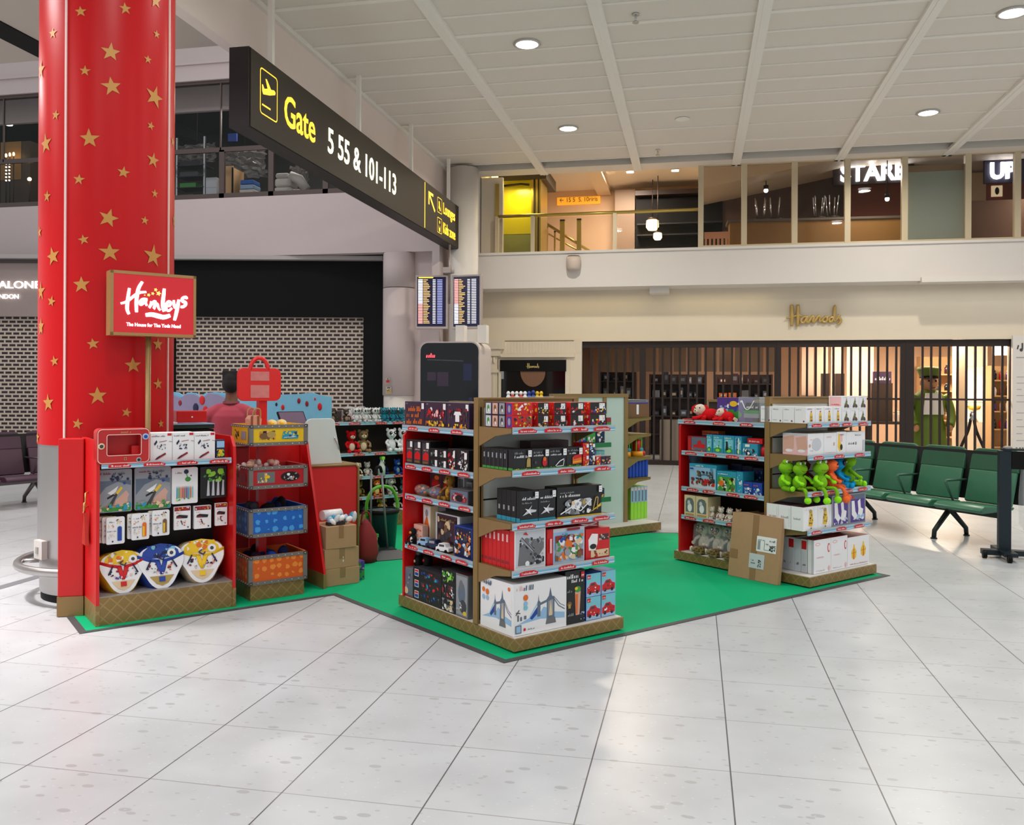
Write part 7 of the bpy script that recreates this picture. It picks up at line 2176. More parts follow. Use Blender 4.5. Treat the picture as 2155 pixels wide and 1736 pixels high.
# soft things in the lower trays
FT = Face(tu, tv, TH)
for lab, x, zz, s, cols in (('rumpled blue and dark fabric toys heaped in the blue tray', .2, .587, .16, 'ukbd'), ('rumpled dark and blue fabric toys heaped in the orange tray', .24, .222, .17, 'kubx'), ('packets of pale sweets lying in the red tray', .15, 0.972, .13, 'eiwf')):
    p = FT.at(x, TD * .5)
    t = thing('fabric_toys' if 'fabric' in lab else 'sweet_packets', lab, 'toys', (p[0], p[1], zz + MATZ), TH)
    t['kind'] = 'stuff'
    b = B()
    rr = random.Random(int(zz * 1000))
    for i in range(34 if cols == 'eiwf' else 16):
        q = .55 if cols == 'eiwf' else 1
        b.ell((rr.uniform(-.15, .15) if i else 0, rr.uniform(-.12, .12), .03 + rr.uniform(0, .05) + (.04 if 'fabric' in lab else 0)), (rr.uniform(.03, .07) * q, rr.uniform(.03, .05) * q, rr.uniform(.025, .05) * q), fur('heap_' + cols[i % 4], PAL[cols[i % 4]]), (rr.uniform(0, 3), rr.uniform(0, 3), rr.uniform(0, 3)), nu=10, nv=6)
    b.obj('heap', t)
    t.children[0]['kind'] = 'stuff'
# woven pink bag on the yellow tray
p = FT.at(-0.02 + .1, TD * .35)
t = thing('woven_bag', 'small pink woven bag with straw handles on the left of the yellow tray', 'bag', (p[0], p[1], 1.319 + MATZ), TH + .3)
b = B()
WV = M('pink_weave', (206, 150, 128), 0.7, noise=0.3, scale=60)
b.prism([(-.05, 0), (.05, 0), (.06, .08), (.03, .105), (-.03, .105), (-.06, .08)], 'y', -.035, .035, WV)
b.obj('body', t, bevel=.012)
for q in (-.03, .03):
    B().tube(spline([(-.035, q, .09), (-.02, q * 1.3, .15), (.03, q * 1.3, .15), (.045, q, .08)], 5), .006, M('straw', (176, 130, 84), 0.6, noise=0.2), 6).obj('handle', t)
for k in range(2):
    B().box(-.052 + k * .06, -.037, .02, -.03 + k * .06, -.0352, .1, M('brown_stripe', (134, 74, 58), 0.6)).obj('stripe', t)
for k, (dx, dy) in enumerate(((0, 0), (.075, .02))):
    p = FT.at(.27 + dx * 1.2, TD * .62 + dy)
    t = thing('candy_bun', 'cream and yellow bun-shaped toy on the yellow tray, %s one' % ('left', 'right')[k], 'toy', (p[0], p[1], 1.319 + MATZ), TH)
    B().ell((0, 0, .03), (.045, .04, .035), M('bun_cream', (226, 204, 150), 0.6, noise=0.15)).obj('bun', t)
    B().ell((-.01, -.03, .035), (.02, .015, .015), K('y'), nu=8, nv=6).obj('filling', t)

# ---------------------------------------------------------------- counter, white flap, boxes
FN = Face(-0.10, 2.9, TH)
p = FN.at(0, 0)
t = thing('counter', 'red shop counter front with a gold edge behind the stacked cardboard boxes', 'counter', (p[0], p[1], MATZ), TH)
CNW = 0.495
B().prism(rrect(-0.02, .0, CNW - .02, .94, .03)[0:0] or [(-.02, 0), (CNW - .02, 0), (CNW - .02, .91), (CNW - .05, .94), (-.02, .94)], 'y', .012, .55, RED).obj('body', t)
b = B()
b.tube([(CNW - .012, .006, 0), (CNW - .012, .006, .915), (CNW - .04, .006, .945), (-.02, .006, .945)], .012, GOLDP, 8)
b.box(CNW - .02, .0, 0, CNW - .004, .55, .93, GOLDP).box(-.02, 0, .94, CNW - .03, .56, .956, GOLDP)
b.obj('gold_edge', t)
p = FN.at(-.02, .06)
t = thing('counter_flap', 'pale grey rounded counter flap with a slim handle standing on the red counter', 'flap', (p[0], p[1], .956 + MATZ), TH)
FLP = M('pale_grey_flap', (206, 212, 210), 0.35, noise=0.02)
out = [(0.0, 0.0), (.37, 0.0), (.30, .33)] + [(.25 + .05 * cos(R(a)), .365 + .045 * sin(R(a))) for a in range(0, 91, 15)] + [(.08 + .07 * cos(R(a)), .34 + .07 * sin(R(a))) for a in range(90, 181, 15)]
B().prism(out, 'y', 0, .025, FLP).obj('panel', t, bevel=.005)
B().tube(spline([(.29, -.004, .24), (.305, -.012, .2), (.325, -.012, .16), (.335, -.004, .13)], 4), .006, CHROME, 6).obj('handle', t)
# cardboard boxes
FB = Face(-0.20, 2.345, TH)
for k, (a, c, z0, h, dd, tws) in enumerate(((0.01, .32, 0.0, .143, .3, 0), (.004, .318, .1435, .165, .31, 2), (.012, .285, .309, .185, .3, -2))):
    p = FB.at(a, .0)
    t = thing('cardboard_box', ('lowest of the three stacked brown cardboard boxes by the counter', 'middle one of the three stacked brown cardboard boxes by the counter', 'topmost of the three stacked brown cardboard boxes, with packing film on it')[k], 'box', (p[0], p[1], z0 + MATZ), TH + R(tws))
    w = c - a
    B().box(0, 0, 0, w, dd, h, CARD).obj('carton', t, bevel=.004)
    B().box(w * .42, -.0012, h * .45, w * .58, 0, h, TAPE).box(w * .42, 0, h - .001, w * .58, dd, h + .0008, TAPE).obj('tape', t)
    if k == 1:
        b = B()
        art(b, .02, .05, [('r', .3, .0, .7, .35, 'w'), ('r', .3, .55, .7, .9, 'e')], w * .5, .05, -.0012)
        b.obj('print', t)
p = FB.at(.075, .1)
t = thing('packing_film', 'roll of white bubble film with crumpled blue packing on the top cardboard box', 'packing', (p[0], p[1], .496 + MATZ), TH)
B().tube([(-.03, .05, .075), (.15, .08, .075)], .042, M('white_film', (226, 226, 228), 0.25, noise=0.06, scale=30), 16).obj('film_roll', t)
b = B()
rr = random.Random(3)
for i in range(12):
    b.ell((.0 + .02 * i, -.03 + rr.uniform(-.02, .02), .03 + rr.uniform(0, .03)), (rr.uniform(.02, .05), .025, .02), M('crumpled_' + 'lwtz'[i % 4], PAL['lwtz'[i % 4]], 0.3, noise=0.2), (rr.uniform(0, 3), rr.uniform(0, 3), 0), nu=8, nv=5)
b.obj('crumpled_packing', t)
B().box(-.02, -.06, 0, .13, .0, .025, DARK).obj('black_tray', t)
p = S(0.10, 2.42)
for k in range(2):
    prod(Face(.135, 2.43, TH), 'toy_box', ('green and blue toy box on the mat right of the cardboard boxes', 'purple toy box stacked on a green one right of the cardboard boxes')[k], 'box', 0.0, .075, MATZ + .001 + k * .081, .08, .1, 'gp'[k], [('b', .05, .05, .95, .95, 'gbta' if k == 0 else 'pbsg', 10)])

# till tablet, dark drawers and red box behind the cabinet
p = S(-0.16, 3.05)
t = thing('tablet', 'tilted tablet with a purple-grey screen beside the counter flap', 'tablet', (p[0], p[1], 1.30), (R(-38), 0, TH + R(4)))
B().box(-.13, 0, 0, .13, .02, .17, BLACK).obj('casing', t, bevel=.006)
B().box(-.118, -.002, .012, .118, 0, .158, M('tablet_screen', (112, 92, 112), 0.15, noise=0.03)).obj('screen', t)
B().box(-.02, .02, -.3, .02, .05, .1, BLACK).obj('stand', t)
p = S(-1.17, 3.30)
t = thing('till_desk', 'dark red till desk behind the cabinet and the tray tower', 'desk', (p[0], p[1], MATZ), TH)
B().box(.25, 0, 0, .85, .42, 1.12, M('dark_red_desk', (126, 22, 26), 0.4, noise=0.05)).obj('body', t)
B().box(.23, -.02, 1.12, .87, .44, 1.15, M('desk_top', (140, 110, 96), 0.4, noise=0.1)).obj('top', t)
F_ = Face(-1.17, 3.30, TH)
for k in range(4):
    p = F_.at(.2 + .005 * k, .1)
    t = thing('document_tray', 'dark green and black document tray on the till desk, %s of four' % ('lowest', 'second', 'third', 'topmost, under pale papers,')[k], 'tray', (p[0], p[1], 1.151 + MATZ + k * .043), TH + R(k - 2))
    B().box(-.19, 0, 0, .19, .28, .036, M('dark_green_tray', (16, 56, 48), 0.35, noise=0.05) if k % 2 else BLACK).obj('tray', t, bevel=.003)
    if k == 3:
        B().box(-.2, -.01, .036, .19, .27, .043, K('l')).box(-.2, -.012, .043, -.13, .1, .06, K('w')).obj('papers', t)
p = F_.at(.24, .2)
t = thing('red_cash_box', 'red metal box with a small white button on the document trays', 'box', (p[0], p[1], 1.151 + MATZ + .172 + .01), TH)
B().box(-.13, 0, 0, .13, .12, .10, RED).obj('body', t, bevel=.008)
B().ell((0, -.002, .045), (.008, .004, .008), K('w'), nu=10, nv=6).obj('button', t)

# ---------------------------------------------------------------- plush wall
def small_toys(z, x0, x1, n, cats, yb=0.1, size=(0.12, 0.2), group=None, lab=None, seed=1):
    rr = random.Random(seed)
    for i in range(n):
        x = x0 + (x1 - x0) * (i + .5) / n
        s = rr.uniform(*size)
        cn, cc, cb, ea = cats[i % len(cats)]
        p = F4.at(x, yb + rr.uniform(0, .08))
        plush('plush_toy', lab[i % len(lab)], 'soft toy', (p[0], p[1], z + ZP), TH + rr.uniform(-.3, .3), s, (cn, cc), (cn + 'b', cb), ears=ea, eyes='big' if cn == 'snow' else 'black', muzzle=(cn + 'b', cb), group=group[i % len(group)] if group else None)


pos = lambda lab, names: [lab % q for q in names]
small_toys(G4Z[1], .90, 1.22, 2, [('santa', (206, 26, 34), (224, 206, 180), 'round'), ('tanbear', (150, 120, 84), (226, 206, 170), 'round')], .08, (.27, .29), None, ['red-capped pale plush toy beside the counter flap on the plush shelving', 'brown and cream plush bear left of the white plush pair'], 3)
small_toys(G4Z[1], 1.40, 1.72, 2, [('snow', (228, 230, 232), (228, 230, 232), 'round')], .06, (.29, .30), None, ['big-eyed white plush toy, left of the white pair on the plush shelving', 'big-eyed white plush toy, right of the white pair on the plush shelving'], 4)
small_toys(G4Z[1], 1.74, 2.0, 2, [('coral', (206, 120, 96), (226, 206, 190), 'long'), ('greyb', (176, 172, 170), (226, 206, 190), 'round')], .06, (.22, .25), None, ['coral and cream plush toy right of the white pair', 'grey plush toy at the right end of the second plush shelf'], 5)
small_toys(G4Z[2], 1.30, 1.98, 4, [('navy', (24, 44, 110), (190, 170, 120), 'round'), ('navy2', (20, 60, 140), (120, 150, 160), 'round')], .06, (.18, .22), None, pos('deep blue plush toy on the third plush shelf, %s', ('first from the left', 'second from the left', 'third from the left', 'at the right end')), 6)
small_toys(G4Z[2], .95, 1.25, 2, [('cream2', (214, 196, 170), (226, 216, 200), 'long'), ('greyb', (176, 172, 170), (226, 206, 190), 'round')], .05, (.17, .2), None, ['cream long-eared plush toy on the third plush shelf', 'pale grey plush toy next to the spray bottle on the third plush shelf'], 7)
small_toys(G4Z[3], 1.0, 1.95, 5, [('olive', (120, 100, 40), (150, 130, 70), 'round'), ('orange2', (200, 100, 40), (226, 190, 120), 'round'), ('greyb', (176, 172, 170), (226, 206, 190), 'long'), ('tealb', (60, 110, 120), (190, 200, 190), 'round')], .06, (.18, .22), None, pos('plush toy on the fourth plush shelf, %s', ('olive one at the left', 'orange one', 'grey long-eared one', 'teal one', 'olive one at the right end')), 8)
small_toys(0.16, 1.05, 1.9, 4, [('darkb', (44, 40, 50), (90, 80, 80), 'round'), ('goldb', (180, 140, 60), (210, 180, 110), 'long'), ('white2', (214, 210, 206), (224, 220, 214), 'round')], .1, (.17, .2), None, pos('plush toy on the gold base of the plush shelving, %s', ('dark one at the left', 'gold long-eared one', 'white one', 'dark one at the right')), 9)
# rows of small glittery toys on top
for k in range(16):
    x = 1.02 + k * .060
    p = F4.at(x, .07 + .05 * (k % 2))
    c = ('silver', (206, 208, 206)) if k < 6 else (('teal', (40, 120, 140)) if k < 11 else ('patch', (190, 186, 186)))
    plush('sequin_toy', '%s %s sequin plush in the row on top of the plush shelving' % (ORD[k if k < 6 else (k - 6 if k < 11 else k - 11)], ('silvery', 'teal', 'pale mottled')[0 if k < 6 else (1 if k < 11 else 2)]), 'soft toy', (p[0], p[1], G4Z[0] + ZP), TH + .2 * ((k * 5) % 3 - 1), .175, c, c, eyes='big', group=('silver sequin toys', 'teal sequin toys', 'mottled sequin toys')[0 if k < 6 else (1 if k < 11 else 2)])
for k in range(2):
    p = F4.at(1.02 + k * .16, .26)
    t = thing('clear_toy_pack', 'domed clear plastic toy pack standing behind the silvery sequin toys, %s one' % ('left', 'right')[k], 'toy pack', (p[0], p[1], G4Z[0] + ZP), TH)
    B().box(-.07, -.05, 0, .07, .05, .14, CLEAR).ell((0, 0, .14), (.07, .05, .05), CLEAR).obj('dome', t)
    B().box(-.07, -.052, .03, .07, .05, .06, K('i')).ell((0, 0, .09), (.04, .03, .05), fur('silver', (206, 208, 206))).obj('insert', t)
# things left of them: dark plush, bowl of red berries, white goods
small_toys(G4Z[0], .68, .98, 2, [('darkp', (64, 52, 44), (150, 130, 110), 'long'), ('darkp', (64, 52, 44), (206, 190, 170), 'round')], .1, (.16, .18), None, ['dark long-eared plush toy left of the silvery sequin toys', 'dark round-eared plush toy next to the silvery sequin toys'], 12)
p = F4.at(.42, .05)
t = thing('slanted_display', 'slanted white-edged counter display holding red berry toys before the blue wave board', 'display tray', (p[0], p[1], G4Z[0] + ZP - .002), TH)
B().prism([(0, 0), (.3, 0), (.3, .14), (0, .02)], 'x', -.32, .05, M('white_tray', (206, 204, 206), 0.4, noise=0.05)).obj('tray', t)
b = B()
rr = random.Random(5)
for i in range(14):
    b.ell((rr.uniform(-.24, -.05), rr.uniform(.04, .24), .09 + rr.uniform(0, .06)), (.035, .035, .032), M('red_berry', (190, 24, 28), 0.3, noise=0.06), nu=10, nv=7)
b.obj('berry_toys', t)
for k in range(6):
    p = F4.at(.20 + k * .09, .32)
    t = thing('toy_bird', '%s small white toy bird with red beak before the wave board' % ORD[k], 'toy', (p[0], p[1], 1.34), TH + .2 * k, 'white toy birds before the wave board')
    t.location.z = G4Z[0] + ZP
    B().cyl(0, 0, 0, .07, .012, M('white_peg', (200, 200, 204), 0.5), 8).ell((0, 0, .1), (.03, .035, .045), M('toy_white', (224, 222, 222), 0.5)).obj('body', t)
    B().tube([(0, -.03, .11), (0, -.055, .12)], [.012, .002], K('r'), 6).obj('beak', t)
    B().ell((0, .03, .13), (.008, .008, .04), K('k'), nu=6, nv=5).obj('feather', t)
# blue wave header board with cut-out crest
W0, W1 = -0.72, 0.64
p = S(W0, 5.42)
t = thing('wave_board', 'pale blue board with a wavy cut top edge and red splashes behind the salesman', 'display board', (p[0], p[1], 0), TH - R(35))
p1 = atd(362, 830, 9.35)
p2 = atd(697, 838, 9.2)
t.location = (p1[0], p1[1], MATZ)
t.rotation_euler = (0, 0, math.atan2(p2[1] - p1[1], p2[0] - p1[0]))
wl = math.hypot(p2[0] - p1[0], p2[1] - p1[1])
top = [(0.0, 1.585), (.04, 1.58), (.07, 1.545), (.10, 1.58), (.15, 1.575), (.18, 1.535), (.21, 1.575), (.27, 1.585), (.36, 1.575), (.42, 1.545), (.6, 1.56), (.8, 1.57), (.88, 1.59), (.92, 1.565), (.95, 1.555), (1.0, 1.545)]
out = [(0, 0)] + [(1.0 * wl, 0)] + [(x * wl, zz) for x, zz in top[::-1]]
WB = M('wave_blue', (120, 190, 222), 0.45, noise=0.05)
B().prism(out, 'y', 0, .025, WB).obj('board', t)
lv = [(0, .62), (.34 * wl, .62), (.34 * wl, 1.52), (.30 * wl, 1.56), (.24 * wl, 1.575), (.2 * wl, 1.52), (.15 * wl, 1.56), (.1 * wl, 1.565), (.06 * wl, 1.52), (0.0, 1.56)]
B().prism(lv, 'y', -.03, -.005, M('mauve_wave', (140, 134, 168), 0.45, noise=0.1, scale=6)).obj('mauve_layer', t)
b = B()
for x, zz, r_, c in ((.06, 1.47, .03, 'm'), (.2, 1.5, .05, 'r'), (.16, 1.42, .05, 'u'), (.22, 1.40, .04, 'r'), (.05, 1.3, .06, 'm'), (.25, 1.33, .07, 'm'), (.9, 1.52, .015, 'r'), (.85, 1.47, .03, 'm'), (.7, 1.43, .03, 'r'), (.66, 1.46, .02, 'u'), (.93, 1.44, .04, 'r'), (.8, 1.5, .03, 'm')):
    b.ell((x * wl, -.034 if x < .34 else -.004, zz), (r_ * .6, .004, r_), K(c), nu=10, nv=6)
b.obj('splashes', t)
b = B()
b.prism([(0, .6), (.34 * wl, .6), (.34 * wl, 1.24), (.28 * wl, 1.27), (.22 * wl, 1.30), (.18 * wl, 1.28), (.12 * wl, 1.33), (.06 * wl, 1.30), (0, 1.35)], 'y', -.06, -.035, RED)
b.obj('red_layer', t)

# ---------------------------------------------------------------- goods on the back gondola (right-hand bay and green shelves)
z2 = 2.77 + 0.24
for k in range(2):
    prod(F3R, 'storage_box', ('grey-brown storage box with a white tag on the top shelf of the back gondola', 'purple-edged tray box lying on the grey-brown storage box')[k], 'box', .03, .40, G3Z[0] + ZP + k * .156, (.155, .05)[k], .5, 'h' if False else 'q', [('r', 0, 0, 1, 1, 'n') if k == 0 else ('r', 0, 0, 1, .3, 'p'), ('r', .46, .2, .56, .95, 'w') if k == 0 else ('r', .9, .5, .95, .8, 's')], y=.02)
for k in range(7):
    x = .035 + k * .053
    p = F3R.at(x + .024, .02)
    t = thing('blue_case', 'royal blue slim toy case filed upright on the fourth shelf of the back gondola', 'case', (p[0], p[1], G3Z[3] + ZP), TH, 'royal blue cases')
    t['label'] = 'royal blue slim toy case filed upright on the back gondola, %s from its post' % ('first', 'second', 'third', 'fourth', 'fifth', 'sixth', 'seventh')[k]
    del t['group']
    B().box(-.023, 0, 0, .023, .25, .205, M('royal_blue', (24, 70, 176), 0.35, noise=0.04)).obj('shell', t, bevel=.008)
    B().tube([(0, .06, .205), (0, .07, .228), (0, .16, .228), (0, .17, .205)], .008, M('royal_blue', (24, 70, 176)), 6).obj('handle', t)
for k in range(5):
    prod(F3R, 'book', 'tall blue and lime book at the foot of the back gondola, %s of five' % ('first', 'second', 'third', 'fourth', 'last')[k], 'book', .125 + k * .055, .176 + k * .055, .106 + ZP, .385, .2, 'a', [('r', 0, .52, 1, 1, 'l'), ('r', .1, .9, .9, .97, 'i'), ('r', .3, .55, .7, .88, 'j')], y=.03)
for k in range(2):
    p = F3R.at(.07 + k * .2, .08)
    t = thing('toy_lantern', ('dark lantern-shaped toy on an orange base beside the back gondola post', 'red and green lantern-shaped toy on an orange base, back gondola shelf')[k], 'toy', (p[0], p[1], G3Z[2] + ZP), TH)
    B().lathe([(.001, 0), (.075, 0), (.07, .06), (.001, .06)], M('lantern_orange', (232, 158, 20), 0.35, noise=0.05), 18).obj('base', t)
    b = B()
    b.cyl(0, 0, .06, .2, .055, K('ru'[1 - k]), 16)
    b.obj('barrel', t)
    B().lathe([(.06, .2), (.062, .225), (.03, .24), (.001, .242)], M('lantern_green', (96, 186, 44), 0.4), 16).obj('lid', t)
    for q in range(5):
        a = q * 2 * pi / 5
        B().tube([(.06 * cos(a), .06 * sin(a), .055), (.06 * cos(a), .06 * sin(a), .205)], .008, M('lantern_green', (96, 186, 44)), 6).obj('strut', t)
    B().ell((.02, -.05, .08), (.03, .02, .028), K('t')).obj('window', t)
p = F3R.at(.38, .09)
B().ell((0, 0, .03), .03, K('r')).obj('toy_ball', loc=(p[0], p[1], G3Z[2] + ZP), label='small red ball at the outer end of the lantern toy shelf', cat='ball')
F3E = Face(2.75, 2.785, TH)
for j, (zz, hs, cols) in enumerate(((.412, .13, 'btbu'), (.762, .2, 'rrlc'), (1.012, .25, 'bbgu'))):
    for k in range(4):
        prod(F3E, 'book', 'picture book with %s cover on the green shelves of the back gondola, %s shelf' % ({'b': 'blue', 't': 'teal', 'u': 'navy', 'r': 'red', 'l': 'pale blue', 'c': 'aqua', 'g': 'green'}[cols[k]] + (' second' if k and cols[k - 1] == cols[k] else (' other' if cols[:k].count(cols[k]) else '')), ('lowest', 'middle', 'top')[j]), 'book', .08 + k * .135, .205 + k * .135, zz + ZP, hs, .05, cols[k], [('b', .1, .15, .9, .85, 'wygoe', 9), ('t', .1, .86, .7, .08, 'w')], y=.06, twist=0)
# figures on a glass box above the left part
p = S(2.12, 2.95)
t = thing('display_ledge', 'gold-edged display ledge with a clear top beyond the nearest gondola', 'ledge', (p[0], p[1], MATZ), TH)
B().box(0, 0, 1.46, .6, .3, 1.50, OLG).box(0, .24, 0, .6, .30, 1.46, GOLDP).obj('ledge', t)
B().box(0, 0, 1.5, .6, .005, 1.56, CLEAR).obj('clear_front', t)
for k in range(9):
    p = S(2.19 + k * .055, 3.06)
    c = 'wrwrwbbyy'[k]
    t = thing('toy_figure', ('small white-headed toy figure', 'small red-topped toy figure', 'second small white-headed toy figure', 'second small red-topped toy figure', 'third small white-headed toy figure', 'small blue toy figure', 'taller blue toy figure', 'small yellow toy figure', 'second small yellow toy figure')[k] + ' in the row on the display ledge', 'toy figure', (p[0], p[1], 1.501 + MATZ), TH)
    B().lathe([(.022, 0), (.024, .05), (.012, .075), (.001, .075)], K(c), 10).obj('body', t)
    B().ell((0, 0, .09 + .01 * (k == 6)), (.02, .02, .022), K('w' if c in 'wr' else c), nu=10, nv=7).obj('head', t)
# blue backpack hanging on the far side of the right gondola
p = S(3.24, 1.49)
t = thing('backpack', 'small blue and clear backpack hanging on the outer side of the right gondola', 'bag', (p[0], p[1], .92), TH + pi)
B().ell((0, .05, .12), (.09, .045, .15), M('backpack_blue', (60, 84, 150), 0.4, noise=0.25, scale=20)).obj('body', t)
B().ell((0, .09, .07), (.08, .04, .09), CLEAR).obj('pocket', t)
B().tube(spline([(-.03, .04, .27), (0, .02, .33), (.03, .04, .27)], 4), .008, K('u'), 6).obj('loop', t)

# ---------------------------------------------------------------- cleaning things
p = S(.93, 3.47)
t = thing('waste_bin', 'dark blue-green bucket bin with a curved green handle among the cleaning things', 'bin', (p[0], p[1], MATZ), TH)
B().lathe([(.001, 0), (.13, 0), (.16, .40), (.165, .42), (.15, .42), (.12, .02), (.001, .02)], M('bin_teal', (16, 44, 52), 0.35, noise=0.08), 24).obj('bucket', t)
B().lathe([(.166, .39), (.17, .40), (.17, .43), (.15, .43)], BLACK, 24).obj('rim', t)
B().tube(spline([(-.165, 0, .36), (-.17, 0, .5), (-.11, 0, .62), (0, 0, .655), (.11, 0, .62), (.17, 0, .5), (.165, 0, .36)], 5), .017, M('handle_green', (86, 166, 36), 0.4, noise=0.04), 10).obj('handle', t)
p = S(.82, 3.13)
t = thing('dustpan', 'long-handled black lobby dustpan with a grey stick on the green mat', 'dustpan', (p[0], p[1], MATZ), TH - R(10))
b = B()
b.prism([(-.14, 0), (.14, 0), (.15, .03), (.10, .075), (-.10, .075), (-.15, .03)], 'y', .05, .19, M('dustpan_black', (38, 42, 48), 0.4, noise=0.08))
b.prism([(.05, 0), (-.10, 0.0), (-.10, .006), (.05, .07)], 'x', -.145, .145, M('dustpan_black', (38, 42, 48)))
b.obj('pan', t)
B().tube([(.03, .12, .07), (-.035, .12, .83)], .011, M('grey_stick', (120, 126, 128), 0.35, 0.6), 8).obj('stick', t)
B().tube(spline([(-.035, .12, .82), (-.05, .12, .87), (-.085, .12, .86), (-.095, .12, .79)], 4), .016, BLACK, 8).obj('grip', t)
p = S(.77, 3.40)
t = thing('lobby_brush', 'upright grey-handled lobby brush left of the dustpan stick', 'brush', (p[0], p[1], MATZ), TH)
B().tube([(0, 0, .1), (0, 0, .82)], .010, M('grey_stick', (120, 126, 128)), 8).obj('stick', t)
B().box(-.1, -.025, .07, .1, .025, .1, BLACK).box(-.095, -.02, .0, .095, .02, .07, DARK).obj('brush_head', t)
for k, (u_, v_, c1_, lb, zz) in enumerate(((.66, 3.26, (90, 220, 60), 'green spray bottle standing on the mat beside the dustpan', 0), (.76, 3.30, (40, 120, 70), 'dark green clear bottle next to the spray bottle on the mat', 0), (.98, 4.75, (96, 200, 90), 'white spray bottle with a green trigger on the plush shelving', 0.0))):
    if k == 2:
        zz = G4Z[2] + ZP
        p = F4.at(1.34, .04)
    else:
        p = S(u_, v_)
        zz = MATZ
    t = thing('spray_bottle', lb, 'bottle', (p[0], p[1], zz), TH)
    B().lathe([(.001, 0), (.045, 0), (.045, .1), (.018, .16), (.016, .19), (.001, .19)], M('bottle_liquid%d' % k, c1_ if k < 2 else (220, 226, 222), 0.15, alpha=.85, noise=0.05), 14).obj('bottle', t)
    B().box(-.02, -.05, .19, .02, .02, .225, K('a') if k != 1 else K('g')).box(-.006, -.05, .16, .006, -.04, .19, K('w')).obj('trigger_head', t, bevel=.004)
p = S(.56, 3.10)
t = thing('red_bag', 'dark red fabric bag slumped beside the counter end', 'bag', (p[0], p[1], MATZ), TH)
B().lathe([(.001, 0), (.10, 0), (.125, .08), (.11, .25), (.05, .36), (.02, .40), (.001, .40)], M('dark_red_cloth', (126, 14, 20), 0.7, noise=0.12), 20, sy=.8).obj('bag', t)
B().tube(spline([(-.05, 0, .36), (-.03, 0, .46), (.03, 0, .46), (.05, 0, .36)], 4), .008, M('dark_red_cloth', (126, 14, 20)), 6).obj('handle', t)
p = S(.30, 3.3)
t = thing('green_bottle', 'pale green bottle standing on the counter behind the grey flap', 'bottle', (p[0], p[1], .958 + MATZ), TH)
B().lathe([(.001, 0), (.035, 0), (.036, .26), (.02, .31), (.018, .34), (.001, .34)], M('pale_green_plastic', (150, 200, 150), 0.3, alpha=.9, noise=0.05), 14).obj('bottle', t)
B().cyl(0, 0, .34, .37, .022, K('g'), 12).obj('cap', t)

# ---------------------------------------------------------------- the salesman, seen from behind
def finger(b, base, d, n, ln, r, mat):
    p0 = Vector(base)
    d, n = Vector(d), Vector(n)
    pts = [p0, p0 + d * ln * .45, p0 + d * ln * .75 + n * ln * .12, p0 + d * ln * .95 + n * ln * .34]
    b.tube([tuple(q) for q in pts], [r, r * .95, r * .88, r * .7], mat, 8)


def hand(b, w, d, n, side, mat):
    """wrist w, pointing d, palm normal n, thumb side vector side"""
    w, d, n, side = Vector(w), Vector(d).normalized(), Vector(n).normalized(), Vector(side).normalized()
    c = w + d * .055
    b.tube([tuple(w), tuple(w + d * .03), tuple(w + d * .09)], [.026, .036, .034], mat, 10, flat=.55)
    b.tube([tuple(c + side * -.028), tuple(c + side * .03)], .024, mat, 8)
    for k, (o, ln) in enumerate(((.032, .072), (.011, .080), (-.011, .075), (-.031, .058))):
        finger(b, w + d * .088 + side * o, d, n, ln, .0088, mat)
    finger(b, w + d * .03 + side * .034, (d * .6 + side * .8).normalized(), n, .062, .0105, mat)


SKIN = M('brown_skin', (112, 68, 48), 0.5, noise=0.05)
HAIR = M('black_hair', (18, 15, 16), 0.8, noise=0.3, scale=140, bump=0.5)
SHIRT = M('pink_red_tshirt', (176, 66, 84), 0.8, noise=0.08, scale=16, bump=0.1)
TROU = M('dark_trousers', (36, 34, 42), 0.8, noise=0.08)
q = atd(487, 850, 8.6)
man = thing('person', 'person with short black hair and pink-red T-shirt, back turned, behind the tray tower', 'person', (q[0], q[1], MATZ), -YAW + R(4))
b = B()
# local +y is the way he faces (away from the viewer)
b.ell((0, 0, .98), (.165, .115, .14), SKIN).ell((0, .0, 1.16), (.15, .105, .18), SKIN).ell((0, -.005, 1.30), (.165, .105, .13), SKIN).ell((0, -.02, 1.41), (.11, .07, .06), SKIN)
b.tube([(0, -.015, 1.42), (0, .0, 1.50), (0, .012, 1.58)], [.075, .062, .058], SKIN, 14)
b.ell((0, .015, 1.665), (.078, .098, .115), SKIN).ell((0, .05, 1.605), (.056, .06, .05), SKIN)
b.ell((0, .115, 1.645), (.014, .022, .024), SKIN).tube([(-.025, .102, 1.606), (0, .109, 1.606), (.025, .102, 1.606)], .008, SKIN, 6)
for s in (-1, 1):
    b.ell((s * .08, .005, 1.655), (.012, .022, .032), SKIN)
    sh, el, wr = (s * .185, -.01, 1.365), (s * .26, .06, 1.13), (s * .17, .30, 1.12)
    b.ell((s * .18, -.01, 1.36), (.05, .05, .055), SKIN)
    b.tube([sh, tuple((Vector(sh) + Vector(el)) / 2), el], [.060, .052, .042], SKIN, 12)
    b.tube([el, tuple(Vector(el) * .6 + Vector(wr) * .4), wr], [.043, .041, .028], SKIN, 12)
    hand(b, wr, (-s * .35, .9, -.1), (0, -.1, -1), (-s * .9, -.35, 0), SKIN)
    hipj, kn, an = (s * .095, 0, .95), (s * .105, .02, .50), (s * .11, -.02, .09)
    b.tube([hipj, tuple(Vector(hipj) * .5 + Vector(kn) * .5), kn], [.092, .078, .058], SKIN, 12)
    b.tube([kn, (s * .108, -.015, .36), an], [.056, .056, .038], SKIN, 12)
    b.tube([(s * .11, -.05, .04), (s * .112, .05, .035), (s * .115, .15, .03)], [.034, .038, .028], SKIN, 10)
b.obj('body', man, remesh=0.0075)
b = B()
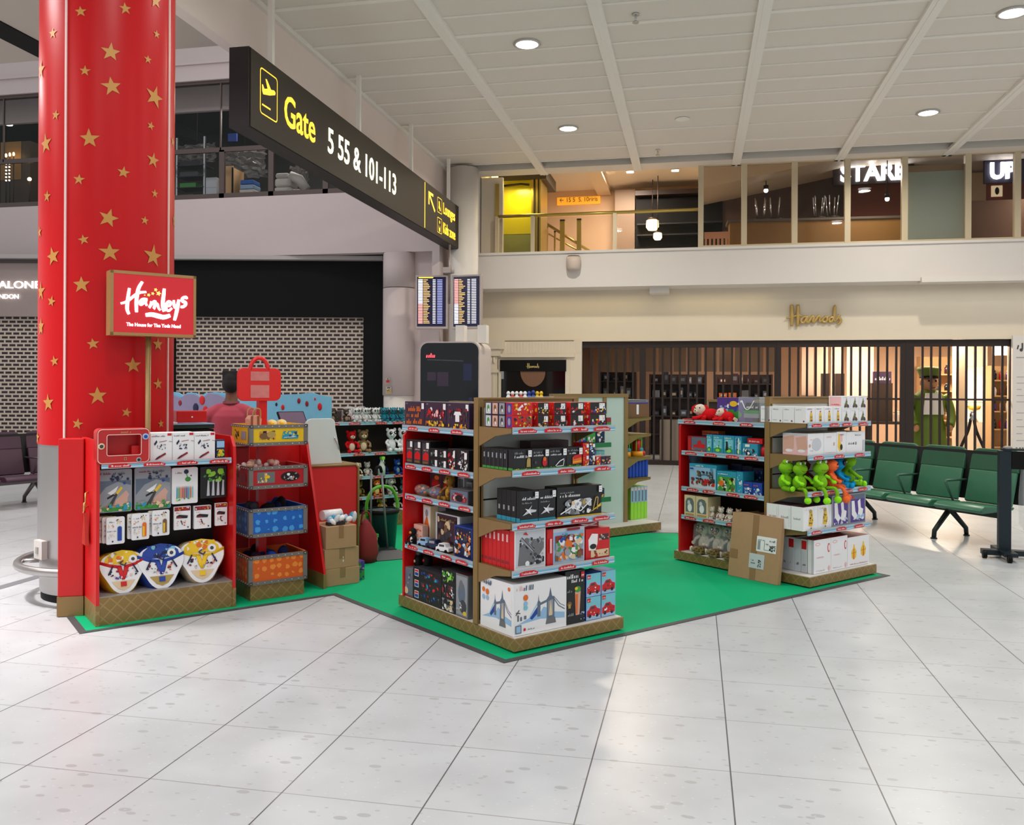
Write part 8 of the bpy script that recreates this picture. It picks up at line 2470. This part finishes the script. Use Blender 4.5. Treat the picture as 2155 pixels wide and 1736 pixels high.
b.ell((0, .0, 1.715), (.089, .107, .090), HAIR).ell((0, -.03, 1.67), (.086, .085, .09), HAIR).box(-.072, -.075, 1.72, .072, .085, 1.80, HAIR)
b.obj('hair', man, remesh=0.009)
for s in (-1, 1):
    B().ell((s * .03, .103, 1.672), (.013, .008, .008), K('w'), nu=10, nv=6).ell((s * .03, .110, 1.672), (.006, .003, .006), K('k'), nu=8, nv=5).obj('eye', man)
b = B()
b.lathe([(.001, .87), (.165, .87), (.172, 1.0), (.166, 1.14), (.184, 1.28), (.186, 1.36), (.15, 1.42), (.095, 1.462), (.07, 1.495), (.001, 1.5)], SHIRT, 32, (0, -.01, 0), sy=.68)
for s in (-1, 1):
    b.tube([(s * .03, -.02, 1.43), (s * .11, -.018, 1.415), (s * .195, -.01, 1.37), (s * .225, .02, 1.30), (s * .248, .05, 1.20)], [.06, .068, .074, .072, .07], SHIRT, 16)
b.obj('t_shirt', man, remesh=0.010)
B().tube([(.07 * cos(R(a)), -.012 + .064 * sin(R(a)), 1.492 + .012 * sin(R(a))) for a in range(0, 360, 20)], .012, M('collar_rib', (130, 50, 66), 0.8), 6, closed=True).obj('collar', man)
b = B()
b.ell((0, 0, .92), (.178, .128, .11), TROU)
for s in (-1, 1):
    b.tube([(s * .095, 0, .92), (s * .103, .015, .5), (s * .11, -.015, .07)], [.105, .085, .075], TROU, 14)
b.obj('trousers', man, remesh=0.012)
for s in (-1, 1):
    B().tube([(s * .11, -.08, .045), (s * .112, .05, .045), (s * .115, .17, .038)], [.044, .05, .036], BLACK, 12).obj('shoe', man)


# ---------------------------------------------------------------- rows of seats
def seat_row(nm, label, loc, rot, n, pitch, x0, legs, col, metal, arm, grey=False):
    t = thing(nm, label, 'seat row', (loc[0], loc[1], 0), rot)
    xe = x0 + pitch * n
    B().box(x0 + .02, -.05, .30, xe - .02, .05, .36, metal).obj('beam', t)
    B().box(x0 + .01, .30, .42, xe - .01, .325, .97, M('seat_dark_back', (20, 20, 20), 0.5)).obj('back_rail', t)
    for k in range(n):
        xa, xb = x0 + pitch * k + .035, x0 + pitch * (k + 1) - .035
        w = xb - xa
        prof = [(-.30, .40), (-.31, .375), (-.27, .355), (.0, .36), (.2, .37), (.22, .40), (.1, .405), (-.1, .425), (-.24, .432)]
        B().prism(prof, 'x', xa, xb, col, True).obj('seat_pan', t, bevel=.012)
        b = B()
        b.prism([(.17, .42), (.20, .40), (.29, .76), (.255, .765)], 'x', xa + .01, xb - .01, col, True)
        b.obj('backrest', t, bevel=.01)
        top = [(xa + .0, .0), (xb - .0, .0)] + [(xb - .09 + .09 * cos(R(a)), .16 + .09 * sin(R(a))) for a in range(0, 91, 18)] + [(xa + .09 + .09 * cos(R(a)), .16 + .09 * sin(R(a))) for a in range(90, 181, 18)]
        h = B().prism(top, 'y', -.022, .022, M('green_upholstery_darker', (36, 88, 62), 0.42, noise=0.05) if not grey else col)  # greens split: cushions lighter than headrests, to paint in their glossier reflection
        h.obj('headrest', t, (0, .278, .757), (R(-14), 0, 0), bevel=.014)
    for k in range(1, n):
        x = x0 + pitch * k
        B().tube([(x, .26, .64), (x, -.06, .64), (x, -.075, .625), (x, .06, .40)], .013 if not grey else .012, arm, 8).obj('armrest', t)
    for x in legs:
        lg = B()
        lg.tube([(x, .0, .32), (x, -.24, .09), (x, -.25, .01)], [.032, .026, .024], metal, 10).tube([(x, .0, .32), (x, .26, .09), (x, .27, .01)], [.032, .026, .024], metal, 10)
        lg.cyl(x, -.25, 0, .014, .035, metal, 12).cyl(x, .27, 0, .014, .035, metal, 12)
        lg.obj('leg', t)
    return t


GRN = M('green_upholstery', (52, 112, 84), 0.34, noise=0.06, scale=20)
seat_row('seat_row', 'row of green padded airport seats at the right behind the white-box gondola', (2.03, 11.70), R(-54), 5, .66, -1.32, (0.0, 1.32), GRN, M('dark_green_metal', (34, 46, 42), 0.4, 0.4), M('green_armrest', (58, 98, 80), 0.4, noise=0.03))
PUR = M('purple_upholstery', (66, 36, 56), 0.5, noise=0.06, scale=20)
seat_row('seat_row', 'row of dark purple airport seats at the left edge before the shutter', (-9.0, 10.6), R(71), 8, .60, -2.4, (-1.2, 0.0, 1.2, 2.2), PUR, M('grey_seat_metal', (110, 100, 104), 0.35, 0.7), M('grey_armrest', (120, 104, 110), 0.35, 0.6), True)

# ---------------------------------------------------------------- wheeled stand with a clear bag
t = thing('bag_stand', 'dark wheeled stand with a clear rubbish bag at the right edge', 'stand', (2.99, 9.45, 0), R(-3))
STM = M('dark_teal_metal', (24, 38, 46), 0.4, 0.3, noise=0.06)
B().box(-.055, -.04, .03, .055, .04, 1.06, STM).obj('upright', t, bevel=.005)
B().box(.50, -.04, .03, .61, .04, 1.06, STM).obj('upright', t, bevel=.005)
B().box(.055, -.045, .88, .50, .045, 1.05, BLACK).box(-.02, -.05, 1.06, .58, .05, 1.08, STM).obj('head_bar', t)
B().box(-.2, -.05, .03, .8, .05, .08, STM).box(-.06, -.25, .05, .06, .25, .085, STM).box(.5, -.25, .05, .62, .25, .085, STM).obj('base', t)
for x, y in ((-.19, -.07), (-.02, -.27), (.02, .27), (.56, -.27), (.56, .27)):
    B().tube([(x - .018, y, .036), (x + .018, y, .036)], .035, BLACK, 14).obj('caster', t)
b = B()
b.lathe([(.15, .88), (.17, .6), (.165, .34), (.11, .26), (.001, .25)], CLEAR, 20, c=(.30, 0, 0))
b.obj('clear_bag', t)
B().ell((.30, 0, .33), (.12, .12, .07), M('bag_rubbish', (70, 60, 58), 0.6, noise=0.3)).obj('rubbish', t)
B().ell((.02, -.03, 1.09), (.045, .03, .018), M('plastic_twist', (150, 144, 140), 0.3, noise=0.2), nu=10, nv=6).obj('bag_clip', t)

# ---------------------------------------------------------------- left gallery contents behind the glazing
ZG = 4.78


def gbox(nm, label, cat, px0, px1, py0, py1, Y, d, mat, group=None):
    xa, zt = at(px0, py0, Y)
    xb, zb = at(px1, py1, Y)
    t = thing(nm, label, cat, ((xa + xb) / 2, Y, max(zb, ZG)), 0, group)
    return t, xb - xa, zt - max(zb, ZG)


SHELF_LEVEL = at(500, 415, YL + 0.6)[1]
B().box(-20, YL + .45, ZG, -6.1, YL + 2.0, SHELF_LEVEL, M('dark_stage', (40, 34, 30), 0.6, noise=0.1)).obj('display_stage', label='long dark display stage along the left gallery glazing', cat='stage')


def on_stage(nm, label, cat, px0, px1, py0, Y, group=None):
    xa, zt = at(px0, py0, Y)
    xb, _ = at(px1, py0, Y)
    return thing(nm, label, cat, ((xa + xb) / 2, Y, SHELF_LEVEL), 0, group), xb - xa, zt - SHELF_LEVEL


BEIGE = M('beige_board', (206, 162, 110), 0.55, noise=0.05)
t, w, h = on_stage('cabinet_board', 'beige board with four dark round holes behind the left gallery glazing', 'board', 465, 490, 350, YL + .7)
B().box(-w / 2, 0, 0, w / 2, .03, h, BEIGE).box(w / 2 - .03, 0, 0, w / 2, .5, h * .95, BEIGE).obj('board', t)
b = B()
for k in range(4):
    b.tube([(-w * .22, -.004, h * (.3 + .18 * k)), (-w * .22, .0, h * (.3 + .18 * k))], .035, BLACK, 14)
b.obj('hole', t)
WCL = M('white_bedding', (214, 208, 200), 0.8, noise=0.12, scale=9, bump=0.3)
for k, (a, c, py, lb) in enumerate(((575, 612, 375, 'lowest'), (577, 610, 350, 'middle'), (578, 606, 337, 'topmost'))):
    xa, zt = at(a, py, YL + .8)
    xb, _ = at(c, py, YL + .8)
    z0 = (SHELF_LEVEL, SHELF_LEVEL + .24, SHELF_LEVEL + .44)[k]
    t = thing('folded_quilt', '%s white folded quilt in the stack behind the left gallery glazing' % lb, 'quilt', ((xa + xb) / 2, YL + .8, z0))
    w = xb - xa
    B().box(-w / 2, 0, 0, w / 2, .45, (.238, .198, .12)[k], WCL).obj('quilt', t, bevel=.06, seg=4)
xa, za = at(606, 360, YL + .8)
t = thing('rolled_quilt', 'rolled cream quilt sloping down right of the folded quilts', 'quilt', (xa, YL + .9, SHELF_LEVEL))
B().tube([(0, 0, .5), (.2, .05, .42), (.36, .1, .2)], [.11, .12, .1], WCL, 16).obj('roll', t)
t = thing('wrapped_bundle', 'white plastic-wrapped bundle under the rolled quilt', 'bundle', (xa + .18, YL + .8, SHELF_LEVEL))
b = B()
rr = random.Random(2)
for i in range(10):
    b.ell((rr.uniform(-.15, .2), rr.uniform(0, .2), .06 + rr.uniform(0, .08)), (.09, .08, .06), WCL, (rr.uniform(0, 3), rr.uniform(0, 3), 0), nu=10, nv=6)
b.obj('bundle', t)
t, w, h = on_stage('shirt_stack', 'blue and white folded linen stack right of the beige holed board', 'linen', 503, 535, 378, YL + .75)
for k in range(4):
    B().box(-w / 2 + .01 * k, 0, k * h / 4, w / 2 - .012 * k, .35, (k + .9) * h / 4, (WCL, WCL, M('pale_blue_linen', (150, 176, 206), 0.8, noise=0.1), M('blue_linen', (40, 96, 176), 0.8, noise=0.1))[k]).obj('fold', t, bevel=.015)
t, w, h = on_stage('white_carton', 'plain white carton left of the beige holed board in the left gallery', 'carton', 433, 456, 374, YL + .8)
B().box(-w / 2, 0, 0, w / 2, .3, h, K('z')).obj('carton', t, bevel=.004)
B().box(-w / 2, -.001, h * .55, w / 2, 0, h * .57, K('s')).obj('seam', t)
t, w, h = on_stage('steel_rack', 'slim steel rack with dark shelves next to the red pillar in the left gallery', 'rack', 372, 430, 290, YL + .9)
for x in (-w / 2, w / 2):
    B().box(x - .02, 0, 0, x + .02, .05, h, CHROME).obj('upright', t)
for k in range(4):
    B().box(-w / 2, 0, .08 + k * h * .17, w / 2, .4, .1 + k * h * .17, DARK).obj('shelf', t)
for k in range(4):
    B().box(-w * .4, .02, .1 + k * h * .17, w * (.1 + .08 * k), .3, .1 + k * h * .17 + .1, K('vgdk'[k])).obj('folded_stock', t)
# crumpled polythene sheets hanging behind the glass
FILM = M('crumpled_polythene', (150, 146, 142), 0.12, alpha=0.55, noise=0.5, scale=9, bump=1.0, spec=1.0)
for k, (a, c, p0, p1, lb) in enumerate(((470, 560, 320, 372, 'crumpled clear polythene sheet hanging above the beige holed board'), (612, 650, 350, 412, 'crumpled clear polythene sheet hanging right of the quilts'), (375, 455, 305, 340, 'crumpled clear polythene sheet over the steel rack'))):
    xa, zt = at(a, p0, YL + 1.3)
    xb, zb = at(c, p1, YL + 1.3)
    rr = random.Random(k + 5)
    N_ = 14
    vs, fs = [], []
    for j in range(N_):
        for i in range(N_):
            vs.append((xa + (xb - xa) * i / (N_ - 1) + rr.uniform(-.03, .03), YL + 1.3 + rr.uniform(-.09, .09), zb + (zt - zb) * j / (N_ - 1) + rr.uniform(-.03, .03)))
    for j in range(N_ - 1):
        for i in range(N_ - 1):
            fs.append((j * N_ + i, j * N_ + i + 1, (j + 1) * N_ + i + 1, (j + 1) * N_ + i))
    o = B().add(vs, fs, FILM).cyl((xa + xb) / 2, YL + 1.3, zt - .05, 8.56, .008, BROWN, 6).obj('polythene_sheet', label=lb, cat='plastic sheet')
    sheet0 = o if k == 0 else sheet0
xa, zt = at(488, 288, YL + 1.2)
B().box(xa - .1, YL + 1.2, zt - .1, xa + .12, YL + 1.24, zt + .08, K('b')).obj('blue_label', sheet0)
# angled dark beam and ceiling spots of the gallery
pa, pb_ = at(366, 262, YL + 1.6), at(505, 318, YL + 1.6)
B().prism([(pa[0] - .3, pa[1] + .2), (pb_[0], pb_[1] + .04), (pb_[0], pb_[1] - .12), (pa[0] - .3, pa[1] - .1)], 'y', YL + 1.6, YL + 1.9, BLACK).obj('trim_16', kind='structure')
for k, (px, py) in enumerate(((468, 222), (83, 248), (19, 263))):
    qd = ray(px, py)
    kk_ = (8.55 - EYE) / qd[2]
    B().lathe([(.001, 0), (.075, 0), (.09, .02)], M('gallery_spot_glow', (255, 250, 240), 0.5, e=8), 16).obj('gallery_spotlight', loc=(qd[0] * kk_, qd[1] * kk_, 8.54), label='small lit spotlight in the left gallery ceiling, ' + ('right of the red pillar', 'nearer one left of the red pillar', 'at the left edge')[k], cat='spotlight')
# warm window display left of the pillar
t, w, h = on_stage('dark_dresser', 'dark wooden dresser with warm lamps in the gallery left of the pillar', 'dresser', 2, 64, 300, YL + 1.0)
B().box(-w / 2, 0, 0, w / 2, .4, h, M('dresser_brown', (70, 50, 26), 0.5, noise=0.2)).obj('carcass', t)
B().box(-w / 2, -.01, h * .45, w * .2, 0, h, M('dresser_gold_panel', (150, 110, 46), 0.4, noise=0.15)).obj('door', t)
for k, (px, py) in enumerate(((16, 331), (24, 329), (32, 328))):
    xx, zz = at(px, py, YL + .9)
    t = thing('candle_lamp', 'small glowing candle lamp before the dark dresser, %s of three' % ('left', 'middle', 'right')[k], 'lamp', (xx, YL + .85, SHELF_LEVEL))
    B().cyl(0, 0, 0, zz - SHELF_LEVEL, .012, BROWN, 8).cyl(0, 0, 0, .015, .05, BROWN, 10).obj('stem', t)
    B().ell((0, 0, zz - SHELF_LEVEL + .03), (.025, .025, .05), WARMLAMP, nu=10, nv=7).obj('flame', t)
t, w, h = on_stage('glass_garland', 'garland of sparkling glass beads hanging below the candle lamps', 'garland', 8, 24, 345, YL + .7)
b = B()
for k in range(2):
    for j in range(6):
        b.ell((-.04 + .09 * k, 0, h - .08 * j), .022, M('glass_bead', (255, 246, 226), 0.1, e=1.5), nu=8, nv=6)
b.obj('beads', t)
B().cyl(-.04, 0.03, 0, h, .006, BROWN, 6).cyl(.05, 0.03, 0, h, .006, BROWN, 6).obj('stand', t)
xx, zz = at(62, 377, YL + .7)
t = thing('bright_ornament', 'small bright lamp ornament at the right end of the dark dresser', 'lamp', (xx, YL + .7, SHELF_LEVEL))
B().ell((0, 0, zz - SHELF_LEVEL), (.05, .04, .045), WARMLAMP).obj('bulb', t)
B().cyl(0, 0, 0, zz - SHELF_LEVEL - .03, .02, BROWN, 8).obj('stem', t)
